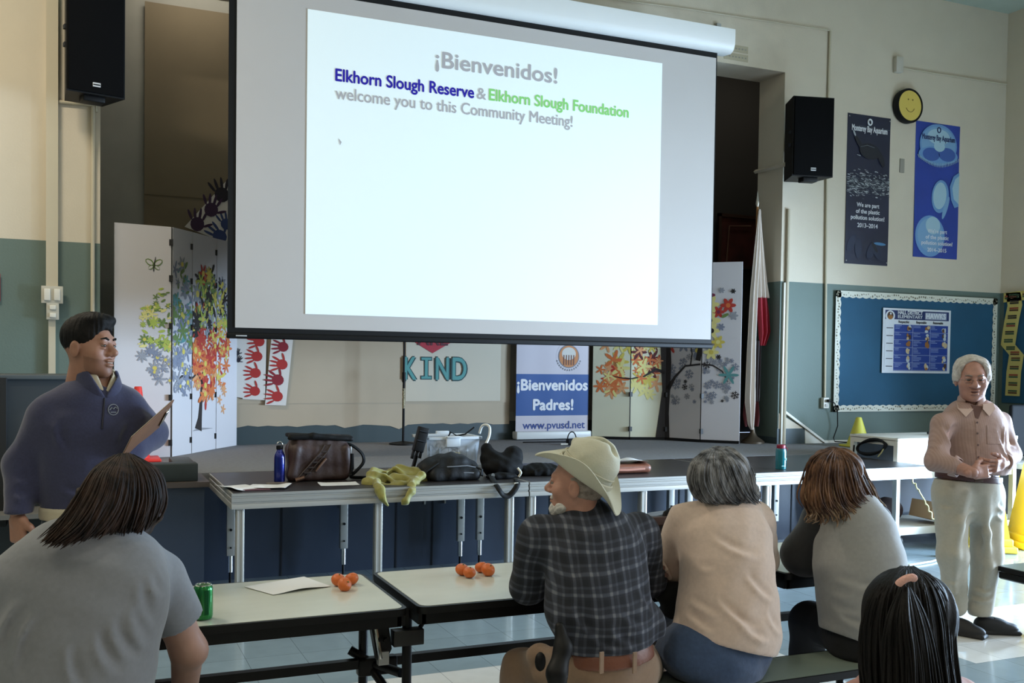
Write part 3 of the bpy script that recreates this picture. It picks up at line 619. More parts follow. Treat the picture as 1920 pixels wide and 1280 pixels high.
def bstrip(path, wd, vert):
    for i in range(len(path)-1):
        (a, za), (b_, zb) = path[i], path[i+1]
        o = (wd, 0) if vert else (0, wd)
        bd.add([(XR-.035, a, za), (XR-.035, b_, zb), (XR-.035, b_-o[0], zb-o[1]), (XR-.035, a-o[0], za-o[1])], [(0, 1, 2, 3)], M_by)
        n = max(1, int(math.hypot(b_-a, zb-za)/.075))
        for k in range(n):
            tt = (k+.5)/n; cy, cz = a+(b_-a)*tt-o[0]*.5, za+(zb-za)*tt-o[1]*.5
            for q_ in range(2): bd.box((XR-.038-.001*q_, cy, cz+.012-.024*q_), (.002, .12 if vert else .035, .018), random.choice(cols))
bstrip(path, .20, True); bstrip([(8.56, 2.53), (8.0, 2.56), (7.2, 2.55), (6.0, 2.55)], .11, False)
kid(bd.build('picture_border'), t)
# school rules poster on the board
A = WY(1656, 576, YW-.04); B_ = WY(1784, 583, YW-.04); Cc = WY(1779, 700, YW-.04)
X0, X1, Z0, Z1 = A.x, B_.x-.01, Cc.z, (A.z+B_.z)/2
t = thing('rules_poster', ((X0+X1)/2, YW-.03, (Z0+Z1)/2), 'school rules poster with blue grid and hawk drawings pinned on the bulletin board', 'poster')
M_pw = mat('poster_white', (214, 220, 226), .5); M_pb = mat('poster_royal', (26, 58, 140), .5); M_pbd = mat('poster_deep', (22, 40, 92), .5)
kid(MB().box(((X0+X1)/2, YW-.04, (Z0+Z1)/2), (X1-X0, .004, Z1-Z0), M_pw).build('sheet'), t)
x0, z0, w_, h_ = X0, Z0, X1-X0, Z1-Z0; art = MB(); YY = YW-.043
def rect(u0, v0, u1, v1, m, o=0): art.box((x0+w_*(u0+u1)/2, YY-o, z0+h_*(1-(v0+v1)/2)), (w_*(u1-u0), .001, h_*(v1-v0)), m)
rect(.03, .03, .97, .17, M_pbd); rect(.03, .17, .97, .25, M_pw, .001); rect(.03, .25, .16, .96, M_pw, .001)
rect(.16, .24, .96, .965, M_pb)
for i in range(7): rect(.16, .245+.118*i, .96, .251+.118*i, mat('poster_rule', (150, 165, 200), .6), .002)
for u in (.43, .69): rect(u, .245, u+.006, .96, MATS['poster_rule'], .002)
for i in range(6): rect(.05, .30+.118*i, .145, .312+.118*i, mat('print_dark', (60, 60, 66), .6), .003)
random.seed(9)
hk = [mat('hawk_%s' % n, c, .6) for n, c in (('brown', (150, 100, 44)), ('cream', (200, 180, 140)), ('dark', (70, 46, 34)), ('pale', (190, 200, 205)))]
for r_ in range(6):
    for c_ in range(3):
        u = (.17, .44, .70)[c_]; v = .262+.118*r_
        for l in range(random.choice((2, 3, 4))): rect(u+.005, v+.022*l, u+.005+random.uniform(.05, .12), v+.022*l+.008, mat('poster_ink', (140, 160, 205), .6), .003)
        if random.random() < .92:
            cu_, cv = u+.205, v+.05
            for kk in range(4): disc(art, (x0+w_*(cu_+random.uniform(-.02, .02)), z0+h_*(1-cv-random.uniform(-.03, .04))), w_*random.uniform(.012, .028), h_*random.uniform(.02, .045), random.choice(hk), YY-.003-.0005*kk, 10)
disc(art, (x0+w_*.10, z0+h_*.88), w_*.068, h_*.085, M_pw, YY-.002, 24); disc(art, (x0+w_*.10, z0+h_*.885), w_*.045, h_*.06, hk[2], YY-.003, 20); disc(art, (x0+w_*.10, z0+h_*.86), w_*.035, h_*.035, hk[0], YY-.0035, 16); disc(art, (x0+w_*.105, z0+h_*.915), w_*.012, h_*.018, M_pw, YY-.004, 10)
def rt(txt, u, v, wd, size, m, bold=.001): text_geo(txt, size, m, art, frame((x0+w_*u, YY-.004, z0+h_*(1-v)), (1, 0, 0), (0, -1, 0)), 'LEFT', bold, fit=wd*w_)
rt('HALL DISTRICT', .21, .088, .36, .058, M_pw, .002); rt('ELEMENTARY', .21, .148, .36, .05, M_pw)
rect(.61, .05, .93, .155, mat('poster_silver', (160, 170, 190), .6), .003); rt('HAWKS', .625, .142, .29, .085, M_pw, .003)
for s_, u in (('Respectful', .22), ('Responsible', .48), ('Reasonable', .73)): rt(s_, u, .225, .15, .042, MATS['print_dark'])
kid(art.build('printed_grid'), t)
# ------------------------------------------------------------------ stage: folding screens
M_hinge = mat('black_hinge', (26, 24, 24), .5)
class Panel:
    def __init__(s, a, b_, z0, h): s.a = Vector((a[0], a[1], z0)); s.b = Vector((b_[0], b_[1], z0)); s.L = (s.b-s.a).length; s.x = (s.b-s.a).normalized(); s.n = Vector((s.x.y, -s.x.x, 0)); s.h = h
    def at(s, u, v, o=0): return s.a+s.x*u+Vector((0, 0, v))+s.n*(.012+o)
def folding(label, P, h, cols, z0):
    t = thing('folding_screen', (P[0][0], P[0][1], z0), label, 'folding screen'); out = []
    for i in range(len(P)-1):
        pn = Panel(P[i], P[i+1], z0, h); ang = math.atan2(pn.x.y, pn.x.x)
        M_ = Matrix.Translation((pn.a+pn.b)/2) @ Matrix.Rotation(ang, 4, 'Z')
        o = kid(MB().box((0, 0, h/2), (pn.L-.010, .022, h), cols[i], M_).build('panel'), t); out.append((pn, o))
    hm = MB()
    for p in P[1:-1]:
        hm.box((p[0], p[1], z0+h/2), (.008, .02, h), M_hinge)
        for z in (.12, .5, 1.1, 1.5, 1.8): hm.box((p[0]-.005, p[1]-.02, z0+z), (.03, .03, .05), M_hinge)
    kid(hm.build('hinge_strip'), t)
    return t, out
def leaf(mb, pn, u, v, r, ang, m, asp=.38, o=.0015):
    if not (0.005 < u < pn.L-.005 and .03 < v < pn.h-.02): return
    pts_ = [(r*(1-math.cos(q))/1.0*.5*2-r*0, asp*r*math.sin(q)) for q in np.linspace(0, 2*math.pi, 9)[:-1]]
    vs = []
    for a, b2 in pts_:
        uu = u+a*math.cos(ang)-b2*math.sin(ang); vv = v+a*math.sin(ang)+b2*math.cos(ang); vs.append(pn.at(min(max(uu, .003), pn.L-.003), vv, o))
    mb.add(vs, [tuple(range(len(vs)))], m)
def flower(mb, pn, u, v, r, n, m, mc=None, asp=.38, o=.0015, a0=0):
    for k in range(n): leaf(mb, pn, u, v, r/2, a0+2*math.pi*k/n, m, asp, o+.00003*k)
    if mc:
        vs = [pn.at(min(max(u+.3*r*math.cos(q), .003), pn.L-.003), v+.3*r*math.sin(q), o+.0004) for q in np.linspace(0, 2*math.pi, 10)[:-1]]
        if 0 < u < pn.L: mb.add(vs, [tuple(range(9))], mc)
def ribbon(mb, pn, pts_, ws, m, o=.002):
    vs = []; n = len(pts_)
    for i, (u, v) in enumerate(pts_):
        a = pts_[max(i-1, 0)]; c = pts_[min(i+1, n-1)]; d = Vector((c[0]-a[0], c[1]-a[1])); d.normalize() if d.length else None
        vs.append(pn.at(u-d.y*ws[i], v+d.x*ws[i], o)); vs.append(pn.at(u+d.y*ws[i], v-d.x*ws[i], o))
    mb.add(vs, [(2*i, 2*i+1, 2*i+3, 2*i+2) for i in range(n-1)], m)
pal = {n: mat('print_'+n, c, .6) for n, c in dict(lime=(176, 190, 84), green=(110, 134, 70), red=(184, 56, 44), orange=(214, 116, 62), yellow=(214, 194, 90), maroon=(96, 30, 34), slate=(128, 134, 152), smoke=(150, 152, 160), ink=(38, 32, 32), teal=(92, 150, 150), peach=(222, 160, 110), cream=(230, 218, 140), plum=(120, 40, 70)).items()}
MP = mat('panel_white', (214, 210, 212), .7); MPc = mat('panel_cream', (222, 218, 190), .7)
PH = 1.93
t, pn = folding('white folding screen on the left of the stage printed with a colourful tree and butterfly', [(.275, 8.80), (.729, 8.87), (.915, 9.13), (1.17, 9.53), (1.405, 9.86)], PH, [MP]*4, ST)
random.seed(11)
def crown(pn_o, cu, cv, ru, rv, n, pick, rmin, rmax, umul=1):
    p, o = pn_o; mb = MB()
    for i in range(n):
        a = random.uniform(0, 2*math.pi); rr = math.sqrt(random.random()); u = cu+ru*rr*math.cos(a); v = cv+rv*rr*math.sin(a)
        m = pal[pick(u, v)]; r = random.uniform(rmin, rmax)
        if random.random() < .35: flower(mb, p, u, v, r*1.3, random.choice((5, 6, 8)), m, pal['yellow'] if random.random() < .4 else None, .32, .001+.00001*i)
        else: leaf(mb, p, u, v, r*.7, random.uniform(0, 6.28), m, .4, .001+.00001*i)
    return mb
lefts = ['lime', 'green', 'lime', 'cream', 'green']; greys = ['slate', 'smoke', 'slate', 'smoke']; warm = ['red', 'orange', 'orange', 'yellow', 'red']
mb = crown(pn[0], .46, 1.02, .26, .42, 200, lambda u, v: random.choice(lefts) if v > .92 else random.choice(greys), .02, .05)
bu, bv = .315, 1.60   # butterfly
for sx_, sy_, r_ in ((-1, 1, .075), (1, 1, .075), (-1, -1, .05), (1, -1, .05)): leaf(mb, pn[0][0], bu, bv, r_*.55, math.atan2(sy_*.7, sx_), pal['green'], .62, .002); leaf(mb, pn[0][0], bu+.01*sx_, bv+.006*sy_, r_*.42, math.atan2(sy_*.7, sx_), MP, .5, .003)
ribbon(mb, pn[0][0], [(bu-.004, bv-.05), (bu, bv), (bu+.012, bv+.07)], [.003, .005, .002], pal['ink'], .004)
kid(mb.build('printed_tree'), pn[0][1])
mb = crown(pn[1], .16, 1.08, .26, .60, 190, lambda u, v: random.choice(['green', 'slate', 'smoke', 'green', 'teal']) if v > .95 else random.choice(greys), .03, .07)
ribbon(mb, pn[1][0], [(.05, .62), (.15, .68), (.31, .66)], [.006, .008, .012], pal['ink']); kid(mb.build('printed_tree'), pn[1][1])
mb = crown(pn[2], .28, 1.05, .30, .62, 330, lambda u, v: random.choice(['red', 'orange', 'red', 'orange', 'peach']) if v < 1.05 else random.choice(['ink', 'yellow', 'smoke', 'red', 'green', 'lime']), .03, .085)
ribbon(mb, pn[2][0], [(.12, .20), (.15, .30), (.17, .45), (.185, .60), (.20, .80)], [.065, .035, .024, .020, .012], pal['ink'], .0026); ribbon(mb, pn[2][0], [(.19, .62), (.09, .70), (.005, .66)], [.012, .01, .008], pal['ink'], .0026)
ribbon(mb, pn[2][0], [(.01, .195), (.15, .205), (.40, .195)], [.001, .012, .001], mat('print_shadow', (150, 148, 150), .7), .0018)
kid(mb.build('printed_tree'), pn[2][1])
mb = crown(pn[3], .06, 1.05, .17, .50, 120, lambda u, v: random.choice(warm) if v < 1.15 else random.choice(['yellow', 'ink', 'smoke', 'lime']), .03, .07)
for u, v in ((.14, .55), (.15, .52), (.12, .57), (.13, .36), (.06, .45)): flower(mb, pn[3][0], u, v, .05, 5, pal['peach'])
kid(mb.build('printed_tree'), pn[3][1])
t, pn = folding('cream and white folding screen right of the banner printed with autumn leaves and snowflakes', [(5.22, 9.76), (5.577, 9.544), (5.955, 9.42), (6.165, 9.045), (6.465, 8.755)], PH, [MPc, MPc, MP, MP], ST)
hot = ['red', 'orange', 'maroon', 'cream', 'yellow', 'peach', 'orange', 'cream']; cold = ['slate', 'smoke', 'smoke', 'slate', 'smoke', 'ink']
def trunk(pn_o, mb, pts_, ws): ribbon(mb, pn_o[0], pts_, ws, pal['ink'], .0022)
mb = MB(); kid_p = pn[0]
for i in range(24):
    a = random.uniform(-.3, 3.5); u, v = .30+.24*math.cos(a+1.57)*random.uniform(.2, 1), .88-.42*random.random(); flower(mb, pn[0][0], u, v, random.choice((.06, .08, .12)), random.choice((5, 6)), pal[random.choice(hot)], None, .34, .001+.00003*i)
for i in range(14): flower(mb, pn[0][0], random.uniform(.1, .42), random.uniform(.95, 1.5), .09, 5, pal[random.choice(hot)], None, .34, .001+.00003*i)
trunk(pn[0], mb, [(.22, .70), (.30, .68), (.425, .67)], [.003, .006, .009]); kid(mb.build('printed_tree'), pn[0][1])
mb = MB()
for i in range(44): flower(mb, pn[1][0], random.uniform(.03, .32), random.uniform(.44, 1.3), random.choice((.05, .07, .10)), random.choice((5, 6)), pal[random.choice(hot)], None, .34, .001+.00003*i)
trunk(pn[1], mb, [(.36, .0), (.375, .3), (.39, .55), (.385, .8), (.36, 1.2)], [.075, .05, .035, .045, .04]); trunk(pn[1], mb, [(.0, .67), (.15, .70), (.28, .78), (.38, .74)], [.006, .01, .014, .02]); kid(mb.build('printed_tree'), pn[1][1])
def snow(mb, pn_, u, v, r, m, i=0):
    if not (r*.6 < u < pn_.L-r*.6): return
    for k in range(3):
        a = k*math.pi/3+.3; ribbon(mb, pn_, [(u-r*math.cos(a)*.5, v-r*math.sin(a)*.5), (u+r*math.cos(a)*.5, v+r*math.sin(a)*.5)], [.0035, .0035], m, .001+.0002*k+.00002*i)
        for s_ in (-1, 1): flower(mb, pn_, u+s_*r*.42*math.cos(a), v+s_*r*.42*math.sin(a), r*.22, 4, m, None, .5, .002)
mb = MB()
for i in range(26): snow(mb, pn[2][0], random.uniform(.03, .42), random.uniform(.42, .95), random.choice((.04, .06, .09)), pal[random.choice(cold)], i)
for i in range(16): flower(mb, pn[2][0], random.uniform(.05, .4), random.uniform(.98, 1.5), .09, 6, pal[random.choice(['plum', 'red', 'slate', 'ink', 'green'])], pal['yellow'], .4, .001+.00003*i)
trunk(pn[2], mb, [(.005, .0), (.02, .3), (.03, .55), (.02, .85), (.005, 1.2)], [.06, .03, .03, .05, .04]); trunk(pn[2], mb, [(.03, .56), (.12, .70), (.24, .82), (.42, .84)], [.03, .014, .010, .010]); trunk(pn[2], mb, [(.30, .82), (.32, .95), (.28, 1.15)], [.008, .007, .006]); trunk(pn[2], mb, [(.39, .88), (.41, .98), (.42, 1.05)], [.03, .03, .02])
kid(mb.build('printed_tree'), pn[2][1])
mb = MB()
for i in range(40):
    a = random.random(); snow(mb, pn[3][0], random.uniform(.02, .36), random.uniform(.42, .95), random.choice((.03, .045, .075)), pal[random.choice(cold)], i)
flower(mb, pn[3][0], .29, .73, .11, 6, pal['teal'], None, .3, .004)
for (u, v, r_, m_, c_) in ((.05, 1.58, .10, 'plum', 'yellow'), (.27, 1.47, .10, 'red', 'orange'), (.17, 1.40, .08, 'red', 'plum'), (.07, 1.31, .15, 'cream', 'ink'), (.10, 1.20, .11, 'cream', 'ink'), (.17, 1.08, .09, 'yellow', 'cream'), (.10, .97, .10, 'cream', 'yellow'), (.08, 1.04, .06, 'smoke', 'smoke'), (.33, 1.36, .06, 'smoke', 'smoke'), (.32, 1.62, .035, 'ink', 'ink'), (.20, 1.63, .04, 'smoke', 'smoke'), (.20, 1.24, .05, 'slate', 'slate'), (.18, .92, .035, 'ink', 'ink'), (.08, 1.48, .12, 'cream', 'cream')): flower(mb, pn[3][0], u, v, r_*.85, 6, pal[m_], pal[c_], .5, .005)
leaf(mb, pn[3][0], .20, 1.34, .045, .5, pal['green'], .4, .007); trunk(pn[3], mb, [(.0, .84), (.12, .83), (.22, .77), (.28, .66)], [.008, .008, .007, .003])
kid(mb.build('printed_tree'), pn[3][1])
for p, o in pn: kid(MB().box((0, 0, 0), (p.L-.01, .024, .03), M_black, Matrix.Translation((p.a+p.b)/2+p.n*.006+Vector((0, 0, .016))) @ Matrix.Rotation(math.atan2(p.x.y, p.x.x), 4, 'Z')).build('bottom_rail'), t)
# roll-up banner
t = thing('roll_up_banner', (4.76, 9.78, ST), 'blue and white roll-up banner welcoming parents with a district web address', 'banner')
M_bw = mat('banner_white', (196, 188, 194), .6); M_bb2 = mat('banner_blue', (32, 76, 140), .6)
bx0, bx1, by = 4.315, 5.19, 9.79
kid(MB().box(((bx0+bx1)/2, by, ST+.05), (bx1-bx0+.03, .12, .085), M_case, bev=.015).build('base'), t)
bn = lambda z0, z1, o=0: (lambda u, v: (bx0+(bx1-bx0)*u, by-.0015*math.sin(16*u)-o, z0+(z1-z0)*v))
kid(MB().grid(bn(.88, 2.75), 40, 20, M_bw, .002).build('sheet'), t)
zA, zB = WY(1000, 701, by).z, WY(1000, 779, by).z
bl = kid(MB().grid(bn(zB, zA, .002), 40, 6, M_bb2, .001).build('blue_field'), t)
b = MB(); mw = mat('banner_lettering', (226, 224, 226), .6)
tpx(b, '¡Bienvenidos', mw, (970, 731), (1101, 731), by-.004, .165, .006, .0005); tpx(b, 'Padres!', mw, (1000, 768), (1074, 768), by-.004, .165, .006, .0005); tpx(b, 'www.pvusd.net', mat('banner_navy', (34, 60, 130), .6), (980, 803), (1096, 803), by-.002, .115, .002, .0005)
kid(b.build('lettering'), t)
q = WY(1067, 668, by-.01); b = MB(); ring = lambda r0, m, o, sc_=1: disc(b, (q.x, q.z), r0, r0*sc_, m, by-.002-o, 32)
ring(.155, M_bw, 0); ring(.128, mat('seal_grey', (110, 112, 116), .6), .002); ring(.118, mat('seal_orange', (190, 120, 60), .6), .003)
disc(b, (q.x, q.z+.03), .085, .07, mat('seal_pale', (200, 196, 186), .6), by-.006, 24)
for k in range(5): b.box((q.x-.06+.03*k, by-.0075, q.z-.04), (.012, .001, .11), mat('seal_brown', (110, 62, 40), .6))
for k in range(14):
    a = math.radians(200+140*k/13); b.box((q.x+.15*math.cos(a), by-.004, q.z+.15*math.sin(a)), (.012, .001, .018), MATS['seal_grey'])
kid(b.build('round_seal'), t)
# handprint sheets
def hand2(mb, c, s, rot, m, y):
    MM = Matrix.Translation((c[0], y, c[1])) @ Matrix.Rotation(rot, 4, 'Y')
    def el(u, v, a, b2, r, o): mb.add([MM @ Vector((u+a*math.cos(q)*math.cos(r)-b2*math.sin(q)*math.sin(r), -o, v+a*math.cos(q)*math.sin(r)+b2*math.sin(q)*math.cos(r))) for q in np.linspace(0, 2*math.pi, 14)[:-1]], [tuple(range(13))], m)
    el(0, 0, .42*s, .45*s, 0, 0)
    for k, (bx, ang, L) in enumerate(((-.36, 2.05, .62), (-.15, 1.72, .72), (.08, 1.5, .75), (.28, 1.22, .65), (.36, .45, .6))):
        bz = .25*s if k < 4 else -.12*s
        el(bx*s+math.cos(ang)*L*s*.5, bz+math.sin(ang)*L*s*.5, L*s*.55, .085*s, ang, .0003*(k+1))
M_sheet = mat('sheet_paper', (226, 222, 216), .7); hr = [mat('hand_%s' % n, c, .6) for n, c in (('scarlet', (176, 44, 40)), ('crimson', (140, 30, 44)), ('purple', (58, 32, 66)), ('blue', (52, 70, 120)), ('ink', (30, 26, 40)))]
YH = YB-.05
def sheet(label, pxc, hands, rot=0, m=M_sheet):
    cs = [WY(x, y, YH) for x, y in pxc]; t = thing('handprint_sheet', (cs[0].x, YH, cs[0].z), label, 'paper sheet', 'handprint sheets')
    vs = [(c.x, YH, c.z) for c in cs]+[(c.x, YH+.003, c.z) for c in cs]
    kid(MB().add(vs, [(0, 1, 2, 3), (7, 6, 5, 4), (0, 4, 5, 1), (1, 5, 6, 2), (2, 6, 7, 3), (3, 7, 4, 0)], m).build('paper'), t)
    b = MB()
    for (x, y, s_, r_, mi_) in hands: q = WY(x, y, YH-.003); hand2(b, (q.x, q.z), s_, r_, hr[mi_], YH-.003)
    kid(b.build('handprints'), t)
    return t
sheet('sheet of four scarlet handprints beside the left folding screen', [(452, 620), (500, 620), (497, 750), (455, 748)], [(486, 640, .115, -1.5, 0), (482, 668, .115, -1.5, 0), (479, 699, .115, -1.5, 0), (478, 733, .11, -1.4, 0)])
YH -= .006
sheet('taller sheet of four crimson handprints hanging right of the scarlet ones', [(510, 622), (551, 622), (536, 760), (497, 759)], [(531, 650, .115, -1.5, 1), (529, 683, .12, -1.4, 0), (521, 712, .13, -1.3, 1), (520, 743, .12, -1.5, 0)])
YH += .003
sheet('narrow pale sheet with brown marks just right of the folding screen', [(438, 620), (454, 620), (456, 746), (443, 744)], [(445, 662, .05, 0, 4), (447, 675, .05, .5, 4)])
sheet('tilted sheet of purple and blue handprints high left behind the projection screen', [(346, 425), (428, 335), (470, 380), (425, 456)], [(370, 420, .15, .1, 2), (396, 393, .15, .2, 2), (416, 365, .16, -.2, 4), (412, 443, .15, -1.0, 3), (424, 420, .12, -.2, 3)])
# KIND sheet
cs = [WY(x, y, YB-.045) for x, y in ((757, 600), (940, 600), (935, 752), (760, 752))]
t = thing('word_sheet', (3.4, YB-.045, 1.6), 'paper sheet with teal block letters under a red diamond on the stage wall', 'paper sheet')
kid(MB().grid(lambda u, v: (cs[3].x+(cs[1].x-cs[3].x)*u, YB-.045-.004*math.sin(5*u+4*v), cs[3].z+(2.2-cs[3].z)*v), 12, 12, mat('sheet_beige', (206, 196, 176), .7, bump=.2, bscale=3), .002).build('paper'), t)
b = MB(); M_teal = mat('letter_teal', (84, 150, 146), .6); M_out = mat('letter_outline', (24, 60, 62), .6)
a_, c_ = WY(758, 711, YB-.05), WY(873, 709, YB-.05)
for ch, xa, xb in (('K', 758, 780), ('I', 0, 0), ('N', 817, 841), ('D', 848, 874)):
    if ch == 'I':
        qi, w3, h3 = WY(799, 711, YB-.05), .125, .235
        for mm, g_, yy in ((M_out, 0, .052), (M_teal, .009, .0535)):
            b.box((qi.x, YB-yy, a_.z+h3/2), (.048-2*g_, .001, h3-2*g_), mm); b.box((qi.x, YB-yy-.0003, a_.z+.02), (w3-2*g_, .001, .042-2*g_), mm); b.box((qi.x, YB-yy-.0003, a_.z+h3-.02), (w3-2*g_, .001, .042-2*g_), mm)
        continue
    A_, B_ = WY(xa, 711, YB-.05), WY(xb, 711, YB-.05)
    text_geo(ch, .33, M_out, b, frame((A_.x, YB-.052, a_.z), (1, 0, 0), (0, -1, 0)), 'LEFT', .016, fit=B_.x-A_.x); text_geo(ch, .33, M_teal, b, frame((A_.x+.004, YB-.054, a_.z+.002), (1, 0, 0), (0, -1, 0)), 'LEFT', .005, fit=B_.x-A_.x-.008)
kid(b.build('lettering'), t)
q = WY(811, 662, YB-.05); b = MB(); dm = mat('diamond_red', (176, 44, 58), .6)
b.add([(q.x, YB-.05, q.z), (q.x+.30, YB-.05, q.z+.17), (q.x+.30, YB-.05, q.z+.30), (q.x, YB-.05, q.z+.47), (q.x-.30, YB-.05, q.z+.30), (q.x-.30, YB-.05, q.z+.17)], [(0, 1, 2, 3, 4, 5)], dm)
text_geo('ARE', .17, mat('word_dark', (90, 28, 40), .6), b, frame((q.x, YB-.053, q.z+.085), (1, 0, 0), (0, -1, 0)), 'CENTER', .004, fit=.33)
kid(b.build('diamond'), t)
# microphone stand
q = (2.99, 9.56); t = thing('microphone_stand', (q[0], q[1], ST), 'black straight microphone stand with round base behind the plastic bin', 'microphone stand')
kid(MB().lathe([(.14, 0), (.14, .012), (.05, .028), (.015, .035)], M_black, 32, c=(q[0], q[1], ST)).build('base'), t)
kid(MB().tube([(q[0], q[1], ST+.03), (q[0], q[1], ST+.62)], .013, M_black).tube([(q[0], q[1], ST+.62), (q[0], q[1], ST+.72)], .019, M_black).tube([(q[0], q[1], ST+.72), (q[0], q[1], ST+1.25)], .010, M_black).build('pole'), t)
kid(MB().tube([(q[0]-.001, q[1], ST+.36), (q[0]-.001, q[1], ST+.56)], .0145, mat('worn_sticker', (150, 140, 110), .6, var=.9, vscale=60)).build('worn_sleeve'), t)
# flags
M_fw = mat('flag_white', (214, 202, 190), .75, bump=.15, bscale=20); M_fr = mat('flag_red', (150, 30, 46), .75, bump=.15, bscale=20); M_brass = mat('brass_pole', (150, 108, 66), .35, .5)
fx, fy = 6.665, 8.80
t = thing('flag_on_stand', (fx, fy, ST), 'furled white flag with a red stripe on a wooden pole beside the stage jamb', 'flag')
kid(MB().lathe([(.125, 0), (.125, .02), (.10, .04), (.05, .075), (.028, .12), (.02, .17)], mat('bronze_base', (96, 84, 70), .4, .6), 32, c=(fx, fy, ST)).build('base'), t)
kid(MB().tube([(fx, fy, ST+.15), (fx, fy, 3.33)], .013, M_brass).build('pole'), t)
kid(MB().lathe([(.012, 0), (.02, .03), (.016, .06), (.010, .10), (.002, .17)], mat('finial_silver', (200, 198, 186), .3, .8), 16, c=(fx, fy, 3.33)).build('finial'), t)
def drape(prof, m, name, ph, lift=0, red=None):
    # prof: z, x offset left, x offset right
    mb = MB()
    def f(u, v):
        k = v*(len(prof)-1); i = min(int(k), len(prof)-2); fr = k-i; a = prof[i]; c = prof[i+1]
        z = a[0]+(c[0]-a[0])*fr; l = a[1]+(c[1]-a[1])*fr; r = a[2]+(c[2]-a[2])*fr
        am = .035*min(1, (r-l)/.12)
        return (fx+l+(r-l)*u, fy-.03-lift+am*math.sin(u*14+ph+v*2)*(.4+.6*v), z)
    mb.grid(f, 40, 40, m, .003); return kid(mb.build(name), t)
drape([(3.28, -.02, .01), (2.9, -.06, .02), (2.4, -.10, .0), (1.8, -.12, -.01), (1.25, -.13, .0), (1.0, -.09, -.02), (.95, -.06, -.03)], M_fw, 'flag_cloth', 0, .02)
drape([(3.30, .0, .02), (2.9, .0, .07), (2.55, .01, .11), (2.36, .01, .135)], M_fw, 'flag_cloth', 1)
drape([(2.37, .01, .135), (2.2, .02, .16), (2.0, .04, .17), (1.85, .05, .11)], M_fr, 'flag_stripe', 1)
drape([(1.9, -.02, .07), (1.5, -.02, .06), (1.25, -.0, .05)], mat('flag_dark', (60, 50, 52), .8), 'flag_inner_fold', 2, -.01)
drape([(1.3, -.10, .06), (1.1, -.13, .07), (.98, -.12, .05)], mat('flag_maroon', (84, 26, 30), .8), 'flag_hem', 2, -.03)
# picture hanging in the dark wing
q0, q1 = WY(1357, 410, 10.2), WY(1412, 497, 10.2); t = thing('framed_picture', ((q0.x+q1.x)/2, 10.2, (q0.z+q1.z)/2), 'dark red framed picture hanging in the black stage wing', 'picture')
kid(MB().box(((q0.x+q1.x)/2+.25, 10.2, (q0.z+q1.z)/2), (1.1, .03, .62), mat('picture_red', (74, 32, 26), .6, var=.4, vscale=5)).build('canvas'), t)
fm = MB(); cx, cz = (q0.x+q1.x)/2+.25, (q0.z+q1.z)/2
for dx, dz, w1, h1 in ((0, .31, 1.14, .04), (0, -.31, 1.14, .04), (-.55, 0, .04, .66), (.55, 0, .04, .66)): fm.box((cx+dx, 10.18, cz+dz), (w1, .04, h1), mat('frame_brown', (60, 40, 30), .5))
fm.tube([(cx-.45, 10.16, cz-.25), (cx-.42, 10.16, cz+.18), (cx-.1, 10.16, cz+.2)], .008, mat('picture_line', (120, 90, 70), .6))
kid(fm.build('frame'), t)
# cones
def cone(loc, m, label, r=.11, h=.46, base=.19, group=None):
    t = empty('traffic_cone', loc, label, 'traffic cone')
    MB().box((0, 0, .012), (2*base, 2*base, .024), m, bev=.01).build('base', t)
    MB().lathe([(r, .02), (r*.95, .04), (.03, h-.01), (.026, h), (.018, h)], m, 28).build('body', t)
    return t
cone((.455, 8.60, ST), mat('cone_red', (236, 58, 48), .5), 'bright red traffic cone on the stage behind the man in the navy sweater', .095, .60, .17)
cone((7.50, 8.12, ST), mat('cone_yellow', (196, 190, 70), .5), 'yellow traffic cone on the stage behind the white cart', .12, .31, .14)
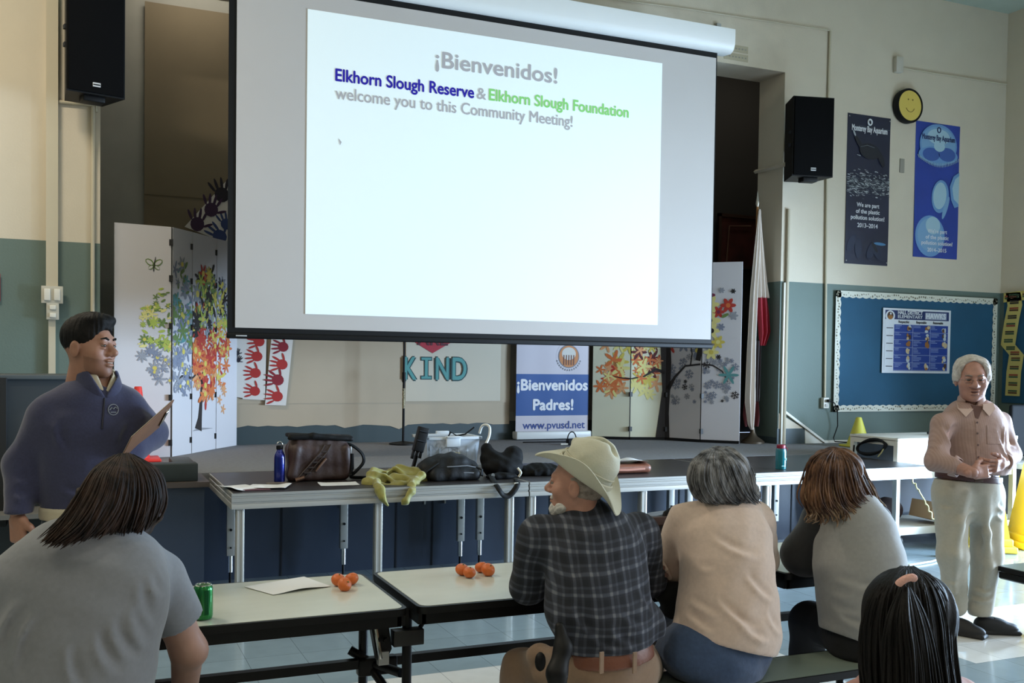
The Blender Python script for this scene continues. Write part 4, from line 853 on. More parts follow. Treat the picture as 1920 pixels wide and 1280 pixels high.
# wet floor signs: four sided yellow caution cones
M_wf = mat('caution_yellow', (232, 200, 70), .45)
def wet(loc, rz, label):
    t = empty('wet_floor_sign', loc, label, 'wet floor sign', 'yellow caution cones', rz)
    MB().box((0, 0, .03), (.44, .44, .06), M_wf, bev=.015).box((0, 0, .09), (.38, .38, .07), M_wf, bev=.015).build('base', t)
    def ring(z): r = .165-.115*(z-.12)/.83; return [(-r, -r, z), (r, -r, z), (r, r, z), (-r, r, z)]
    b = MB(); vs = ring(.12)+ring(.95); b.add(vs, [(0, 1, 5, 4), (1, 2, 6, 5), (2, 3, 7, 6), (3, 0, 4, 7), (4, 5, 6, 7)], M_wf).build('body', t)
    L = MB(); tilt = math.atan(.115/.83); mt = mat('sign_ink', (60, 56, 40), .6); mt2 = mat('sign_faded', (176, 160, 70), .6)
    for side, mm in ((0, mt), (1, mt2)):
        RZ = Matrix.Rotation(side*math.pi/2, 4, 'Z')
        def put(txt, z, s_, wd, spin=0):
            r = .165-.115*(z-.12)/.83; MM = RZ @ Matrix.Translation((0, -r-.002, z)) @ Matrix.Rotation(math.pi/2-tilt, 4, 'X') @ Matrix.Rotation(spin, 4, 'Z'); text_geo(txt, s_, mm, L, MM, 'CENTER', .002, fit=wd)
        for i, ch in enumerate('CAUTION'): put(ch, .84-.055*i, .06, .034 if ch != 'I' else .008)
        put('WET', .245, .075, .15); put('FLOOR', .18, .065, .19)
        r = .165-.115*(.38-.12)/.83; MM = RZ @ Matrix.Translation((0, -r-.003, .38)) @ Matrix.Rotation(math.pi/2-tilt, 4, 'X')
        L.tube([(-.05, -.05, 0), (.0, .0, 0), (.02, .06, 0)], .006, mm, 6, MM); L.tube([(0, 0, 0), (.05, -.02, 0)], .006, mm, 6, MM); L.tube([(.015, .04, 0), (-.03, .045, 0)], .005, mm, 6, MM); L.lathe([(.014, 0), (.014, .002), (0, .002)], mm, 12, MM @ Matrix.Translation((.028, .08, 0))); L.box((0, -.07, 0), (.13, .006, .002), mm, MM)
    L.build('lettering', t)
    return t
wet((7.56, 6.56, 0), math.radians(-32), 'yellow caution cone sign standing right beside the man in khaki trousers')
wet((8.12, 6.50, 0), math.radians(-20), 'second yellow caution cone sign cut off by the right edge of the photo')
# white utility cart behind the risers
t = thing('utility_cart', (7.6, 7.1, 0), 'white metal utility cart with a coiled cable on its end, behind the risers', 'cart')
CX0, CX1, CY0, CY1 = 6.78, 8.24, 6.85, 7.40; M_cart = mat('cart_white', (226, 224, 214), .45); M_carts = mat('cart_grey', (150, 148, 134), .5)
for x in (CX0, CX1):
    for y in (CY0, CY1): kid(MB().box((x, y, .56), (.04, .05, .88), M_cart).build('post'), t)
kid(MB().box(((CX0+CX1)/2, (CY0+CY1)/2, .985), (CX1-CX0+.05, CY1-CY0+.06, .03), M_cart, bev=.005).build('top'), t)
kid(MB().box(((CX0+CX1)/2+.0, CY0-.006, .80), (CX1-CX0, .012, .34), M_cart).build('front_panel'), t)
kid(MB().box(((CX0+CX1)/2, (CY0+CY1)/2, .155), (CX1-CX0+.04, CY1-CY0+.04, .07), M_cart, bev=.004).build('shelf'), t)
kid(MB().box((CX0+.01, (CY0+CY1)/2, .66), (.012, CY1-CY0, .03), M_carts).box((CX0, (CY0+CY1)/2, .955), (.05, CY1-CY0, .05), M_cart).build('end_rail'), t)
kid(MB().box(((CX0+CX1)/2, CY1, .6), (CX1-CX0, .01, .75), mat('cart_back_dark', (70, 74, 84), .6)).build('back_panel'), t)
for x in (CX0+.05, CX1-.05):
    for y in (CY0+.03, CY1-.03): kid(MB().tube([(x-.02, y, .06), (x+.02, y, .06)], .058, M_black, 20).box((x, y, .1), (.03, .06, .04), M_steel).build('castor'), t)
b = MB(); random.seed(2)
for k in range(5):
    s_ = .01*k; b.tube([(CX0-.045-.006*(k % 3), 7.12+(.19-s_*.6)*math.cos(a), .90+(.055+s_*.5)*math.sin(a)-.03*math.cos(a)) for a in np.linspace(0, 2*math.pi, 30)], .008, M_black, 8)
b.tube([(CX0-.05, 6.95, .92), (CX0-.07, 6.97, .86), (CX0-.06, 7.02, .82)], .006, mat('cream_cable', (206, 196, 140), .5)); b.tube([(CX0-.05, 7.34, .90), (CX0-.05, 7.35, .78)], .008, M_black)
tag(b.build('coiled_cable'), 'black cable coiled and hung on the left end of the white cart', 'cable')
b = MB(); b.tube([(7.35, 6.93, 1.012), (7.6, 7.0, 1.016), (7.8, 6.95, 1.012), (8.0, 7.05, 1.015)], .012, M_black); b.tube([(7.4, 7.1, 1.02), (7.7, 7.05, 1.03), (8.05, 6.9, 1.02)], .012, M_black)
tag(b.build('loose_cable'), 'short black cables lying on top of the white cart', 'cable')
tag(MB().box((7.66, 6.93, 1.028), (.34, .12, .042), mat('turquoise', (60, 170, 196), .5), bev=.012).build('turquoise_case'), 'turquoise case lying on the white cart behind the man in the striped shirt', 'case')
tag(MB().box((7.02, 7.05, .27), (.24, .26, .16), mat('cardboard', (186, 150, 112), .8), Matrix.Translation((7.02, 7.05, .27)) @ Matrix.Rotation(.22, 4, 'Y') @ Matrix.Translation((-7.02, -7.05, -.27)) @ Matrix.Translation((.29, -.08, .10))).build('cardboard_box'), 'tilted cardboard box on the lower shelf of the white cart', 'box')
bg = Fld(); bg.ell((7.02, 7.2, .30), (.15, .13, .12)).ell((6.94, 7.2, .28), (.1, .12, .10)); bg.post(wrinkle(.006, 30, 4)); bg.cut((0, 0, .195), (0, 0, -1))
tag(sdf_obj('dark_bundle', bg, .012, mat('dark_bundle_cloth', (46, 32, 34), .8)), 'dark brown bundle on the lower shelf of the white cart', 'bundle')
b = MB(); pts_ = [Vector((6.72, 6.72, .74))]
for i in range(60): s_ = i/59; pts_.append(Vector((6.76+.22*s_+.008*math.sin(i*1.3), 6.66-.25*s_, .66-.648*s_**1.15+.010*math.sin(i*1.1))))
b.tube(pts_, .007, MATS['cream_cable'], 6); b.tube([pts_[-1], (6.85, 6.35, .012), (6.6, 6.25, .012), (6.3, 6.2, .012), (6.2, 6.3, .012)], .008, M_white, 6); b.box((6.95, 6.40, .03), (.10, .06, .05), M_white)
tag(b.build('extension_cord'), 'cream extension cord dangling from the riser end down to the floor', 'cord')
# white table at the right edge and the dark monitor on it
t = thing('side_table', (8.9, 7.0, 0), 'white topped table with open dark front at the right edge', 'table')
kid(MB().box((9.1, 7.1, .70), (1.55, .7, .05), M_cart, bev=.006).build('tabletop'), t)
b = MB()
for x in (8.55, 9.84):
    for y in (6.79, 7.41): kid(MB().box((x, y, .34), (.045, .045, .68), M_cart).build('leg'), t)
kid(MB().box((9.2, 7.1, .12), (1.3, .6, .03), M_cart).build('shelf'), t); kid(MB().box((9.2, 7.42, .4), (1.3, .02, .56), M_dark).build('back_panel'), t)
b = MB(); b.box((9.0, 7.0, .735), (.25, .2, .02), M_black, bev=.005).box((9.0, 7.03, .80), (.05, .04, .12), M_black); tt = thing('monitor', (9.0, 7.0, .725), 'black screen standing on the white table at the right edge', 'monitor')
kid(b.build('stand'), tt); q = WY(1905, 808, 7.0)
kid(MB().box((q.x+.22, 7.0, q.z+.01), (.62, .05, .50), mat('monitor_black', (20, 21, 24), .75, spec=.2), bev=.05).build('display'), tt)
# dark upright cabinet at the left edge with a bottle on its ledge
t = thing('dark_cabinet', (-.7, 7.5, 0), 'dark upright cabinet against the green wall behind the man in the navy sweater', 'cabinet')
M_cab = mat('cabinet_dark', (54, 60, 64), .5); kid(MB().box((-.9, 7.75, .745), (1.9, .5, 1.49), M_cab, bev=.01).build('body'), t)
kid(MB().box((-.9, 7.72, 1.495), (1.94, .58, .03), mat('cabinet_top', (74, 80, 82), .5), bev=.005).build('top'), t)
kid(MB().box((-.95, 7.42, 1.0), (1.05, .16, .98), mat('cabinet_black', (20, 21, 22), .6)).build('front_cloth'), t)
kid(MB().box((-.75, 7.33, .60), (1.5, .4, .03), mat('ledge_grey', (110, 108, 104), .5)).build('ledge'), t)
t = thing('water_bottle', (-.33, 7.24, .615), 'clear plastic water bottle with a white label behind the arm of the man in navy', 'bottle')
kid(MB().lathe([(.001, 0), (.033, .003), (.034, .08), (.032, .15), (.014, .19), (.013, .205)], mat('clear_plastic', (190, 196, 194), .15, alpha=.45), 20, c=(-.33, 7.24, .615)).build('body'), t)
kid(MB().lathe([(.0345, .04), (.0345, .12)], mat('label_white', (190, 188, 180), .6), 20, c=(-.33, 7.24, .615)).build('label'), t); kid(MB().lathe([(.014, .2), (.014, .218), (.001, .219)], M_white, 16, c=(-.33, 7.24, .615)).build('cap'), t)
q = WY(-4, 530, YW-.03); tag(MB().grid(lambda u, v: (q.x-.20+.215*u, YW-.03+.012*math.sin(9*u), q.z-.14+.3*v*(1-.3*u)), 10, 6, M_fr, .004).build('red_pennant'), 'red cloth just showing at the far left edge', 'pennant')
# ceiling lamp fixtures, unseen, added to carry the warm room light
for x, y in LAMPS:
    t = empty('added_ceiling_lamp', (x, y, 5.7), 'long ceiling lamp added out of view for room light', 'lamp', 'added ceiling lamps')
    MB().box((0, 0, .09), (1.3, .36, .08), M_white).build('housing', t); MB().box((0, 0, .035), (1.2, .3, .03), mat('lamp_diffuser', (255, 244, 224), .5, emit=1.5)).build('diffuser', t)
# ------------------------------------------------------------------ platform risers in front of the stage
M_deck = mat('riser_deck', (44, 40, 41), .38, bump=.08, bscale=200, var=.12, vscale=5)
RY0, RY1 = 6.37, 7.54
def riser(X0, X1, label, front, rear):
    t = empty('platform_riser', (X0, RY0, 0), label, 'platform riser', 'stage risers')
    kid(obox('deck', (X0+.012, RY0+.012, .775), (X1-.012, RY1, .80), M_deck), t)
    b = MB(); pf = [(0, .798), (0, .782), (.006, .779), (.006, .768), (0, .765), (0, .745), (.008, .742), (.008, .733), (0, .730), (-.004, .712), (-.004, .700), (.03, .700), (.03, .798)]
    b.prism([(RY0+p, z) for p, z in pf], 0, X0, X1, M_alu)
    b.prism([(X0+p*.8, z) for p, z in pf], 1, RY0+.03, RY1, M_alu); b.prism([(X1-p*.8, z) for p, z in pf], 1, RY0+.03, RY1, M_alu)
    b.box(((X0+X1)/2, RY1-.02, .74), (X1-X0-.06, .03, .07), M_alu)
    kid(b.build('edge_frame'), t)
    for x in front:
        g = MB(); g.box((x, RY0+.05, .35), (.052, .052, .70), M_alu, bev=.004)
        for dx in (-.014, .014): g.box((x+dx, RY0+.0235, .36), (.006, .004, .66), mat('alu_light', (206, 204, 198), .4, .4))
        g.tube([(x, RY0+.022, .16), (x, RY0+.018, .16)], .009, M_black, 10)
        kid(g.build('leg'), t)
    for x in rear:
        g = MB(); g.box((x, RY1-.12, .46), (.058, .045, .50), M_alu, bev=.004); g.tube([(x, RY1-.12, .21), (x, RY1-.12, .09)], .020, M_chrome, 14); g.tube([(x, RY1-.12, .1), (x, RY1-.12, .0)], .010, M_black, 10)
        g.tube([(x, RY1-.144, .40), (x, RY1-.150, .40)], .010, M_black, 10); g.tube([(x, RY1-.144, .27), (x, RY1-.150, .27)], .007, M_black, 8)
        kid(g.build('rear_leg'), t)
    return t
def lx(px, Y): return WY(px, 1000, Y).x
riser(.885, 2.915, 'aluminium edged stage riser at the left, under the brown messenger bag', [lx(449, RY0+.05), lx(708, RY0+.05), lx(954, RY0+.05)], [lx(432, RY1-.12), lx(644, RY1-.12), lx(863, RY1-.12), lx(899, RY1-.12)])
riser(2.925, 4.855, 'aluminium edged stage riser in the middle, under the brown folder', [lx(995, RY0+.05), lx(1203, RY0+.05), lx(1415, RY0+.05)], [lx(1035, RY1-.12), lx(1256, RY1-.12), lx(1290, RY1-.12)])
riser(4.865, 6.70, 'aluminium edged stage riser at the right end, under the teal bottle', [lx(1436, RY0+.05), lx(1600, RY0+.05)], [lx(1452, RY1-.12), 6.45])
# ------------------------------------------------------------------ things lying on the risers
t = thing('drinking_bottle', (1.273, 6.88, ST), 'tall dark blue metal drinking bottle left of the brown bag', 'bottle')
P_ = (1.273, 6.88, ST); M_bot = mat('bottle_blue', (22, 34, 120), .25, .5, coat=.5)
kid(MB().lathe([(.03, 0), (.037, .004), (.0375, .012), (.0375, .165), (.035, .185), (.026, .205), (.020, .215), (.019, .225)], M_bot, 32, c=P_).build('body'), t)
kid(MB().lathe([(.020, .222), (.023, .226), (.023, .247), (.018, .25)], M_black, 24, c=P_).build('cap'), t)
kid(MB().tube([(P_[0]+.017*math.cos(a), P_[1], ST+.255+.02*math.sin(a)) for a in np.linspace(0, math.pi, 12)], .0045, M_chrome).build('loop'), t)
t = thing('drinking_bottle', (5.21, 6.55, ST), 'teal see-through drinking bottle with red lid on the right riser', 'bottle')
P_ = (5.245, 6.55, ST); M_nal = mat('bottle_teal', (24, 112, 124), .15, coat=.6, alpha=.92)
kid(MB().lathe([(.04, 0), (.0435, .004), (.0435, .145), (.040, .165), (.031, .172)], M_nal, 32, c=P_).build('body'), t)
kid(MB().lathe([(.034, .17), (.035, .172), (.035, .195), (.030, .20), (.002, .202)], mat('lid_red', (140, 34, 56), .4), 28, c=P_).build('lid'), t)
b = MB(); b.tube([(5.245+.026, 6.55, ST+.19), (5.245+.046, 6.53, ST+.17), (5.245+.045, 6.53, ST+.15)], .004, MATS['lid_red'], 6); kid(b.build('lid_strap'), t)
b = MB(); b.box((5.262, 6.5062, ST+.085), (.012, .001, .022), mat('print_pale_teal', (120, 176, 180), .5)).box((5.235, 6.5062, ST+.03), (.03, .001, .006), MATS['print_pale_teal']); kid(b.build('print'), t)
# brown messenger bag
t = thing('messenger_bag', (1.62, 6.86, ST), 'worn dark brown messenger bag with a black flap standing on the left riser', 'bag')
M_bag = mat('bag_brown', (58, 40, 37), .55, bump=.35, bscale=12, var=.15, vscale=9); M_strap = mat('bag_black', (12, 12, 13), .65, spec=.25)
a_, c_ = WY(540, 895, 6.85), WY(658, 895, 6.85)
F = Fld(); F.box(((a_.x+c_.x)/2, 6.92, ST+.125), (.215, .075, .13), rnd=.04).box(((a_.x+c_.x)/2, 6.92, ST+.20), (.20, .07, .11), rnd=.05, k=.03)
F.cap((a_.x+.02, 6.86, ST+.05), (a_.x+.06, 6.85, ST+.23), .018, k=.03).cap((c_.x-.02, 6.86, ST+.05), (c_.x-.03, 6.85, ST+.22), .02, k=.03); F.post(wrinkle(.0035, 28, 2)); F.cut((0, 0, ST), (0, 0, -1))
kid(sdf_obj('body', F, .009, M_bag), t); mx_ = (a_.x+c_.x)/2
F = Fld(); F.box((mx_+.01, 6.93, ST+.300), (.225, .085, .016), R=np.array(Matrix.Rotation(math.radians(3), 3, 'Y')), rnd=.012, k=.02).cap((mx_-.21, 6.86, ST+.297), (mx_-.05, 6.85, ST+.320), .012, k=.02).cap((mx_-.05, 6.85, ST+.320), (mx_+.22, 6.86, ST+.285), .012, k=.02); F.post(wrinkle(.003, 30, 5))
kid(sdf_obj('flap', F, .008, M_strap), t)
fy_ = 6.838; b = MB()
for o_ in (-.03, .015): b.tube([(mx_-.12+o_, fy_+.004, ST+.03), (mx_-.04+o_, fy_, ST+.12), (mx_+.03+o_, fy_, ST+.20), (mx_+.06+o_, fy_+.006, ST+.25)], .010, mat('bag_trim', (48, 36, 34), .6), 6, flat=.5)
for k in range(5): b.box((mx_-.09+.03*k, fy_-.004, ST+.06+.036*k), (.05, .006, .012), MATS['bag_trim'], bev=.002)
kid(b.build('diagonal_strap'), t)
kid(MB().tube([(mx_-.03, fy_, ST+.07), (mx_+.0, fy_-.006, ST+.11), (mx_+.04, fy_-.002, ST+.155)], [.014, .016, .016], mat('leather_tan', (98, 72, 58), .6), 8, flat=.5).tube([(mx_-.17, fy_+.004, ST+.012), (mx_-.11, fy_-.001, ST+.03)], [.03, .022], MATS['leather_tan'], 10, flat=.5).build('leather_patch'), t)
b = MB(); pts_ = [(mx_+.19, 6.90, ST+.25), (mx_+.24, 6.88, ST+.235), (mx_+.30, 6.86, ST+.18), (mx_+.31, 6.86, ST+.12), (mx_+.26, 6.86, ST+.06), (mx_+.22, 6.86, ST+.02), (mx_+.30, 6.84, ST+.015), (mx_+.34, 6.85, ST+.012)]
b.tube(spl(pts_), .025, M_strap, 8, flat=.45); b.box((mx_+.215, 6.85, ST+.21), (.012, .01, .05), M_steel, bev=.002)
for k in range(7): b.tube([(mx_+.205+.004*k, 6.85, ST+.03+.008*k), (mx_+.225, 6.845, ST+.04+.024*k)], .012, M_strap, 6)
kid(b.build('shoulder_strap'), t)
# papers
M_pap = mat('white_paper', (226, 226, 226), .7)
def paper(label, loc, rz, w=.21, h=.28, curl=.02, z=ST, m=M_pap, group='loose papers', name='paper', ph=0):
    M_ = Matrix.Translation((loc[0], loc[1], z+.0015)) @ Matrix.Rotation(rz, 4, 'Z')
    o = MB().grid(lambda u, v: ((u-.5)*w, (v-.5)*h, curl*max(0, math.sin(5*v+ph))**2*(.3+.7*u)+curl*.8*(u-.5)**2*4*max(0, math.cos(3*u+ph))), 14, 14, m, .0012, M_).build(name)
    return tag(o, label, 'paper', group)
c = WZ(415, 912, ST); 
paper('crumpled white paper overhanging the left end of the riser', (.98, 6.62), .35, .22, .30, .018)
paper('white sheet overlapping the crumpled paper near the blue bottle', (1.15, 6.60), 1.15, .20, .26, .012, ST+.006, ph=1.2)
tag(MB().box((1.05, 6.52, ST+.004), (.18, .12, .004), mat('folder_maroon', (96, 58, 66), .6)).build('folder'), 'dull maroon folder under the papers at the left end of the riser', 'folder')
paper('single white sheet lying in front of the brown messenger bag', (1.62, 6.62), 1.5, .15, .26, .006, ST+.002, ph=2.4)
tag(MB().box((1.235, 6.76, ST+.006), (.14, .05, .010), mat('wallet_brown', (104, 92, 80), .5), bev=.004).build('wallet'), 'small brown wallet beside the blue bottle', 'wallet')
# green jacket
M_olive = mat('jacket_olive', (138, 132, 60), .6, bump=.4, bscale=14, var=.2, vscale=14, sheen=.3)
def J_(px, py, Y): q = WY(px, py, Y); return (q.x, q.y, q.z)
F = Fld()
F.chain([J_(692, 905, 6.62), J_(700, 888, 6.68), J_(722, 886, 6.72), J_(748, 882, 6.76), J_(778, 884, 6.72), (J_(786, 898, 6.66))], [.05, .035, .03, .035, .04, .045], k=.03)
F.chain([J_(690, 906, 6.58), J_(715, 910, 6.53), J_(745, 912, 6.5), J_(775, 905, 6.5), J_(788, 892, 6.55)], [.04, .03, .028, .03, .03], k=.03)
F.chain([J_(702, 893, 6.6), J_(722, 890, 6.58), J_(742, 906, 6.53)], [.025, .018, .016], k=.02).chain([J_(725, 884, 6.68), J_(740, 879, 6.7), J_(757, 893, 6.65)], [.02, .022, .018], k=.02)
F.chain([J_(706, 905, 6.48), J_(714, 918, 6.36), J_(718, 932, 6.335), J_(727, 948, 6.33)], [.034, .034, .024, .006], k=.02)
F.chain([J_(776, 903, 6.48), J_(771, 922, 6.35), J_(762, 938, 6.335), J_(750, 949, 6.33)], [.034, .026, .018, .005], k=.02)
F.chain([J_(705, 900, 6.6), J_(735, 900, 6.62), J_(770, 898, 6.58)], [.035, .04, .035], k=.04).chain([J_(712, 890, 6.72), J_(745, 890, 6.74), J_(775, 890, 6.68)], [.03, .035, .03], k=.03)
F.post(lambda P_, D: D+.012*np.abs(np.sin(P_[..., 0]*24+26*P_[..., 2]+20*P_[..., 1]+2*np.sin(20*P_[..., 2])))-.006); F.post(wrinkle(.005, 34, 7, 6)); F.cut((0, 6.6, ST+.001), (0, 0, -1), 0) if False else None
tag(sdf_obj('jacket', F, .007, M_olive), 'crumpled olive green jacket with sleeves hanging over the riser edge', 'jacket')
# black backpack
M_pack = mat('backpack_black', (20, 21, 24), .6, spec=.3, bump=.3, bscale=18, var=.2, vscale=10)
t = thing('backpack', (2.35, 6.72, ST), 'black backpack lying flat between the olive jacket and the plastic bin', 'backpack')
a_ = J_(840, 900, 6.7); F = Fld(); F.ell((a_[0], 6.72, ST+.07), (.22, .13, .10)).box((a_[0]+.02, 6.70, ST+.04), (.19, .13, .045), rnd=.04, k=.03).ell((a_[0]+.03, 6.72, ST+.135), (.13, .1, .05), k=.03).ell((a_[0]-.12, 6.72, ST+.085), (.09, .08, .05), k=.03)
F.post(wrinkle(.006, 26, 8)); F.cut((0, 0, ST), (0, 0, -1)); kid(sdf_obj('body', F, .009, M_pack), t)
b = MB(); mz = mat('zip_grey', (120, 122, 126), .4)
b.tube([(a_[0]-.05, 6.585, ST+.10), (a_[0]+.1, 6.575, ST+.105), (a_[0]+.19, 6.62, ST+.085)], .004, mz, 6); b.tube([(a_[0]-.03, 6.58, ST+.06), (a_[0]+.12, 6.565, ST+.055), (a_[0]+.22, 6.6, ST+.045)], .004, mz, 6)
kid(b.build('zip'), t)
b = MB(); b.tube([(a_[0]-.22, 6.6, ST+.02), (a_[0]-.2, 6.62, ST+.07), (a_[0]-.1, 6.64, ST+.13)], .018, M_strap, 8, flat=.5); b.tube([(a_[0]+.16, 6.64, ST+.10), (a_[0]+.22, 6.6, ST+.07), (a_[0]+.21, 6.58, ST+.03)], .016, M_strap, 8, flat=.5); kid(b.build('strap'), t)
# plastic bin with cables
t = thing('storage_bin', (2.75, 6.98, ST), 'clear plastic storage bin full of cables with white latches', 'storage bin')
M_bin = mat('bin_plastic', (206, 216, 226), .2, alpha=.42); M_lat = mat('latch_white', (216, 222, 226), .4, alpha=.85)
a_, c_ = WY(804, 880, 6.88), WY(898, 880, 6.88); bx, bX = a_.x-.01, c_.x+.01; by0, by1 = 6.90, 7.20; zt = ST+.275
b = MB()
def wall_(p, q, r, s): b.add([p, q, r, s], [(0, 1, 2, 3)], M_bin)
i_ = .025; lo_ = [(bx+i_, by0+i_, ST+.004), (bX-i_, by0+i_, ST+.004), (bX-i_, by1-i_, ST+.004), (bx+i_, by1-i_, ST+.004)]; hi_ = [(bx, by0, zt), (bX, by0, zt), (bX, by1, zt), (bx, by1, zt)]
for k in range(4): wall_(lo_[k], lo_[(k+1) % 4], hi_[(k+1) % 4], hi_[k])
b.add(lo_, [(0, 1, 2, 3)], M_bin)
bo = b.build('tub'); sm = bo.modifiers.new('t', 'SOLIDIFY'); sm.thickness = .003; kid(bo, t)
b = MB()
for (x0_, y0_, x1_, y1_) in ((bx, by0, bX, by0), (bx, by1, bX, by1), (bx, by0, bx, by1), (bX, by0, bX, by1)): b.box(((x0_+x1_)/2, (y0_+y1_)/2, zt), (abs(x1_-x0_)+.03, abs(y1_-y0_)+.03, .022), M_lat, bev=.004)
for k in range(6): b.box((bx+.03+(bX-bx-.06)*k/5, by0+.006, ST+.14), (.006, .008, .22), M_bin)
kid(b.build('rim'), t)
for x in ((bx+bX)/2-.03, ): kid(MB().box((x+.02, by0-.018, zt-.03), (.11, .02, .07), M_lat, bev=.006).box((x+.02, by0-.02, zt+.01), (.11, .05, .012), M_lat, bev=.004).build('latch'), t)
kid(MB().box(((bx+bX)/2+.02, by1+.005, zt+.012), (.10, .03, .04), M_lat, bev=.004).build('latch'), t)
kid(MB().box(((bx+bX)/2+.01, by0+.008, ST+.15), (.09, .003, .04), mat('bin_label', (214, 214, 190), .6)).build('label'), t)
random.seed(21); b = MB(); mg = mat('cable_grey', (110, 116, 126), .5)
for k in range(9):
    cx, cy = random.uniform(bx+.09, bX-.09), random.uniform(by0+.08, by1-.08); r = random.uniform(.05, .09); ph = random.uniform(0, 6)
    b.tube([(cx+r*math.cos(a+ph), cy+r*.7*math.sin(a), ST+.04+.022*k+.03*math.sin(2*a+ph)) for a in np.linspace(0, 5.6, 24)], .006, mg if k % 3 else M_black, 6)
tag(b.build('cables'), 'tangle of grey and black cables inside the plastic bin', 'cables')
b = MB(); b.tube([((bx+bX)/2, by1-.08, ST+.2), ((bx+bX)/2+.05, by1-.1, zt+.03), ((bx+bX)/2+.10, by1-.1, zt+.0), ((bx+bX)/2+.13, by0+.1, zt+.02), ((bx+bX)/2+.2, by0+.1, zt+.07)], .006, M_black, 8)
tag(b.build('cable'), 'black cable curling up out of the plastic bin', 'cable')
pts_ = [J_(899, 812, 6.98), J_(903, 800, 6.96), J_(910, 796, 6.93), J_(918, 801, 6.9), J_(917, 818, 6.88), J_(909, 838, 6.86), J_(906, 860, 6.85), J_(910, 886, 6.84)]
tag(MB().tube(spl(pts_), .010, mat('white_cable', (222, 222, 218), .5), 10).build('white_cable'), 'thick white cable arching over the right corner of the plastic bin', 'cable')
# tilted black adapter rack at the bin's left side
t = thing('power_strip_block', (2.45, 6.9, ST), 'black ribbed clamp case leaning on the left side of the plastic bin', 'clamp case')
a_ = J_(788, 826, 6.86); MM = Matrix.Translation(a_) @ Matrix.Rotation(math.radians(15), 4, 'Y')
kid(MB().box((0, 0, .01), (.075, .06, .18), M_black, MM, bev=.006).box((-.0, -.034, .07), (.07, .008, .006), M_slot, MM).box((0, -.034, .0), (.07, .008, .006), M_slot, MM).build('body'), t)
b = MB()
for k in range(3): b.box((-.028+.028*k, 0, -.11+.008*k), (.016, .03, .06+.01*(k % 2)), M_black, MM, bev=.003)
kid(b.build('foot'), t)
kid(MB().box((0, .0, -.16), (.02, .03, .10), M_black, MM).build('prong'), t)
# black soft bag
t = thing('shoulder_bag', (3.0, 6.7, ST), 'open black padded shoulder bag with its strap hanging over the riser edge', 'bag')
F = Fld(); a_ = J_(950, 880, 6.72)
F.ell((a_[0]-.02, 6.75, ST+.07), (.15, .11, .085)).ell(J_(962, 855, 6.78), (.07, .06, .075), k=.04).ell(J_(925, 862, 6.78), (.06, .06, .07), k=.03).chain([J_(912, 838, 6.83), J_(916, 862, 6.8), J_(925, 885, 6.75)], [.035, .05, .05], k=.03).ell(J_(940, 893, 6.6), (.13, .05, .035), k=.02)
F.post(wrinkle(.005, 28, 9)); F.cut((0, 0, ST), (0, 0, -1)); M_bk2 = mat('bag_soft_black', (11, 11, 12), .75, spec=.2, bump=.2, bscale=20)
kid(sdf_obj('body', F, .008, M_bk2), t)
b = MB(); b.tube(spl([J_(920, 890, 6.6), J_(928, 905, 6.4), J_(936, 918, 6.34), J_(944, 928, 6.335), J_(954, 929, 6.335), J_(965, 918, 6.335), J_(971, 905, 6.36), J_(966, 898, 6.5)]), .020, M_strap, 8, flat=.4)
kid(b.build('strap'), t)
b = MB(); q = J_(968, 906, 6.35); b.box(q, (.03, .012, .012), M_white, bev=.003); q = J_(973, 885, 6.52); b.tube(spl([(q[0]-.01, q[1], q[2]+.03), (q[0]+.006, q[1]-.02, q[2]), (q[0]-.005, q[1]-.01, q[2]-.03)]), .009, M_white, 8); q = J_(922, 890, 6.57); b.tube([(q[0], q[1]-.02, q[2]+.0), (q[0], q[1]-.026, q[2])], .014, M_steel, 14)
kid(b.build('buckle'), t)
F = Fld(); F.ell(J_(1010, 882, 6.78), (.16, .1, .06)).ell(J_(985, 886, 6.76), (.09, .08, .045), k=.03).box(J_(1020, 884, 6.74), (.12, .08, .03), rnd=.02, k=.02); F.post(wrinkle(.005, 30, 12)); F.cut((0, 0, ST), (0, 0, -1))
tag(sdf_obj('pouch', F, .008, M_bk2), 'low black cloth pouch on the riser left of the man in the hat', 'pouch')
q = WZ(1072, 834, ST); t = thing('wire_clip', (q.x, q.y, ST), 'small black block with an upright wire loop on the stage behind the hat', 'clip')
kid(MB().box((q.x, q.y, ST+.03), (.11, .06, .06), M_black, bev=.008).build('body'), t); kid(MB().tube([(q.x+.05*math.cos(a), q.y, ST+.05+.085*math.sin(a)) for a in np.linspace(0, math.pi, 16)], .006, M_black, 8).build('loop'), t)
kid(MB().tube([(q.x-.13, q.y-.01, ST+.012), (q.x-.04, q.y-.02, ST+.012)], .008, M_white, 8).build('tip'), t)
tag(MB().tube([(4.25, 9.45, ST+.006), (4.7, 9.4, ST+.006), (5.15, 9.55, ST+.006)], .006, M_black, 6).build('floor_cable'), 'thin black cable lying on the stage in front of the banner', 'cable')
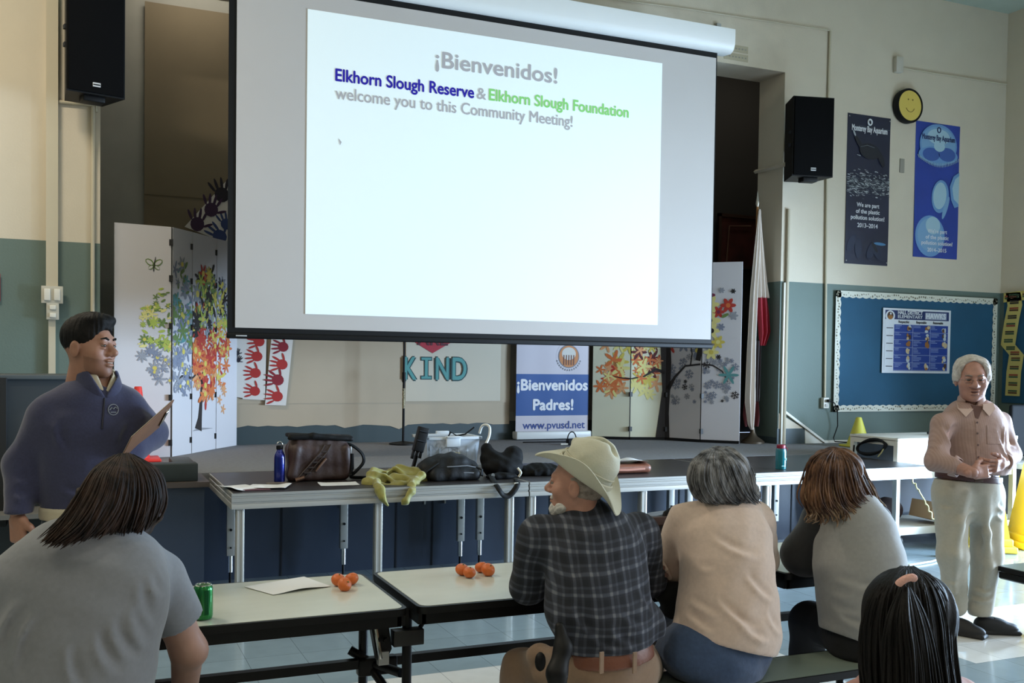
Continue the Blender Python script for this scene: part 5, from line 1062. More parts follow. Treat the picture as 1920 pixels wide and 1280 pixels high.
# brown leather folder with papers
t = thing('leather_folder', (3.85, 6.7, ST), 'rounded brown leather folder lying on the middle riser', 'folder'); M_lea = mat('leather_brown', (132, 82, 62), .45, bump=.15, bscale=30, var=.1)
F = Fld(); F.box((3.83, 6.72, ST+.035), (.24, .11, .034), rnd=.03).ell((4.03, 6.72, ST+.038), (.07, .10, .04), k=.02); F.cut((0, 0, ST), (0, 0, -1)); kid(sdf_obj('body', F, .008, M_lea), t)
kid(MB().tube([(3.65, 6.605, ST+.035), (3.85, 6.60, ST+.03), (4.0, 6.605, ST+.035)], .007, mat('folder_lining', (190, 130, 110), .5), 8, flat=1.5).build('lining'), t)
o = paper('small stack of white papers on top of the brown leather folder', (3.90, 6.76), 1.25, .23, .34, .02, ST+.078, name='paper_stack')
b = MB().tube([(3.86, 6.72, ST+.088), (3.92, 6.73, ST+.087)], .010, M_black, 8, flat=.3); kid(b.build('ink_mark'), o)
# ------------------------------------------------------------------ cafeteria tables and benches
M_top = mat('laminate_top', (206, 210, 198), .18, var=.07, vscale=5, stretch=(.5, 1, 1)); M_tedge = mat('table_black', (7, 7, 8), .45, spec=.3); M_bench = mat('bench_laminate', (116, 128, 118), .28, var=.05)
def slab(name, X0, X1, Y0, Y1, z, th, mtop, par, rc=.035, lip=.014):
    b = MB(); pts_ = []
    for cx, cy, a0 in ((X1-rc, Y1-rc, 0), (X0+rc, Y1-rc, 90), (X0+rc, Y0+rc, 180), (X1-rc, Y0+rc, 270)):
        for k in range(6): a = math.radians(a0+18*k); pts_.append((cx+rc*math.cos(a), cy+rc*math.sin(a)))
    b.prism([(x, y) for x, y in pts_], 2, z-th, z-.0015, M_tedge)
    c_ = ((X0+X1)/2, (Y0+Y1)/2); k1, k2 = 1-2*lip/(X1-X0), 1-2*lip/(Y1-Y0)
    b.prism([(c_[0]+(x-c_[0])*k1, c_[1]+(y-c_[1])*k2) for x, y in pts_], 2, z-.002, z, mtop)
    kid(b.build(name), par)
def cafe_table(X0, X1, label):
    t = empty('cafeteria_table', (X0, 3.49, 0), label, 'table', 'cafeteria tables')
    slab('tabletop', X0, X1, 3.475, 4.125, .74, .028, M_top, t)
    b = MB(); b.box(((X0+X1)/2, 3.515, .695), (X1-X0-.04, .03, .055), M_tedge).box(((X0+X1)/2, 4.085, .695), (X1-X0-.04, .03, .055), M_tedge)
    for x in (X0+.02, X1-.02): b.box((x, 3.8, .695), (.03, .6, .05), M_tedge)
    kid(b.build('apron'), t)
    return t
LX = [(-.75, 1.115), (1.155, 2.79), (2.83, 3.49)]
labs = ['pale laminate cafeteria table at the left holding the green can', 'pale laminate cafeteria table in the middle where the man in the hat leans', 'pale laminate cafeteria table between the two women at the right']
TT = [cafe_table(a, b_, l) for (a, b_), l in zip(LX, labs)]
for i, (a, c) in enumerate(LX):
    t = TT[i]
    for k, (x, y) in enumerate(((a+.06 if i else a+.2, 3.80), (c-.06, 3.80))):
        if i == 1 and k == 0: x, y = WY(763, 1200, 3.62).x, 3.62
        if i == 0 and k == 1: x, y = WY(681, 1200, 3.84).x, 3.84
        kid(MB().tube([(x, y, .70), (x, y, .04)], .019, M_tedge, 12).build('leg'), t)
        kid(MB().tube([(x-.015, y, .03), (x+.015, y, .03)], .032, M_tedge, 14).build('castor'), t)
    kid(MB().box(((a+c)/2, 3.80, .455), (c-a+.03, .035, .035), M_tedge).build('stretcher'), t)
# folding hinge in the middle joint
t = TT[0]; b = MB(); hx = WY(735, 1185, 3.6).x
b.prism([(hx-.09, .70), (hx-.02, .70), (hx+.0, .56), (hx-.02, .52), (hx-.055, .52)], 1, 3.60, 3.64, M_tedge).box((hx+.06, 3.60, .60), (.12, .05, .06), mat('hinge_grey', (58, 58, 58), .35, .6), bev=.004)
b.tube([(hx-.075, 3.59, .69), (hx-.045, 3.59, .53)], .008, M_chrome, 8); b.tube([(hx+.10, 3.62, .60), (hx+.17, 3.62, .70)], .009, M_tedge, 8); b.tube([(hx-.03, 3.585, .60), (hx-.03, 3.57, .60)], .010, M_black, 10)
b.box((hx-.035, 3.60, .53), (.04, .03, .05), M_steel)
kid(b.build('folding_hinge'), t)
b = MB(); b.tube([(hx-.10, 3.84, .50), (hx-.02, 3.8, .45), (hx+.05, 3.64, .45)], .018, M_tedge, 10); b.tube([(hx-.03, 3.80, .44), (hx+.09, 3.62, .25)], .017, M_tedge, 10); b.box((hx, 3.80, .44), (.16, .05, .07), M_tedge, bev=.01)
kid(b.build('brace'), t)
def bench(X0, X1, Y0, Y1, label, legs=True):
    t = empty('bench', (X0, Y0, 0), label, 'bench', 'cafeteria benches'); slab('seat', X0, X1, Y0, Y1, .44, .03, M_bench, t, .03, .010)
    for x in (X0+.25, X1-.25):
        kid(MB().tube([(x, (Y0+Y1)/2, .41), (x, (Y0+Y1)/2, .03)], .018, M_tedge, 10).tube([(x, Y0+.03, .022), (x, Y1-.03, .022)], .018, M_tedge, 10).build('leg'), t)
    return t
bench(1.16, 3.40, 3.06, 3.325, 'long green-grey bench carrying the man in the hat and the two women')
bench(-1.0, 1.12, 3.06, 3.325, 'green-grey bench under the person in the grey T-shirt')
t = bench(5.16, 6.9, 4.13, 4.39, 'green-grey bench end with black bracket at the right edge of the photo')
kid(MB().prism([(5.165, .405), (5.40, .405), (5.38, .375), (5.30, .36), (5.20, .375), (5.18, .36), (5.165, .37)], 1, 4.15, 4.37, M_tedge).tube([(5.19, 4.145, .39), (5.19, 4.14, .39)], .007, M_white, 8).build('end_bracket'), t)
bench(.9, 2.6, 1.52, 1.78, 'bench under the person with the ponytail')
# on the tables
M_or = mat('tangerine_peel', (214, 108, 46), .38, bump=.15, bscale=260, var=.08, vscale=30)
def tang(px, py, label, grp, rot=0, s=.0285):
    q = WZ(px, py, .74); z = .74+s*.86
    b = MB(); prof = [(max(.0005, s*math.sin(a)), -s*.86*math.cos(a)*(1-.10*(1 if a > 2.6 else 0))) for a in np.linspace(0, math.pi, 20)]
    b.lathe(prof, M_or, 28, Matrix.Translation((q.x, q.y, z)) @ Matrix.Rotation(rot, 4, 'X') @ Matrix.Rotation(rot*.5, 4, 'Y'))
    o = b.build('tangerine'); M_ = Matrix.Translation((q.x, q.y, z)) @ Matrix.Rotation(rot, 4, 'X') @ Matrix.Rotation(rot*.5, 4, 'Y')
    kid(MB().lathe([(.0035, s*.80), (.003, s*.875), (.0005, s*.88)], mat('stem_green', (96, 110, 50), .7), 8, M_).build('stem'), o)
    tag(o, label, 'tangerine', grp)
g1, g2 = 'tangerines on the left table', 'tangerines on the middle table'
tang(634, 1098, 'tangerine at the back left of the three by the white paper', g1, .3); tang(659, 1096, 'tangerine at the back right of the three by the white paper', g1, -.5); tang(646, 1107, 'tangerine at the front of the three by the white paper', g1, .9)
tang(866, 1078, 'leftmost of the four tangerines near the man in the hat', g2, .3); tang(880, 1083, 'front tangerine of the four near the man in the hat', g2, .2, .027); tang(902, 1073, 'back tangerine of the four near the man in the hat, half hidden', g2, -.3, .0275); tang(915, 1079, 'rightmost of the four tangerines near the man in the hat', g2, .6, .030)
a_ = [WZ(x, y, .74) for x, y in ((458, 1101), (512, 1116), (620, 1100), (570, 1082))]
b = MB(); 
def bil(u, v):
    p = a_[0]*(1-u)*(1-v)+a_[1]*(1-u)*v+a_[2]*u*v+a_[3]*u*(1-v); return (p.x, p.y, .7425+.008*math.sin(3.1*u)**2*v)
b.grid(bil, 16, 10, M_pap, .0012); tag(b.build('paper'), 'white sheet of paper lying on the left cafeteria table beside the tangerines', 'paper')
q = WZ(381, 1160, .74); t = thing('soda_can', (q.x, q.y, .74), 'green soda can standing on the left table by the bare arm', 'can'); P_ = (q.x, q.y, .74)
M_can = mat('can_green', (34, 128, 62), .22, .6, coat=.5); M_cand = mat('can_dark_green', (16, 84, 44), .25, .6)
kid(MB().lathe([(.024, 0), (.030, .004), (.0325, .012), (.033, .016), (.033, .104), (.031, .112), (.0275, .119)], M_can, 36, c=P_).build('body'), t)
kid(MB().lathe([(.0278, .118), (.0285, .121), (.0275, .122), (.0255, .117), (.001, .117)], M_chrome, 32, c=P_).build('lid'), t)
b = MB()
d_ = Vector((0, 0, CAMH))-Vector(P_); base = math.atan2(d_.y, d_.x)
for ang, z0_, z1_, m_ in ((base-1.0, .03, .10, M_cand), (base+.35, .02, .105, M_cand)):
    b.add([(P_[0]+.0334*math.cos(ang+da), P_[1]+.0334*math.sin(ang+da), .74+z) for z in (z0_, z1_) for da in (-.25, -.12, 0, .12, .25)], [(i, i+1, i+6, i+5) for i in range(4)], m_)
sa = base-.75
for k in range(5):
    a1 = math.pi/2+k*2*math.pi/5; pts_ = [(0, 0), (.006*math.cos(a1-.6), .006*math.sin(a1-.6)), (.015*math.cos(a1), .015*math.sin(a1)), (.006*math.cos(a1+.6), .006*math.sin(a1+.6))]
    b.add([(P_[0]+.0338*math.cos(sa+x/.033), P_[1]+.0338*math.sin(sa+x/.033), .74+.062+y) for x, y in pts_], [(0, 1, 2, 3)], mat('star_pale', (120, 170, 120), .4))
kid(b.build('print'), t)
# handbag between the man in the hat and the woman in beige
t = thing('handbag', (2.35, 3.95, .74), 'dark brown leather handbag on the table between the plaid shirt and the beige top', 'bag')
M_hb = mat('handbag_leather', (46, 34, 32), .35, bump=.15, bscale=40, var=.15)
qa, qb = WY(1212, 1060, 3.95), WY(1272, 1060, 3.95)
F = Fld(); F.box(((qa.x+qb.x)/2+.0, 3.97, .74+.105), (.18, .075, .105), rnd=.04).ell(((qa.x+qb.x)/2+.0, 3.96, .80), (.22, .10, .08), k=.04); F.cut((0, 0, .74), (0, 0, -1)); F.post(wrinkle(.003, 25, 3)); kid(sdf_obj('body', F, .009, M_hb), t); hx0 = (qa.x+qb.x)/2+.0
kid(MB().box((hx0, 3.885, .74+.19), (.38, .012, .04), mat('handbag_trim', (74, 54, 48), .4), bev=.004).build('top_band'), t)
kid(MB().tube([(hx0-.03, 3.9, .93), (hx0-.02, 3.9, .96), (hx0+.03, 3.9, .985), (hx0+.10, 3.9, .98), (hx0+.13, 3.9, .93)], .013, M_black, 8).build('handle'), t)
kid(MB().box((hx0-.02, 3.878, .89), (.04, .006, .01), M_chrome).box((hx0+.0, 3.89, .955), (.016, .012, .03), M_chrome).build('buckle'), t)
F = Fld(); F.box((hx0-.06, 3.84, .80), (.13, .045, .06), rnd=.025); F.cut((0, 0, .74), (0, 0, -1)); kid(sdf_obj('front_pocket', F, .008, M_bk2), t)
# ------------------------------------------------------------------ people
def unit(v): v = V(v); return v/np.linalg.norm(v)
def basis(fwd, up=(0, 0, 1)):
    f = unit(fwd); x = unit(np.cross(f, V(up))); u = np.cross(x, f); return np.stack([x, f, u], 1)
def xf(vq, c, R, s): v, q = vq; return (v*s)@R.T+V(c), q
def head_field(nose=1.0, jaw=1.0, full=True, smile=False, neck=True):
    F = Fld()
    F.ell((0, -.012, .032), (.075, .097, .090)); F.ell((0, .028, -.030), (.061*jaw, .062, .083), k=.03); F.ell((0, .036, -.076), (.049*jaw, .048, .036), k=.03); F.ell((0, .072, -.098), (.022, .018, .017), k=.025)
    if full:
        F.cap((-.030, .080, .030), (.030, .080, .030), .012, k=.022)
        for s in (-1, 1):
            F.ell((s*.043, .058, -.022), (.024, .022, .022), k=.03); F.ell((s*.031, .101, .008), (.018, .015, .011), k=.012, sub=True)
            F.ell((s*.031, .0835, .0155), (.0155, .0125, .008), k=.004); F.ell((s*.031, .083, -.0035), (.0145, .0115, .006), k=.005)
            F.ell((s*.013*nose, .098, -.028), (.0085*nose, .012, .0085), k=.008)
            F.ell((s*.079, -.010, -.008), (.010, .021, .033), k=.008); F.ell((s*.090, -.004, -.004), (.007, .010, .018), k=.006, sub=True)
        F.cap((0, .086, .016), (0, .108+.004*nose, -.021), .008, .0125*nose, k=.012)
        if smile: F.ell((0, .093, -.052), (.025, .010, .0065), k=.006); F.ell((0, .092, -.070), (.022, .010, .0075), k=.006); F.ell((0, .104, -.0605), (.025, .012, .0035), k=.003, sub=True)
        else: F.ell((0, .094, -.055), (.022, .009, .0065), k=.006); F.ell((0, .093, -.067), (.020, .009, .0075), k=.006); F.ell((0, .104, -.0612), (.023, .008, .0018), k=.003, sub=True)
    if neck: F.cap((0, -.022, -.055), (0, -.040, -.165), .054, .060, k=.03)
    return F
def eyes(c, R, s, parent, squint=1.0, iris=(70, 50, 38)):
    mw, mi_ = mat('eye_white', (126, 114, 106), .3), mat('eye_iris_%d' % iris[0], iris, .2)
    for sx in (-1, 1):
        F = Fld().ell((sx*.031, .0822, .0065), (.0125, .0118, .0105*squint)); v, q = xf(F.mesh(.002), c, R, s)
        F2 = Fld().ell((sx*.031+.0, .0925, .0065), (.0075, .0026, .0075*squint)); v2, q2 = xf(F2.mesh(.001), c, R, s)
        np_mesh('eye', [(v, q, mw), (v2, q2, mi_)], parent)
def hand(wr, d, n, size=1.0, curls=(.5, .55, .6, .7), thumb=1, spread=.02, tcurl=.3, h=.003):
    d = unit(d); n = unit(V(n)-np.dot(V(n), d)*d); sd = np.cross(d, n)*thumb; wr = V(wr); F = Fld()
    Rm = np.stack([sd, d, n], 1)
    F.cap(wr-d*.03*size, wr+d*.02*size, .024*size, .024*size).box(wr+d*.050*size, V(.040, .048, .0145)*size, R=Rm, rnd=.013*size, k=.02)
    for k in range(4):
        off = (.030-.0205*k)*size; L = (.042, .046, .043, .034)[k]*size; p = wr+d*(.090-.004*abs(k-1.2))*size+sd*off; dirv = unit(d+sd*spread*(1.5-k)*2); r = (.0092, .0094, .009, .008)[k]*size
        pts = [p-d*.02*size, p]; ang = 0
        for j, f_ in enumerate((1, .72, .55)):
            ang += curls[k]*(1, 1.15, .8)[j]; dd = dirv*math.cos(ang)+n*math.sin(ang); pts.append(pts[-1]+dd*L*f_)
        F.chain(pts, [r*1.05, r*1.05, r, r*.93, r*.85], k=.004)
    p = wr+d*.018*size+sd*.028*size; t1 = unit(d*.75+sd*.75+n*.25); t2 = unit(d*.95+sd*.25+n*tcurl*1.5)
    F.chain([wr+d*.01*size, p, p+t1*.038*size, p+t1*.038*size+t2*.030*size, p+t1*.038*size+t2*.030*size+unit(t2+n*tcurl)*.022*size], [.018*size, .015*size, .0125*size, .0105*size, .009*size], k=.01)
    return F.mesh(h)
def torso(F, st, side, g=0, k=.03):
    for i in range(len(st)-1):
        a, b = st[i], st[i+1]; F.ecap(a[0], b[0], (a[1]+g, a[2]+g), (b[1]+g, b[2]+g), side, k)
    return F
def limb(F, pts, rs, g=0, k=.03):
    for i in range(len(pts)-1): F.cap(pts[i], pts[i+1], rs[i]+g, rs[i+1]+g, k)
    return F
def ridge(F, pts, r=.008, k=.02): return F.chain(pts, [r*.5]+[r]*(len(pts)-2)+[r*.4] if len(pts) > 2 else [r, r*.4], k=k)
def locks(guides, n, r, seed, jit=.006, lift=.004, wave=.004, seg=14):
    # hair locks interpolated between neighbouring guide curves
    rnd = random.Random(seed); G = [[Vector(p) for p in g] for g in guides]; mb = MB()
    def ev(g, t):
        k = t*(len(g)-1); i = min(int(k), len(g)-2); f = k-i
        p0, p1, p2, p3 = g[max(i-1, 0)], g[i], g[i+1], g[min(i+2, len(g)-1)]
        return .5*((2*p1)+(p2-p0)*f+(2*p0-5*p1+4*p2-p3)*f*f+(3*p1-p0-3*p2+p3)*f**3)
    for _ in range(n):
        x = rnd.random()*(len(G)-1); i = min(int(x), len(G)-2); f = x-i; off = Vector((rnd.gauss(0, jit), rnd.gauss(0, jit), rnd.gauss(0, jit*.6))); t0 = rnd.uniform(0, .12); t1 = rnd.uniform(.85, 1.02); ph = rnd.uniform(0, 6); rr = r*rnd.uniform(.5, 1.2)
        pts = []; rs = []
        for k in range(seg):
            t = min(1, t0+(t1-t0)*k/(seg-1)); p = ev(G[i], t)*(1-f)+ev(G[i+1], t)*f; p = p+off*(.3+.9*t)+Vector((wave*math.sin(5*t+ph), 0, wave*.5*math.cos(6*t+ph)))*t
            pts.append(p); rs.append(rr*(.55+.6*math.sin(math.pi*min(t*1.05, 1)))*(1 if k < seg-1 else .25))
        mb.tube(pts, rs, None, 6, caps=False)
    return np.array([tuple(v) for v in mb.v]), np.array(mb.f)
def hair_mat(name, a, b, sc=(1, 1, 1)):
    m = bpy.data.materials.new(name); m.use_nodes = True; nt = m.node_tree; p = nt.nodes['Principled BSDF']; p.inputs['Roughness'].default_value = .62; p.inputs['Specular IOR Level'].default_value = .16
    tc = nt.nodes.new('ShaderNodeTexCoord'); mp = nt.nodes.new('ShaderNodeMapping'); mp.inputs['Scale'].default_value = sc; n = nt.nodes.new('ShaderNodeTexNoise'); n.inputs['Scale'].default_value = 30; n.inputs['Detail'].default_value = 6; n.inputs['Roughness'].default_value = .7
    nt.links.new(tc.outputs['Object'], mp.inputs[0]); nt.links.new(mp.outputs[0], n.inputs['Vector']); mr = nt.nodes.new('ShaderNodeMapRange'); mr.inputs['From Min'].default_value = .38; mr.inputs['From Max'].default_value = .68; nt.links.new(n.outputs['Fac'], mr.inputs['Value'])
    mx = nt.nodes.new('ShaderNodeMix'); mx.data_type = 'RGBA'; mx.inputs['A'].default_value = rgb(*a); mx.inputs['B'].default_value = rgb(*b); nt.links.new(mr.outputs[0], mx.inputs['Factor']); nt.links.new(mx.outputs['Result'], p.inputs['Base Color'])
    bp = nt.nodes.new('ShaderNodeBump'); bp.inputs['Strength'].default_value = .5; bp.inputs['Distance'].default_value = .01; nt.links.new(n.outputs['Fac'], bp.inputs['Height']); nt.links.new(bp.outputs[0], p.inputs['Normal'])
    return m
def cloth(name, col, var=.08, bump=.25, bs=9, rough=.85, vs=60): return mat(name, col, rough, bump=bump, bscale=bs, var=var, vscale=vs, sheen=.25)
def J3(px, py, Y): q = WY(px, py, Y); return V(q.x, q.y, q.z)
M_sk1 = mat('skin_tan', (158, 114, 94), .5, var=.06, vscale=30, bump=.05, bscale=200); M_sk2 = mat('skin_ruddy', (172, 126, 108), .5, var=.10, vscale=25, bump=.08, bscale=180); M_sk3 = mat('skin_old', (170, 124, 108), .5, var=.10, vscale=30, bump=.1, bscale=160); M_sk4 = mat('skin_light', (172, 132, 114), .5, var=.05, vscale=30)
def body_mesh(parent, parts, F, m, h=.010):
    v, q = F.mesh(h); return np_mesh('body', [(smooth_np(v, q, 1), q, m)]+[(a, b, m) for a, b in parts], parent)
Z = lambda x, y, z: V(x, y, z)

# ---- the man in the navy sweater, standing left of the stage, turned to look right
Y1 = 4.45
P = empty('person', (WY(165, 900, Y1).x, Y1, 0), 'standing man in a navy quarter-zip sweater looking right with a clipboard on his hip', 'person')
c1 = J3(168, 652, Y1); f1 = V(.80, -.60, .02); R1 = basis(f1, (.06, 0, 1)); s1 = 1.03
hv, hq = xf(head_field(1.15, 1.05, smile=True).mesh(.0032), c1, R1, s1)
sd1 = V(1, .12, 0)
st = [(J3(163, 1010, Y1), .165, .11), (J3(165, 955, Y1), .165, .115), (J3(165, 900, Y1), .170, .118), (J3(166, 850, Y1), .178, .12), (J3(167, 800, Y1), .182, .120), (J3(170, 768, Y1), .135, .10), (J3(182, 735, Y1), .08, .07)]
armR = [J3(86, 786, Y1), J3(42, 872, Y1+.03), J3(33, 962, Y1-.06)]; armL = [J3(244, 776, Y1), J3(280, 812, Y1+.16), J3(246, 845, Y1-.0)]
hips = [J3(130, 1010, Y1), J3(200, 1010, Y1)]
legs = [[hips[0], Z(hips[0][0]-.01, Y1, .50), Z(hips[0][0]-.01, Y1+.03, .09)], [hips[1], Z(hips[1][0]+.02, Y1, .50), Z(hips[1][0]+.03, Y1+.03, .09)]]
F = Fld(); torso(F, st[:-1], sd1, -.02); limb(F, [J3(185, 735, Y1), J3(180, 700, Y1+.02)], [.06, .055]); limb(F, armR, [.055, .044, .030], 0); limb(F, armL, [.055, .044, .030])
for L in legs: limb(F, L, [.08, .055, .04])
h1 = hand(armR[2]-V(0, 0, .01), (.05, -.12, -1), (.75, .55, 0), 1.08, (.55, .6, .65, .7), thumb=1, tcurl=.5)
h2 = hand(armL[2], (-.6, -.2, -.7), (.6, -.6, -.2), 1.0, (.9, .9, .9, .9))
body_mesh(P, [(smooth_np(hv, hq, 1), hq), h1, h2], F, M_sk1); eyes(c1, R1, s1, P, .6, (46, 32, 26))
M_navy = cloth('sweater_navy', (52, 54, 82), .10, .35, 7, .95, 120)
F = Fld(); torso(F, st[1:-1], sd1, .012, .04); F.cap(J3(104, 764, Y1), J3(168, 732, Y1), .058, .060, k=.05).cap(J3(182, 732, Y1), J3(236, 750, Y1), .060, .055, k=.05); limb(F, armR, [.078, .070, .060], 0, .05); limb(F, armL, [.076, .070, .055], 0, .04)
F.folds((((100, 790), (118, 850)), ((235, 790), (215, 830)), ((110, 920), (180, 932)), ((215, 860), (180, 880)), ((28, 900), (50, 910)), ((24, 930), (50, 938)), ((262, 770), (285, 790))), Y1-.10)
F.post(wrinkle(.0035, 16, 21)); F.cut(J3(165, 958, Y1), (0, 0, -1)); F.fn(lambda P_: np.maximum(P_[..., 2]-(armR[2][2]-.0), P_[..., 0]-(armR[2][0]+.09)), armR[2]-.3, armR[2]+.3, 0, True)
F.fn(lambda P_: np.maximum(np.linalg.norm((P_-J3(184, 738, Y1))[..., :2], axis=-1)-.074, -(P_[..., 2]-J3(188, 735, Y1)[2])), J3(188, 738, Y1)-.2, J3(188, 738, Y1)+.25, 0, True)
v, q = F.mesh(.008); v = v
np_mesh('sweater', [(smooth_np(v, q, 1), q, M_navy)], P)
def ring(p, q_, ro, ri, cut_top, m, name, gap, gw):
    F = Fld(); F.ecap(p, q_, ro, (ro[0]-.004, ro[1]-.004), sd1); F.ecap(V(p)-V(0, 0, .05), V(q_)+V(0, 0, .05), ri, (ri[0]-.004, ri[1]-.004), sd1, .002, sub=True); F.cut(q_, cut_top); F.cut(p, (0, .35, -1))
    F.fn(lambda P_: np.maximum(np.abs(P_[..., 0]-gap[0])-gw*np.clip((P_[..., 2]-gap[2])/.05, 0, 2.2), P_[..., 1]-gap[1]), V(gap)-V(.2, .2, .1), V(gap)+V(.2, .2, .2), .003, True)
    sdf_obj(name, F, .0045, m, P)
ring(J3(185, 732, Y1-.01), J3(178, 703, Y1+.02), (.094, .094), (.080, .080), (-.15, .30, 1), M_navy, 'sweater_collar', V(WY(196, 745, Y1).x, Y1-.02, WY(196, 742, Y1).z), .030)
ring(J3(185, 736, Y1-.01), J3(178, 698, Y1+.02), (.080, .080), (.070, .070), (-.15, .30, 1), mat('collar_cream', (190, 180, 158), .8), 'shirt_collar', V(WY(196, 748, Y1).x, Y1-.02, WY(196, 734, Y1).z), .020)
F = Fld(); torso(F, [(J3(165, 972, Y1), .181, .134), (J3(165, 940, Y1), .181, .134)], sd1, .004); F.cut(J3(165, 968, Y1), (0, 0, -1)); F.cut(J3(165, 945, Y1), (0, 0, 1)); sdf_obj('undershirt_hem', F, .007, MATS['collar_cream'], P)
hs = surface_of(bpy.data.objects['sweater']); mz_ = mat('zip_navy', (26, 26, 42), .5); lgm = mat('logo_stitch', (130, 136, 150), .7)
zp = [hs(196-5*t, 746+58*t, .001) for t in np.linspace(0, 1, 14)]; kid(MB().tube([p for p in zp if p is not None], .004, mz_, 6).build('zip'), P)
lg = MB(); cir = [hs(212+9.5*math.cos(a), 768+10*math.sin(a)) for a in np.linspace(0, 2*math.pi, 24)]; lg.tube([p for p in cir if p is not None], .0022, lgm, 6)
for ln in (((205, 769), (209, 764), (212, 767), (216, 763), (219, 766)), ((207, 773), (217, 773))): lg.tube([p for p in (hs(*q_) for q_ in ln) if p is not None], .0025, lgm, 6)
kid(lg.build('logo'), P)
M_den = cloth('denim_grey', (62, 72, 84), .12, .2, 20)
F = Fld(); torso(F, [(J3(163, 1012, Y1), .170, .12), (J3(165, 965, Y1), .166, .118)], sd1, .004)
for L in legs: limb(F, L, [.095, .075, .06], 0, .04)
F.cut((0, 0, .06), (0, 0, -1)); F.post(wrinkle(.003, 18, 3)); sdf_obj('jeans', F, .010, M_den, P)
for L in legs:
    F = Fld(); a = L[2]; F.ell((a[0], a[1]-.08, .045), (.05, .14, .045)).ell((a[0], a[1]+.01, .07), (.045, .06, .06)); F.cut((0, 0, .0), (0, 0, -1)); sdf_obj('shoe', F, .008, M_black, P)
M_h1 = hair_mat('hair_black', (10, 9, 9), (30, 27, 26))
F = Fld(); F.ell((0, -.016, .048), (.083, .104, .090)).ell((0, .030, .105), (.062, .062, .034), k=.03).ell((-.03, .06, .110), (.03, .03, .018), k=.02); F.ell((0, .098, -.022), (.085, .080, .095), k=.008, sub=True); F.cut((0, -.06, -.040), (0, .55, -1)); F.box((0, .04, -.045), (.12, .05, .055), rnd=.01, k=.004, sub=True)
F.post(lambda P_, D: D+.0018*np.sin(P_[..., 0]*190+8*np.sin(P_[..., 1]*60))*np.sin(P_[..., 1]*170)); F.ell((0, -.012, .032), (.068, .090, .084), k=.001, sub=True)
v, q = xf(F.mesh(.0035), c1, R1, s1); np_mesh('hair', [(v, q, M_h1)], P)
F = head_field(1.15, 1.05, neck=False, smile=True); F.post(lambda P_, D: D-.0016); F.box((0, .07, -.078), (.09, .06, .040), rnd=.03, k=.01) if False else None
F.cut((0, .05, -.040), (0, .25, 1)); F.cut((0, .018, -.05), (0, -1, .1)); F.ell((0, .102, -.061), (.020, .02, .010), k=.002, sub=True)
v, q = xf(F.mesh(.0035), c1, R1, s1); np_mesh('stubble', [(v, q, mat('stubble_dark', (44, 32, 28), .8, alpha=.17))], P)
for s_ in (-1, 1): kid(MB().tube([tuple(R1@V(s_*x, y, z)*s1+c1) for x, y, z in ((.014, .096, .030), (.03, .096, .036), (.048, .084, .032))], [.004, .0045, .002], M_h1, 6).build('eyebrow'), P)
tt = MB(); tt.tube([tuple(R1@V(x, y, z)*s1+c1) for x, y, z in ((-.016, .094, -.060), (0, .100, -.061), (.016, .094, -.060))], [.001, .0019, .001], mat('teeth', (210, 204, 196), .3), 6); kid(tt.build('teeth'), P)
# clipboard
a_, b_ = J3(232, 848, Y1-.17), J3(312, 776, Y1-.02); mid = (a_+b_)/2; dx = unit(b_-a_)
MM = frame(mid, dx, (.25, -.55, -.85)); Lc = float(np.linalg.norm(b_-a_))
t = thing('clipboard', tuple(mid), 'brown clipboard seen edge-on, held at the hip of the man in navy', 'clipboard')
kid(MB().box((0, 0, 0), (Lc, .225, .006), mat('hardboard', (112, 76, 52), .6, var=.1), MM, bev=.002).build('board'), t)
kid(MB().box((0, 0, .0055), (Lc*.95, .21, .004), mat('clip_paper', (200, 190, 176), .7), MM @ Matrix.Translation((0, 0, -.011))).build('paper_sheets'), t)
kid(MB().box((Lc*.5-.02, 0, .006), (.02, .11, .012), M_chrome, MM, bev=.003).build('clip'), t)

# ---- the older man in the striped shirt, standing right
Y6 = 4.5
P = empty('person', (WY(1820, 900, Y6).x, Y6, 0), 'standing older man in pink-brown button shirt and khaki trousers with hands clasped', 'person')
c6 = J3(1822, 711, Y6-.03); R6 = basis((-.62, -.78, -.10), (-.02, 0, 1)); s6 = 1.10
hv, hq = xf(head_field(1.35, 1.14, smile=True).mesh(.0032), c6, R6, s6)
sd6 = V(.94, -.34, 0)
st = [(J3(1815, 935, Y6), .195, .125), (J3(1816, 898, Y6), .190, .130), (J3(1820, 865, Y6), .198, .150), (J3(1822, 830, Y6), .196, .145), (J3(1821, 800, Y6), .190, .13), (J3(1821, 778, Y6), .145, .10), (J3(1822, 760, Y6), .085, .075)]
aL = [J3(1767, 799, Y6), J3(1756, 862, Y6-.06), J3(1824, 886, Y6-.25)]; aR = [J3(1875, 794, Y6), J3(1894, 852, Y6-.05), J3(1872, 872, Y6-.22)]
lg1 = [J3(1784, 930, Y6), J3(1787, 1040, Y6-.02), J3(1791, 1135, Y6+.02)]; lg2 = [J3(1850, 930, Y6), J3(1850, 1040, Y6-.03), J3(1838, 1140, Y6-.02)]
F = Fld(); torso(F, st[:-1], sd6, -.02); limb(F, [J3(1822, 765, Y6), J3(1822, 738, Y6-.01)], [.065, .06]); limb(F, aL, [.055, .048, .034]); limb(F, aR, [.055, .048, .034]); limb(F, lg1, [.085, .055, .04]); limb(F, lg2, [.085, .055, .04])
hc = J3(1862, 884, Y6-.27)
ha = hand(aL[2], hc-aL[2]+V(0, -.01, .01), (.25, .9, -.1), 1.02, (.35, .4, .45, .5), thumb=1, tcurl=.2)
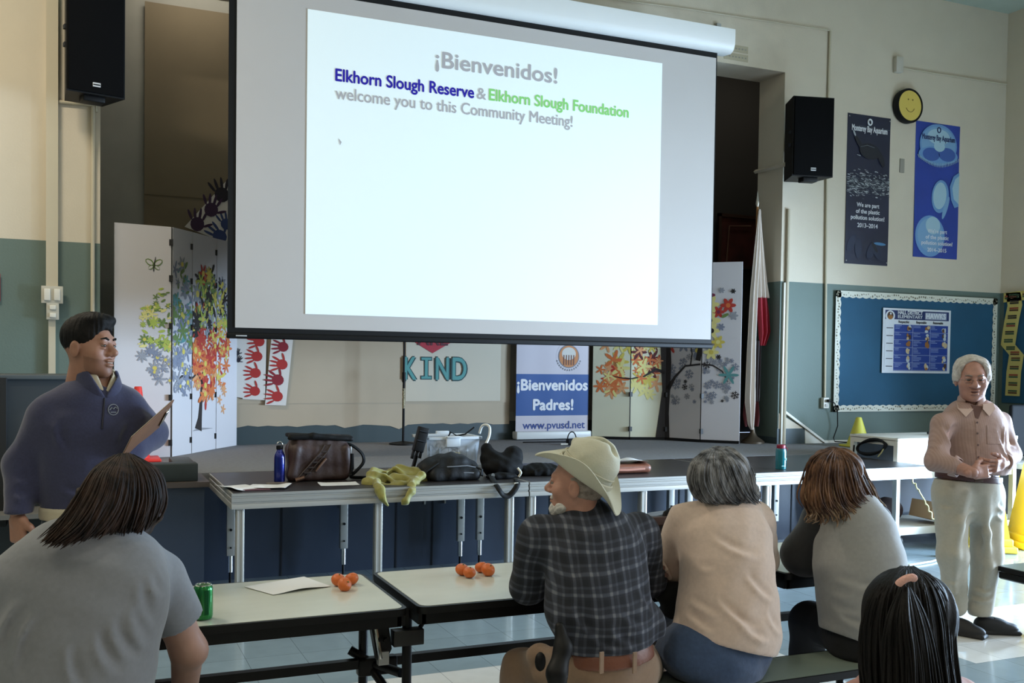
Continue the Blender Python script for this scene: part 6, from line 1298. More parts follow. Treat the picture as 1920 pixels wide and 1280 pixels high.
hb = hand(aR[2]+V(.0, -.03, .012), V(-1, -.25, -.1), (.1, .95, .2), 1.02, (.55, .6, .65, .7), thumb=-1, tcurl=.2)
body_mesh(P, [(smooth_np(hv, hq, 1), hq), ha, hb], F, M_sk3); eyes(c6, R6, s6, P, .55, (60, 56, 54))
# striped shirt material
def stripe_mat(name, a, b, k=420):
    m = bpy.data.materials.new(name); m.use_nodes = True; nt = m.node_tree; p = nt.nodes['Principled BSDF']; p.inputs['Roughness'].default_value = .75
    tc = nt.nodes.new('ShaderNodeTexCoord'); w_ = nt.nodes.new('ShaderNodeTexWave'); w_.inputs['Scale'].default_value = k; w_.inputs['Distortion'].default_value = .4; nt.links.new(tc.outputs['Object'], w_.inputs['Vector'])
    mx = nt.nodes.new('ShaderNodeMix'); mx.data_type = 'RGBA'; mx.inputs['A'].default_value = rgb(*a); mx.inputs['B'].default_value = rgb(*b); nt.links.new(w_.outputs['Fac'], mx.inputs['Factor']); nt.links.new(mx.outputs['Result'], p.inputs['Base Color'])
    n2 = nt.nodes.new('ShaderNodeTexNoise'); n2.inputs['Scale'].default_value = 9; n2.inputs['Detail'].default_value = 3; nt.links.new(tc.outputs['Object'], n2.inputs['Vector']); bp = nt.nodes.new('ShaderNodeBump'); bp.inputs['Strength'].default_value = .35; bp.inputs['Distance'].default_value = .03
    nt.links.new(n2.outputs['Fac'], bp.inputs['Height']); nt.links.new(bp.outputs[0], p.inputs['Normal']); return m
M_sh6 = stripe_mat('shirt_pink_brown', (158, 129, 119), (167, 138, 128), 25)
F = Fld(); torso(F, st[1:-1], sd6, .015, .04); F.cap(J3(1768, 794, Y6), J3(1822, 772, Y6), .056, .062, k=.06).cap(J3(1822, 772, Y6), J3(1874, 789, Y6), .062, .055, k=.06); limb(F, aL[:2]+[aL[1]*.55+aL[2]*.45], [.064, .066, .056], 0, .035); limb(F, aR[:2]+[aR[1]*.5+aR[2]*.5], [.062, .064, .055], 0, .035)
F.folds((((1775, 800), (1790, 845)), ((1870, 795), (1862, 840)), ((1768, 855), (1800, 878)), ((1850, 800), (1868, 860)), ((1745, 830), (1768, 838)), ((1885, 830), (1902, 838)), ((1800, 790), (1780, 812))), Y6-.10)
F.post(wrinkle(.0045, 17, 33)); F.cut(J3(1818, 889, Y6-.15), (-.06, 0, -1)); F.fn(lambda P_: np.maximum(np.linalg.norm((P_-J3(1822, 760, Y6-.015))[..., :2], axis=-1)-.072, -(P_[..., 2]-J3(1822, 774, Y6)[2])), J3(1822, 760, Y6)-.2, J3(1822, 760, Y6)+.25, 0, True)
shirt6 = sdf_obj('shirt', F, .007, M_sh6, P)
for arm, side_ in ((aL, 0), (aR, 1)):
    e, w2 = arm[1]*.55+arm[2]*.45, arm[1]*.36+arm[2]*.64; F = Fld(); F.cap(e, w2, .060, .055); d = unit(w2-e); F.cut(e-d*.0, -d); F.cut(w2, d); F.cap(e-d*.05, w2+d*.1, .048, .046, k=.003, sub=True); F.post(wrinkle(.003, 30, 5)); sdf_obj('rolled_cuff', F, .005, M_sh6, P)
# collar
for ro, top, nm in ((.083, 738, 'collar'),):
    F = Fld(); p_, q_ = J3(1822, 774, Y6-.015), J3(1821, top, Y6-.0); F.ecap(p_, q_, (ro+.012, ro+.008), (ro-.008, ro-.012), sd6); F.ecap(V(p_)-V(0, 0, .05), V(q_)+V(0, 0, .05), (ro+.002, ro-.002), (ro-.018, ro-.022), sd6, .002, sub=True); F.cut(q_, (0, .35, 1)); F.cut(p_, (0, .5, -1))
    gx = J3(1832, 765, Y6-.1); F.fn(lambda P_: np.maximum(np.abs(P_[..., 0]-gx[0])-.020*np.clip((P_[..., 2]-gx[2]+.03)/.05, 0, 2.5), P_[..., 1]-(Y6-.03)), gx-.2, gx+.25, .003, True)
    sdf_obj(nm, F, .0045, M_sh6, P)
hs = surface_of(shirt6)
def patch(x0, y0, x1, y1, nu, nv, m, name, off=.003, slant=0):
    vs = []
    for j in range(nv+1):
        for i in range(nu+1):
            p = hs(x0+(x1-x0)*i/nu+slant*j/nv, y0+(y1-y0)*j/nv, off)
            if p is None: return
            vs.append(p)
    W = nu+1; kid(MB().add(vs, [(j*W+i, j*W+i+1, (j+1)*W+i+1, (j+1)*W+i) for j in range(nv) for i in range(nu)], m, True).build(name), P)
patch(1828.5, 787, 1835, 887, 2, 20, M_sh6, 'placket', .003, 4); patch(1850, 797, 1876, 832, 6, 8, M_sh6, 'pocket', .003, 1)
def flap(pts_, m, name, off):
    q_ = [hs(x, y, off) for x, y in pts_]
    if all(p is not None for p in q_): kid(MB().add(q_+[p+Vector((0, .004, 0)) for p in q_], [tuple(range(len(q_))), tuple(range(2*len(q_)-1, len(q_)-1, -1))]+[(i, (i+1) % len(q_), (i+1) % len(q_)+len(q_), i+len(q_)) for i in range(len(q_))], m).build(name), P)
flap([(1821, 760), (1843, 762), (1834, 785), (1829, 783)], mat('shirt_opening', (92, 62, 54), .7), 'neck_opening', .004)
M_col = mat('collar_pale', (186, 160, 146), .75); flap([(1795, 756), (1822, 757), (1824, 768), (1810, 782), (1796, 768)], M_col, 'collar_point', .010); flap([(1842, 759), (1860, 757), (1864, 768), (1853, 781), (1842, 768)], M_col, 'collar_point', .010)
for y in (792, 812, 834, 857, 878):
    p = hs(1831+(y-772)*.036, y, .004); p and kid(MB().lathe([(.006, 0), (.006, .002), (.001, .002)], mat('button_brown', (96, 74, 68), .4), 10, frame(p, (1, -.3, 0), (-.3, -1, 0))).build('button'), P)
F = Fld(); torso(F, [(J3(1816, 899, Y6), .197, .139), (J3(1816, 889, Y6), .197, .141)], sd6, .006, .01); F.cut(J3(1816, 901, Y6), (-.1, .0, -1)); F.cut(J3(1816, 888, Y6), (.1, 0, 1)); sdf_obj('belt', F, .005, mat('belt_brown', (72, 38, 34), .4), P)
kid(MB().box((0, 0, 0), (.055, .038, .008), mat('buckle_dark', (90, 70, 60), .3, .7), frame(J3(1835, 897, Y6-.165), (.96, -.25, 0), (.2, -1, 0)), bev=.003).build('buckle'), P)
M_kh = cloth('trousers_stone', (178, 171, 155), .04, .28, 8, .85, 60)
F = Fld(); torso(F, [(J3(1815, 945, Y6), .195, .125), (J3(1815, 918, Y6), .20, .13), (J3(1816, 898, Y6), .192, .132)], sd6, .004, .04); limb(F, lg1, [.112, .088, .070], 0, .05); limb(F, lg2, [.112, .090, .078], 0, .05)
F.chain([J3(1812, 925, Y6-.10), J3(1800, 980, Y6-.10), J3(1790, 1040, Y6-.09), J3(1788, 1110, Y6-.05)], [.01, .02, .018, .012], k=.05).chain([J3(1846, 930, Y6-.12), J3(1850, 1000, Y6-.11), J3(1852, 1060, Y6-.10), J3(1842, 1120, Y6-.07)], [.01, .02, .018, .012], k=.05)
F.folds((((1825, 955), (1800, 975)), ((1860, 950), (1880, 958)), ((1862, 968), (1882, 974)), ((1770, 945), (1790, 960)), ((1775, 1095), (1800, 1100)), ((1826, 1105), (1858, 1112)), ((1824, 1128), (1860, 1125)), ((1772, 1115), (1800, 1120))), Y6-.10)
F.post(wrinkle(.004, 14, 41)); F.cut((0, 0, J3(1840, 1150, Y6)[2]), (0, 0, -1)); F.cut(J3(1816, 898, Y6), (0, 0, 1)); sdf_obj('trousers', F, .008, M_kh, P)
def shoe(P, heel, toe, m=None):
    heel, toe = V(heel), V(toe); d = unit(toe-heel); L = np.linalg.norm(toe-heel); R_ = basis(d); F = Fld()
    F.ell(heel+d*L*.22+V(0, 0, .055), (.045, L*.24, .055), R=R_).ell(heel+d*L*.62+V(0, 0, .035), (.052, L*.36, .040), R=R_, k=.03).ell(heel+d*L*.45+V(0, 0, .06), (.040, L*.24, .040), R=R_, k=.03)
    F.box(heel+d*L*.5+V(0, 0, .012), (.048, L*.5, .012), R=R_, rnd=.011, k=.006); F.cut((0, 0, 0), (0, 0, -1)); sdf_obj('shoe', F, .006, m or mat('shoe_black', (26, 26, 28), .6), P)
    lc = MB(); sd = R_[:, 0]
    for k in range(3): c = heel+d*L*(.42+.09*k)+V(0, 0, .098-.010*k); lc.tube([tuple(c-sd*.022), tuple(c+V(0, 0, .004)), tuple(c+sd*.022)], .003, M_black, 6)
    kid(lc.build('laces'), P)
a = J3(1822, 1170, Y6+.02); shoe(P, (a[0], Y6+.0, 0), (a[0]+.24, Y6-.13, 0)); a = J3(1790, 1160, Y6+.04); shoe(P, (a[0]-.04, Y6+.10, 0), (a[0]+.07, Y6-.14, 0))
M_h6 = hair_mat('hair_white', (168, 160, 152), (214, 208, 202))
F = Fld(); F.ell((0, -.020, .045), (.088, .105, .092)).ell((-.055, -.005, .055), (.034, .06, .055), k=.03).ell((.055, -.005, .055), (.034, .06, .055), k=.03).ell((.080, .0, .0), (.018, .035, .045), k=.02).ell((-.080, .0, .0), (.018, .035, .045), k=.02); F.ell((0, .090, .012), (.072, .092, .108), k=.012, sub=True); F.cut((0, -.04, -.045), (0, .3, -1)); F.ell((.085, .01, -.035), (.03, .03, .03), k=.01, sub=True); F.ell((-.085, .01, -.035), (.03, .03, .03), k=.01, sub=True)
F.post(lambda P_, D: D+.003*np.sin(P_[..., 2]*140+9*np.sin(P_[..., 1]*50))*np.sin(P_[..., 1]*90)); F.ell((0, -.012, .032), (.068, .090, .084), k=.001, sub=True)
v, q = xf(F.mesh(.0035), c6, R6, s6); np_mesh('hair', [(v, q, M_h6)], P)
for s_ in (-1, 1): kid(MB().tube([tuple(R6@V(s_*x, y, z)*s6+c6) for x, y, z in ((.014, .096, .029), (.03, .097, .034), (.048, .085, .030))], [.004, .0045, .003], mat('brow_grey', (130, 116, 106), .8), 6).build('eyebrow'), P)
gl = MB(); mg_ = mat('glasses_wire', (120, 110, 104), .3, .6)
for s_ in (-1, 1):
    gl.tube([tuple(R6@V(s_*.032+.021*math.cos(a), .104+.002*math.cos(a)*s_, .002+.015*math.sin(a))*s6+c6) for a in np.linspace(0, 2*math.pi, 20)], .0011, mg_, 5); gl.tube([tuple(R6@V(*p)*s6+c6) for p in ((s_*.053, .100, .006), (s_*.074, .06, .008), (s_*.080, .0, .006))], .0013, mg_, 5)
gl.tube([tuple(R6@V(*p)*s6+c6) for p in ((-.011, .106, .005), (.011, .106, .005))], .0012, mg_, 5); kid(gl.build('glasses'), P)
mo = MB(); mo.tube([tuple(R6@V(x, y, z)*s6+c6) for x, y, z in ((-.018, .094, -.059), (0, .099, -.061), (.018, .094, -.059))], [.002, .0035, .002], mat('mouth_dark', (84, 40, 38), .5), 6); kid(mo.build('mouth'), P)

# ---- the man in the hat and plaid shirt, seated
def plaid():
    m = bpy.data.materials.new('plaid_flannel'); m.use_nodes = True; nt = m.node_tree; p = nt.nodes['Principled BSDF']; p.inputs['Roughness'].default_value = .9; N = nt.nodes.new; L = nt.links.new
    tc = N('ShaderNodeTexCoord'); mp = N('ShaderNodeMapping'); mp.inputs['Rotation'].default_value = (math.radians(-6), math.radians(3), math.radians(10)); L(tc.outputs['Object'], mp.inputs[0])
    n0 = N('ShaderNodeTexNoise'); n0.inputs['Scale'].default_value = 6; L(tc.outputs['Object'], n0.inputs['Vector']); ad = N('ShaderNodeVectorMath'); ad.operation = 'MULTIPLY_ADD'; ad.inputs[1].default_value = (.03, .03, .03); L(n0.outputs['Color'], ad.inputs[0]); L(mp.outputs[0], ad.inputs[2])
    sp = N('ShaderNodeSeparateXYZ'); L(ad.outputs[0], sp.inputs[0])
    def band(sock, per, pts_):
        d = N('ShaderNodeMath'); d.operation = 'DIVIDE'; d.inputs[1].default_value = per; L(sock, d.inputs[0]); f = N('ShaderNodeMath'); f.operation = 'FRACT'; L(d.outputs[0], f.inputs[0])
        r = N('ShaderNodeValToRGB'); r.color_ramp.elements[0].position = 0; r.color_ramp.elements[0].color = (pts_[0][1],)*3+(1,); r.color_ramp.elements[1].position = 1; r.color_ramp.elements[1].color = (pts_[-1][1],)*3+(1,)
        for x, v_ in pts_[1:-1]: e = r.color_ramp.elements.new(x); e.color = (v_, v_, v_, 1)
        L(f.outputs[0], r.inputs[0]); return r.outputs[0]
    pr = [(0, .15), (.10, .15), (.16, .9), (.28, .9), (.34, .2), (.52, .2), (.56, .55), (.64, .55), (.70, .05), (1, .05)]
    hx = band(sp.outputs['X'], .062, pr); hz = band(sp.outputs['Z'], .070, pr)
    a = N('ShaderNodeMath'); a.operation = 'ADD'; L(hx, a.inputs[0]); L(hz, a.inputs[1]); b_ = N('ShaderNodeMath'); b_.operation = 'MULTIPLY'; b_.inputs[1].default_value = .5; L(a.outputs[0], b_.inputs[0])
    cr = N('ShaderNodeValToRGB'); cr.color_ramp.elements[0].color = rgb(24, 27, 34); cr.color_ramp.elements[1].color = rgb(122, 126, 134); e = cr.color_ramp.elements.new(.5); e.color = rgb(66, 70, 82); L(b_.outputs[0], cr.inputs[0]); L(cr.outputs[0], p.inputs['Base Color'])
    n2 = N('ShaderNodeTexNoise'); n2.inputs['Scale'].default_value = 10; L(tc.outputs['Object'], n2.inputs['Vector']); bp = N('ShaderNodeBump'); bp.inputs['Strength'].default_value = .35; bp.inputs['Distance'].default_value = .03; L(n2.outputs['Fac'], bp.inputs['Height']); L(bp.outputs[0], p.inputs['Normal']); return m
Y3 = 3.17
P = empty('person', (WY(1140, 1240, Y3).x, Y3, 0), 'seated bearded man seen from behind in a cream sun hat and dark plaid shirt', 'person')
c3 = J3(1082, 909, 3.27); f3 = V(-.74, .67, .03); R3 = basis(f3); s3 = .98
hv, hq = xf(head_field(1.2, 1.0).mesh(.0032), c3, R3, s3)
sd3 = V(.98, .16, 0)
st = [(J3(1142, 1262, Y3-.01), .158, .125), (J3(1140, 1215, Y3), .172, .135), (J3(1132, 1160, Y3+.01), .185, .135), (J3(1122, 1095, Y3+.04), .188, .13), (J3(1114, 1034, Y3+.08), .188, .12), (J3(1108, 992, Y3+.11), .140, .095), (J3(1095, 955, Y3+.12), .085, .075)]
aL = [J3(1012, 1010, Y3+.14), J3(992, 1098, Y3+.28), J3(1062, 1070, Y3+.55)]; aR = [J3(1198, 1002, Y3+.16), J3(1216, 1085, Y3+.26), J3(1150, 1060, Y3+.55)]
kL = V(J3(985, 1262, 3.5)); lgL = [J3(1100, 1262, Y3), kL, V(kL[0]-.02, 3.62, .09)]; kR = J3(1215, 1240, 3.62); lgR = [J3(1185, 1255, Y3), kR, V(kR[0], 3.66, .09)]
F = Fld(); torso(F, st[:-1], sd3, -.02); limb(F, [J3(1095, 962, Y3+.12), J3(1088, 930, Y3+.11)], [.06, .058]); limb(F, aL, [.055, .045, .032]); limb(F, aR, [.055, .045, .032]); limb(F, lgL, [.075, .055, .04]); limb(F, lgR, [.075, .055, .04])
ha = hand(aL[2], (.9, .3, -.05), (0, .1, -1), 1, (.3, .3, .3, .35), thumb=-1); hb = hand(aR[2], (-.9, .3, -.05), (0, .1, -1), 1, (.3, .3, .3, .35), thumb=1)
body_mesh(P, [(smooth_np(hv, hq, 1), hq), ha, hb], F, M_sk2); eyes(c3, R3, s3, P)
M_pl = plaid()
F = Fld(); torso(F, st[1:-1], sd3, .014, .04); F.cap(J3(1036, 1018, Y3+.13), J3(1096, 990, Y3+.13), .055, .06, k=.05).cap(J3(1096, 990, Y3+.13), J3(1182, 1002, Y3+.14), .06, .058, k=.05); limb(F, aL, [.084, .068, .050], 0, .04); limb(F, aR, [.082, .070, .050], 0, .04)
F.ecap(J3(1096, 965, Y3+.11), J3(1086, 936, Y3+.115), (.078, .076), (.070, .066), sd3, .03); F.ell(J3(1218, 1165, Y3+.02), (.055, .09, .075), k=.05).ell(J3(1056, 1150, Y3-.0), (.05, .08, .06), k=.05)
F.folds((((1040, 1060), (1062, 1120)), ((1030, 1100), (1050, 1160)), ((1070, 1140), (1110, 1200)), ((1150, 1150), (1200, 1180)), ((1195, 1100), (1228, 1160)), ((1100, 1200), (1160, 1215)), ((1060, 1010), (1160, 1000)), ((1045, 1130), (1060, 1190)), ((1130, 1180), (1180, 1215))), Y3-.10)
F.post(wrinkle(.004, 15, 51)); F.cut(J3(1140, 1231, Y3-.13), (.06, .0, -1)); F.ecap(J3(1098, 970, Y3+.15), J3(1080, 915, Y3+.12), (.058, .056), (.056, .056), sd3, .003, sub=True); F.cut(J3(1086, 938, Y3+.11), (-.2, .25, 1))
sdf_obj('plaid_shirt', F, .0075, M_pl, P)
F = Fld(); torso(F, [(J3(1143, 1262, Y3-.01), .172, .139), (J3(1142, 1235, Y3-.01), .172, .139)], sd3, .006, .01); F.cut(J3(1142, 1256, Y3-.13), (.06, 0, -1)); F.cut(J3(1142, 1226, Y3-.13), (-.06, 0, 1)); sdf_obj('belt', F, .006, mat('belt_tan', (118, 72, 54), .45, bump=.1, bscale=60), P)
M_kh3 = cloth('trousers_khaki', (140, 114, 92), .05, .2, 12)
F = Fld(); torso(F, [(J3(1143, 1285, Y3-.0), .165, .13), (J3(1142, 1238, Y3-.01), .163, .13)], sd3, .004, .03); limb(F, lgL, [.105, .085, .065], 0, .04); limb(F, lgR, [.105, .08, .065], 0, .04); F.chain([J3(1060, 1225, Y3), J3(1010, 1225, 3.35), J3(965, 1240, 3.5)], [.03, .03, .02], k=.04); F.post(wrinkle(.004, 20, 52)); F.cut((0, 0, .442), (0, 0, -1)) if False else None
F.cut(J3(1142, 1236, Y3-.13), (0, 0, 1)); F.cut((0, 0, .05), (0, 0, -1)); F.box((J3(1140, 1262, Y3)[0], 3.19, .30), (.5, .20, .145), rnd=.01, k=.01, sub=True); sdf_obj('trousers', F, .009, M_kh3, P)
for px in (1128, 1190): kid(MB().box((0, 0, 0), (.016, .075, .006), M_kh3, frame(J3(px, 1242, Y3-.163), (1, .16, 0), (.16, -1, 0))).build('belt_loop'), P)
F = Fld(); F.chain([J3(1050, 1175, Y3-.10), J3(1056, 1215, Y3-.13), J3(1044, 1262, Y3-.16), J3(1046, 1290, Y3-.16)], [.018, .030, .034, .03], k=.02); F.ell(J3(1013, 1240, Y3-.02), (.02, .02, .035), k=.01); sdf_obj('pouch', F, .006, M_black, P)
for L in (lgL, lgR): a = L[2]; shoe(P, (a[0], a[1]-.06, 0), (a[0], a[1]+.20, 0))
# beard, sideburn and the hat
F = Fld(); F.ell((0, .068, -.098), (.036, .034, .036)).ell((.018, .064, -.128), (.028, .030, .026), k=.02).ell((-.018, .064, -.128), (.028, .030, .026), k=.02).ell((.045, .045, -.085), (.014, .025, .028), k=.02).ell((-.045, .045, -.085), (.014, .025, .028), k=.02).cap((-.024, .088, -.05), (.024, .088, -.05), .008, k=.012); F.post(wrinkle(.0025, 110, 9)); F.ell((0, .097, -.062), (.018, .02, .008), k=.004, sub=True)
v, q = xf(F.mesh(.003), c3, R3, s3); np_mesh('beard', [(v, q, hair_mat('beard_white', (170, 166, 160), (220, 218, 214)))], P)
F = Fld(); F.ell((0, -.03, .02), (.081, .090, .085)); F.cut((0, -.02, -.045), (0, .3, -1)); F.cut((0, .012, 0), (0, 1, .1)); F.ell((0, -.012, .032), (.070, .092, .084), k=.001, sub=True); F.post(wrinkle(.0015, 120, 10))
v, q = xf(F.mesh(.0035), c3, R3, s3); np_mesh('hair', [(v, q, hair_mat('hair_grey_short', (110, 100, 92), (160, 150, 140)))], P)
fh = unit(V(f3[0], f3[1], 0)); uh = unit(V(0, 0, .84)-fh*.54); Rh = np.stack([unit(np.cross(fh, uh)), unit(np.cross(uh, np.cross(fh, uh))), uh], 1); ch = c3+V(0, 0, .035)+uh*.012-fh*.014
M_hat = mat('hat_canvas', (198, 197, 178), .85, bump=.12, bscale=160, var=.05, vscale=12); MH = Matrix([list(Rh[i])+[ch[i]] for i in range(3)]+[[0, 0, 0, 1]])
F = Fld(); F.ecap((0, -.005, 0), (0, -.008, .075), (.092, .108), (.080, .094), (1, 0, 0)); F.ell((0, -.008, .072), (.082, .096, .045), k=.02); F.ell((0, .01, .128), (.022, .075, .018), k=.03, sub=True); F.cut((0, 0, -.004), (0, 0, -1)); F.cap((.08, .06, .03), (.03, .09, .075), .012, k=.03) 
F.ell((0, -.01, -.02), (.086, .102, .075), k=.001, sub=True); F.post(wrinkle(.002, 35, 14))
v, q = F.mesh(.005); v = smooth_np(v, q, 1)@Rh.T+ch; hat = np_mesh('hat', [(v, q, M_hat)], P)
def brim(u, v_):
    th = 2*math.pi*u; rho = .9+v_*.98; x, y = math.sin(th), math.cos(th)
    w_ = .088+(.150-.088)*v_; l_ = .104+(.190-.104)*v_
    z = -.004-.010*v_+.075*v_**1.6*(abs(x)**2.2)-.028*v_*(abs(y)**3)*(1 if y > 0 else 1.2)+.003*math.sin(7*th)*v_
    return (x*w_*(1-.10*v_*abs(x)), y*l_-.005, z)
bm_ = MB().grid(brim, 64, 12, M_hat, .004, MH); o = bm_.build('brim'); o.parent = hat
hb_ = MB(); hb_.tube([(math.sin(a)*.0945, math.cos(a)*.1105-.005, .012) for a in np.linspace(0, 2*math.pi, 40)], .006, mat('hat_band', (190, 186, 164), .85), 8, MH, flat=2); hb_.tube([(math.sin(a)*.091, math.cos(a)*.106-.005, .042) for a in np.linspace(0, 2*math.pi, 40)], .003, MATS['hat_band'], 6, MH)
o = hb_.build('band'); o.parent = hat

# ---- the woman in the beige top
Y4 = 3.2
P = empty('person', (WY(1350, 1220, Y4).x, Y4, 0), 'seated woman with a grey bob and long beige top seen from behind', 'person')
sd4 = V(.98, -.1, 0)
st = [(J3(1352, 1222, Y4), .200, .15), (J3(1366, 1180, Y4+.0), .197, .15), (J3(1368, 1120, Y4+.02), .180, .14), (J3(1366, 1060, Y4+.04), .176, .13), (J3(1360, 1005, Y4+.08), .180, .12), (J3(1354, 965, Y4+.12), .155, .095), (J3(1352, 938, Y4+.14), .08, .07)]
aL = [J3(1288, 972, Y4+.15), J3(1258, 1058, Y4+.29), J3(1330, 1050, Y4+.55)]; aR = [J3(1424, 975, Y4+.15), J3(1432, 1050, Y4+.3), J3(1370, 1040, Y4+.55)]
kL = J3(1262, 1165, 3.62); lgL = [J3(1310, 1215, Y4), kL, V(kL[0], 3.68, .09)]; kR = J3(1400, 1150, 3.66); lgR = [J3(1400, 1215, Y4), kR, V(kR[0], 3.7, .09)]
c4 = J3(1350, 898, Y4+.17); R4 = basis((-.1, .98, -.15))
F = Fld(); torso(F, st[:-1], sd4, -.02); limb(F, [J3(1352, 945, Y4+.14), J3(1350, 905, Y4+.16)], [.055, .05]); limb(F, aL, [.05, .04, .03]); limb(F, aR, [.05, .04, .03]); limb(F, lgL, [.075, .055, .04]); limb(F, lgR, [.075, .055, .04])
hv, hq = xf(head_field(.9, .92).mesh(.005), c4, R4, .95)
ha = hand(aL[2], (.8, .5, 0), (0, .1, -1), .92, (.4, .4, .4, .4), thumb=-1); hb = hand(aR[2], (-.8, .5, 0), (0, .1, -1), .92, (.4, .4, .4, .4), thumb=1)
body_mesh(P, [(hv, hq), ha, hb], F, M_sk4)
M_be = cloth('top_beige', (208, 186, 172), .05, .22, 8)
F = Fld(); torso(F, st[:-1], sd4, .012, .04); F.cap(J3(1300, 958, Y4+.14), J3(1412, 960, Y4+.14), .058, .058, k=.05); limb(F, [aL[0], aL[1], aL[1]*.8+aL[2]*.2], [.072, .068, .070], 0, .03); limb(F, [aR[0], aR[1], aR[1]*.8+aR[2]*.2], [.072, .064, .062], 0, .03)
F.folds((((1292, 1040), (1330, 1062)), ((1290, 1062), (1350, 1078)), ((1295, 1110), (1340, 1160)), ((1340, 1130), (1400, 1180)), ((1390, 1080), (1440, 1130)), ((1360, 1160), (1420, 1200)), ((1310, 960), (1330, 1000)), ((1420, 1150), (1455, 1190)), ((1350, 1015), (1420, 1050)), ((1300, 1150), (1330, 1190))), Y4-.10)
F.post(wrinkle(.004, 15, 61)); hem = J3(1366, 1215, Y4-.15); F.cut(hem, (-.28, 0, -1)); F.cut(J3(1352, 936, Y4+.1), (0, .35, 1)); F.box((hem[0]-.0, 3.20, .30), (.5, .22, .142), rnd=.01, k=.01, sub=True)
sdf_obj('beige_top', F, .0075, M_be, P)
cf = MB(); e = aL[1]+V(-.02, -.04, -.02); cf.tube([tuple(J3(1240, 1052, Y4+.22)), tuple(J3(1247, 1068, Y4+.2)), tuple(J3(1256, 1084, Y4+.22))], [.010, .015, .010], M_be, 8)
for x, y in ((1243, 1064), (1249, 1078)): cf.tube([tuple(J3(x, y, Y4+.175)), tuple(J3(x+.5, y, Y4+.165))], .009, mat('cuff_button', (100, 60, 50), .4), 10)
kid(cf.build('cuff'), P)
F = Fld(); torso(F, [(J3(1340, 1226, Y4), .215, .16), (J3(1352, 1200, Y4), .19, .145)], sd4, .0, .03); F.ell(J3(1290, 1225, Y4+.02), (.12, .14, .08), k=.04); limb(F, lgL, [.10, .075, .055], 0, .04); limb(F, lgR, [.10, .075, .055], 0, .04); F.post(wrinkle(.003, 18, 62)); F.box((hem[0], 3.19, .30), (.6, .22, .142), rnd=.01, k=.01, sub=True); F.cut((0, 0, .05), (0, 0, -1))
sdf_obj('jeans', F, .009, cloth('denim_blue', (52, 72, 104), .12, .2, 20), P)
for L in (lgL, lgR): a = L[2]; shoe(P, (a[0], a[1]-.05, 0), (a[0], a[1]+.18, 0))
M_h4 = hair_mat('hair_grey_long', (52, 52, 54), (150, 150, 152), (1, 1, .25))
F = Fld(); hc4 = J3(1352, 892, Y4+.16); F.ell(hc4+V(0, 0, .02), (.118, .12, .10)).ell(hc4+V(.0, -.01, -.045), (.122, .105, .085), k=.03).ell(J3(1392, 925, Y4+.13), (.075, .07, .05), k=.03); F.post(lambda P_, D: D+.004*np.sin(P_[..., 0]*130+10*P_[..., 2]+3*np.sin(P_[..., 2]*25))); F.cut(J3(1350, 948, Y4), (.30, 0, -1)) if False else None
vh, qh = F.mesh(.006)
g = [[J3(1335, 840, 3.33), J3(1300, 862, 3.28), J3(1289, 895, 3.28), J3(1300, 925, 3.27), J3(1312, 936, 3.27)], [J3(1338, 839, 3.33), J3(1318, 865, 3.24), J3(1312, 900, 3.22), J3(1325, 932, 3.23), J3(1345, 945, 3.25)], [J3(1342, 839, 3.33), J3(1345, 868, 3.23), J3(1352, 900, 3.21), J3(1370, 935, 3.22), J3(1395, 948, 3.25)], [J3(1347, 839, 3.33), J3(1372, 862, 3.24), J3(1388, 895, 3.22), J3(1402, 925, 3.22), J3(1420, 942, 3.27)], [J3(1350, 839, 3.34), J3(1392, 858, 3.30), J3(1412, 890, 3.30), J3(1414, 920, 3.28), J3(1423, 934, 3.30)]]
lv, lq = locks(g, 520, .0034, 5, .006, wave=.005); np_mesh('hair', [(vh, qh, M_h4), (lv, lq, M_h4)], P)
F = Fld(); F.ell(J3(1256, 1112, 3.42), (.075, .05, .05)).ell(J3(1262, 1138, 3.42), (.055, .05, .05), k=.03); F.post(wrinkle(.004, 25, 63)); tag(sdf_obj('folded_jacket', F, .009, mat('jacket_black', (22, 24, 26), .9)), 'black jacket bundled in the lap of the woman in beige', 'jacket')

# ---- the woman in grey and black raglan
Y5 = 3.22
P = empty('person', (WY(1630, 1200, Y5).x, Y5, 0), 'seated woman with wavy brown hair, grey top and black sleeves', 'person')
sd5 = V(.96, -.22, 0)
st = [(J3(1640, 1205, Y5-.02), .200, .16), (J3(1630, 1160, Y5), .195, .16), (J3(1622, 1110, Y5+.02), .185, .155), (J3(1612, 1055, Y5+.05), .182, .145), (J3(1600, 1000, Y5+.09), .168, .13), (J3(1588, 960, Y5+.13), .135, .10), (J3(1575, 935, Y5+.15), .075, .07)]
aL = [J3(1548, 968, Y5+.17), J3(1497, 1040, Y5+.27), J3(1560, 1062, Y5+.55)]; aR = [J3(1640, 975, Y5+.18), J3(1650, 1040, Y5+.34), J3(1600, 1050, Y5+.6)]
kL = J3(1520, 1165, 3.52); lgL = [J3(1610, 1190, Y5), kL, V(kL[0], 3.58, .09)]; kR = J3(1650, 1150, 3.62); lgR = [J3(1665, 1195, Y5), kR, V(kR[0], 3.66, .09)]
c5 = J3(1556, 900, Y5+.2); R5 = basis((-.45, .85, -.25))
F = Fld(); torso(F, st[:-1], sd5, -.02); limb(F, [J3(1577, 945, Y5+.15), J3(1568, 905, Y5+.18)], [.055, .05]); limb(F, aL, [.05, .042, .03]); limb(F, aR, [.05, .04, .03]); limb(F, lgL, [.075, .055, .04]); limb(F, lgR, [.075, .055, .04])
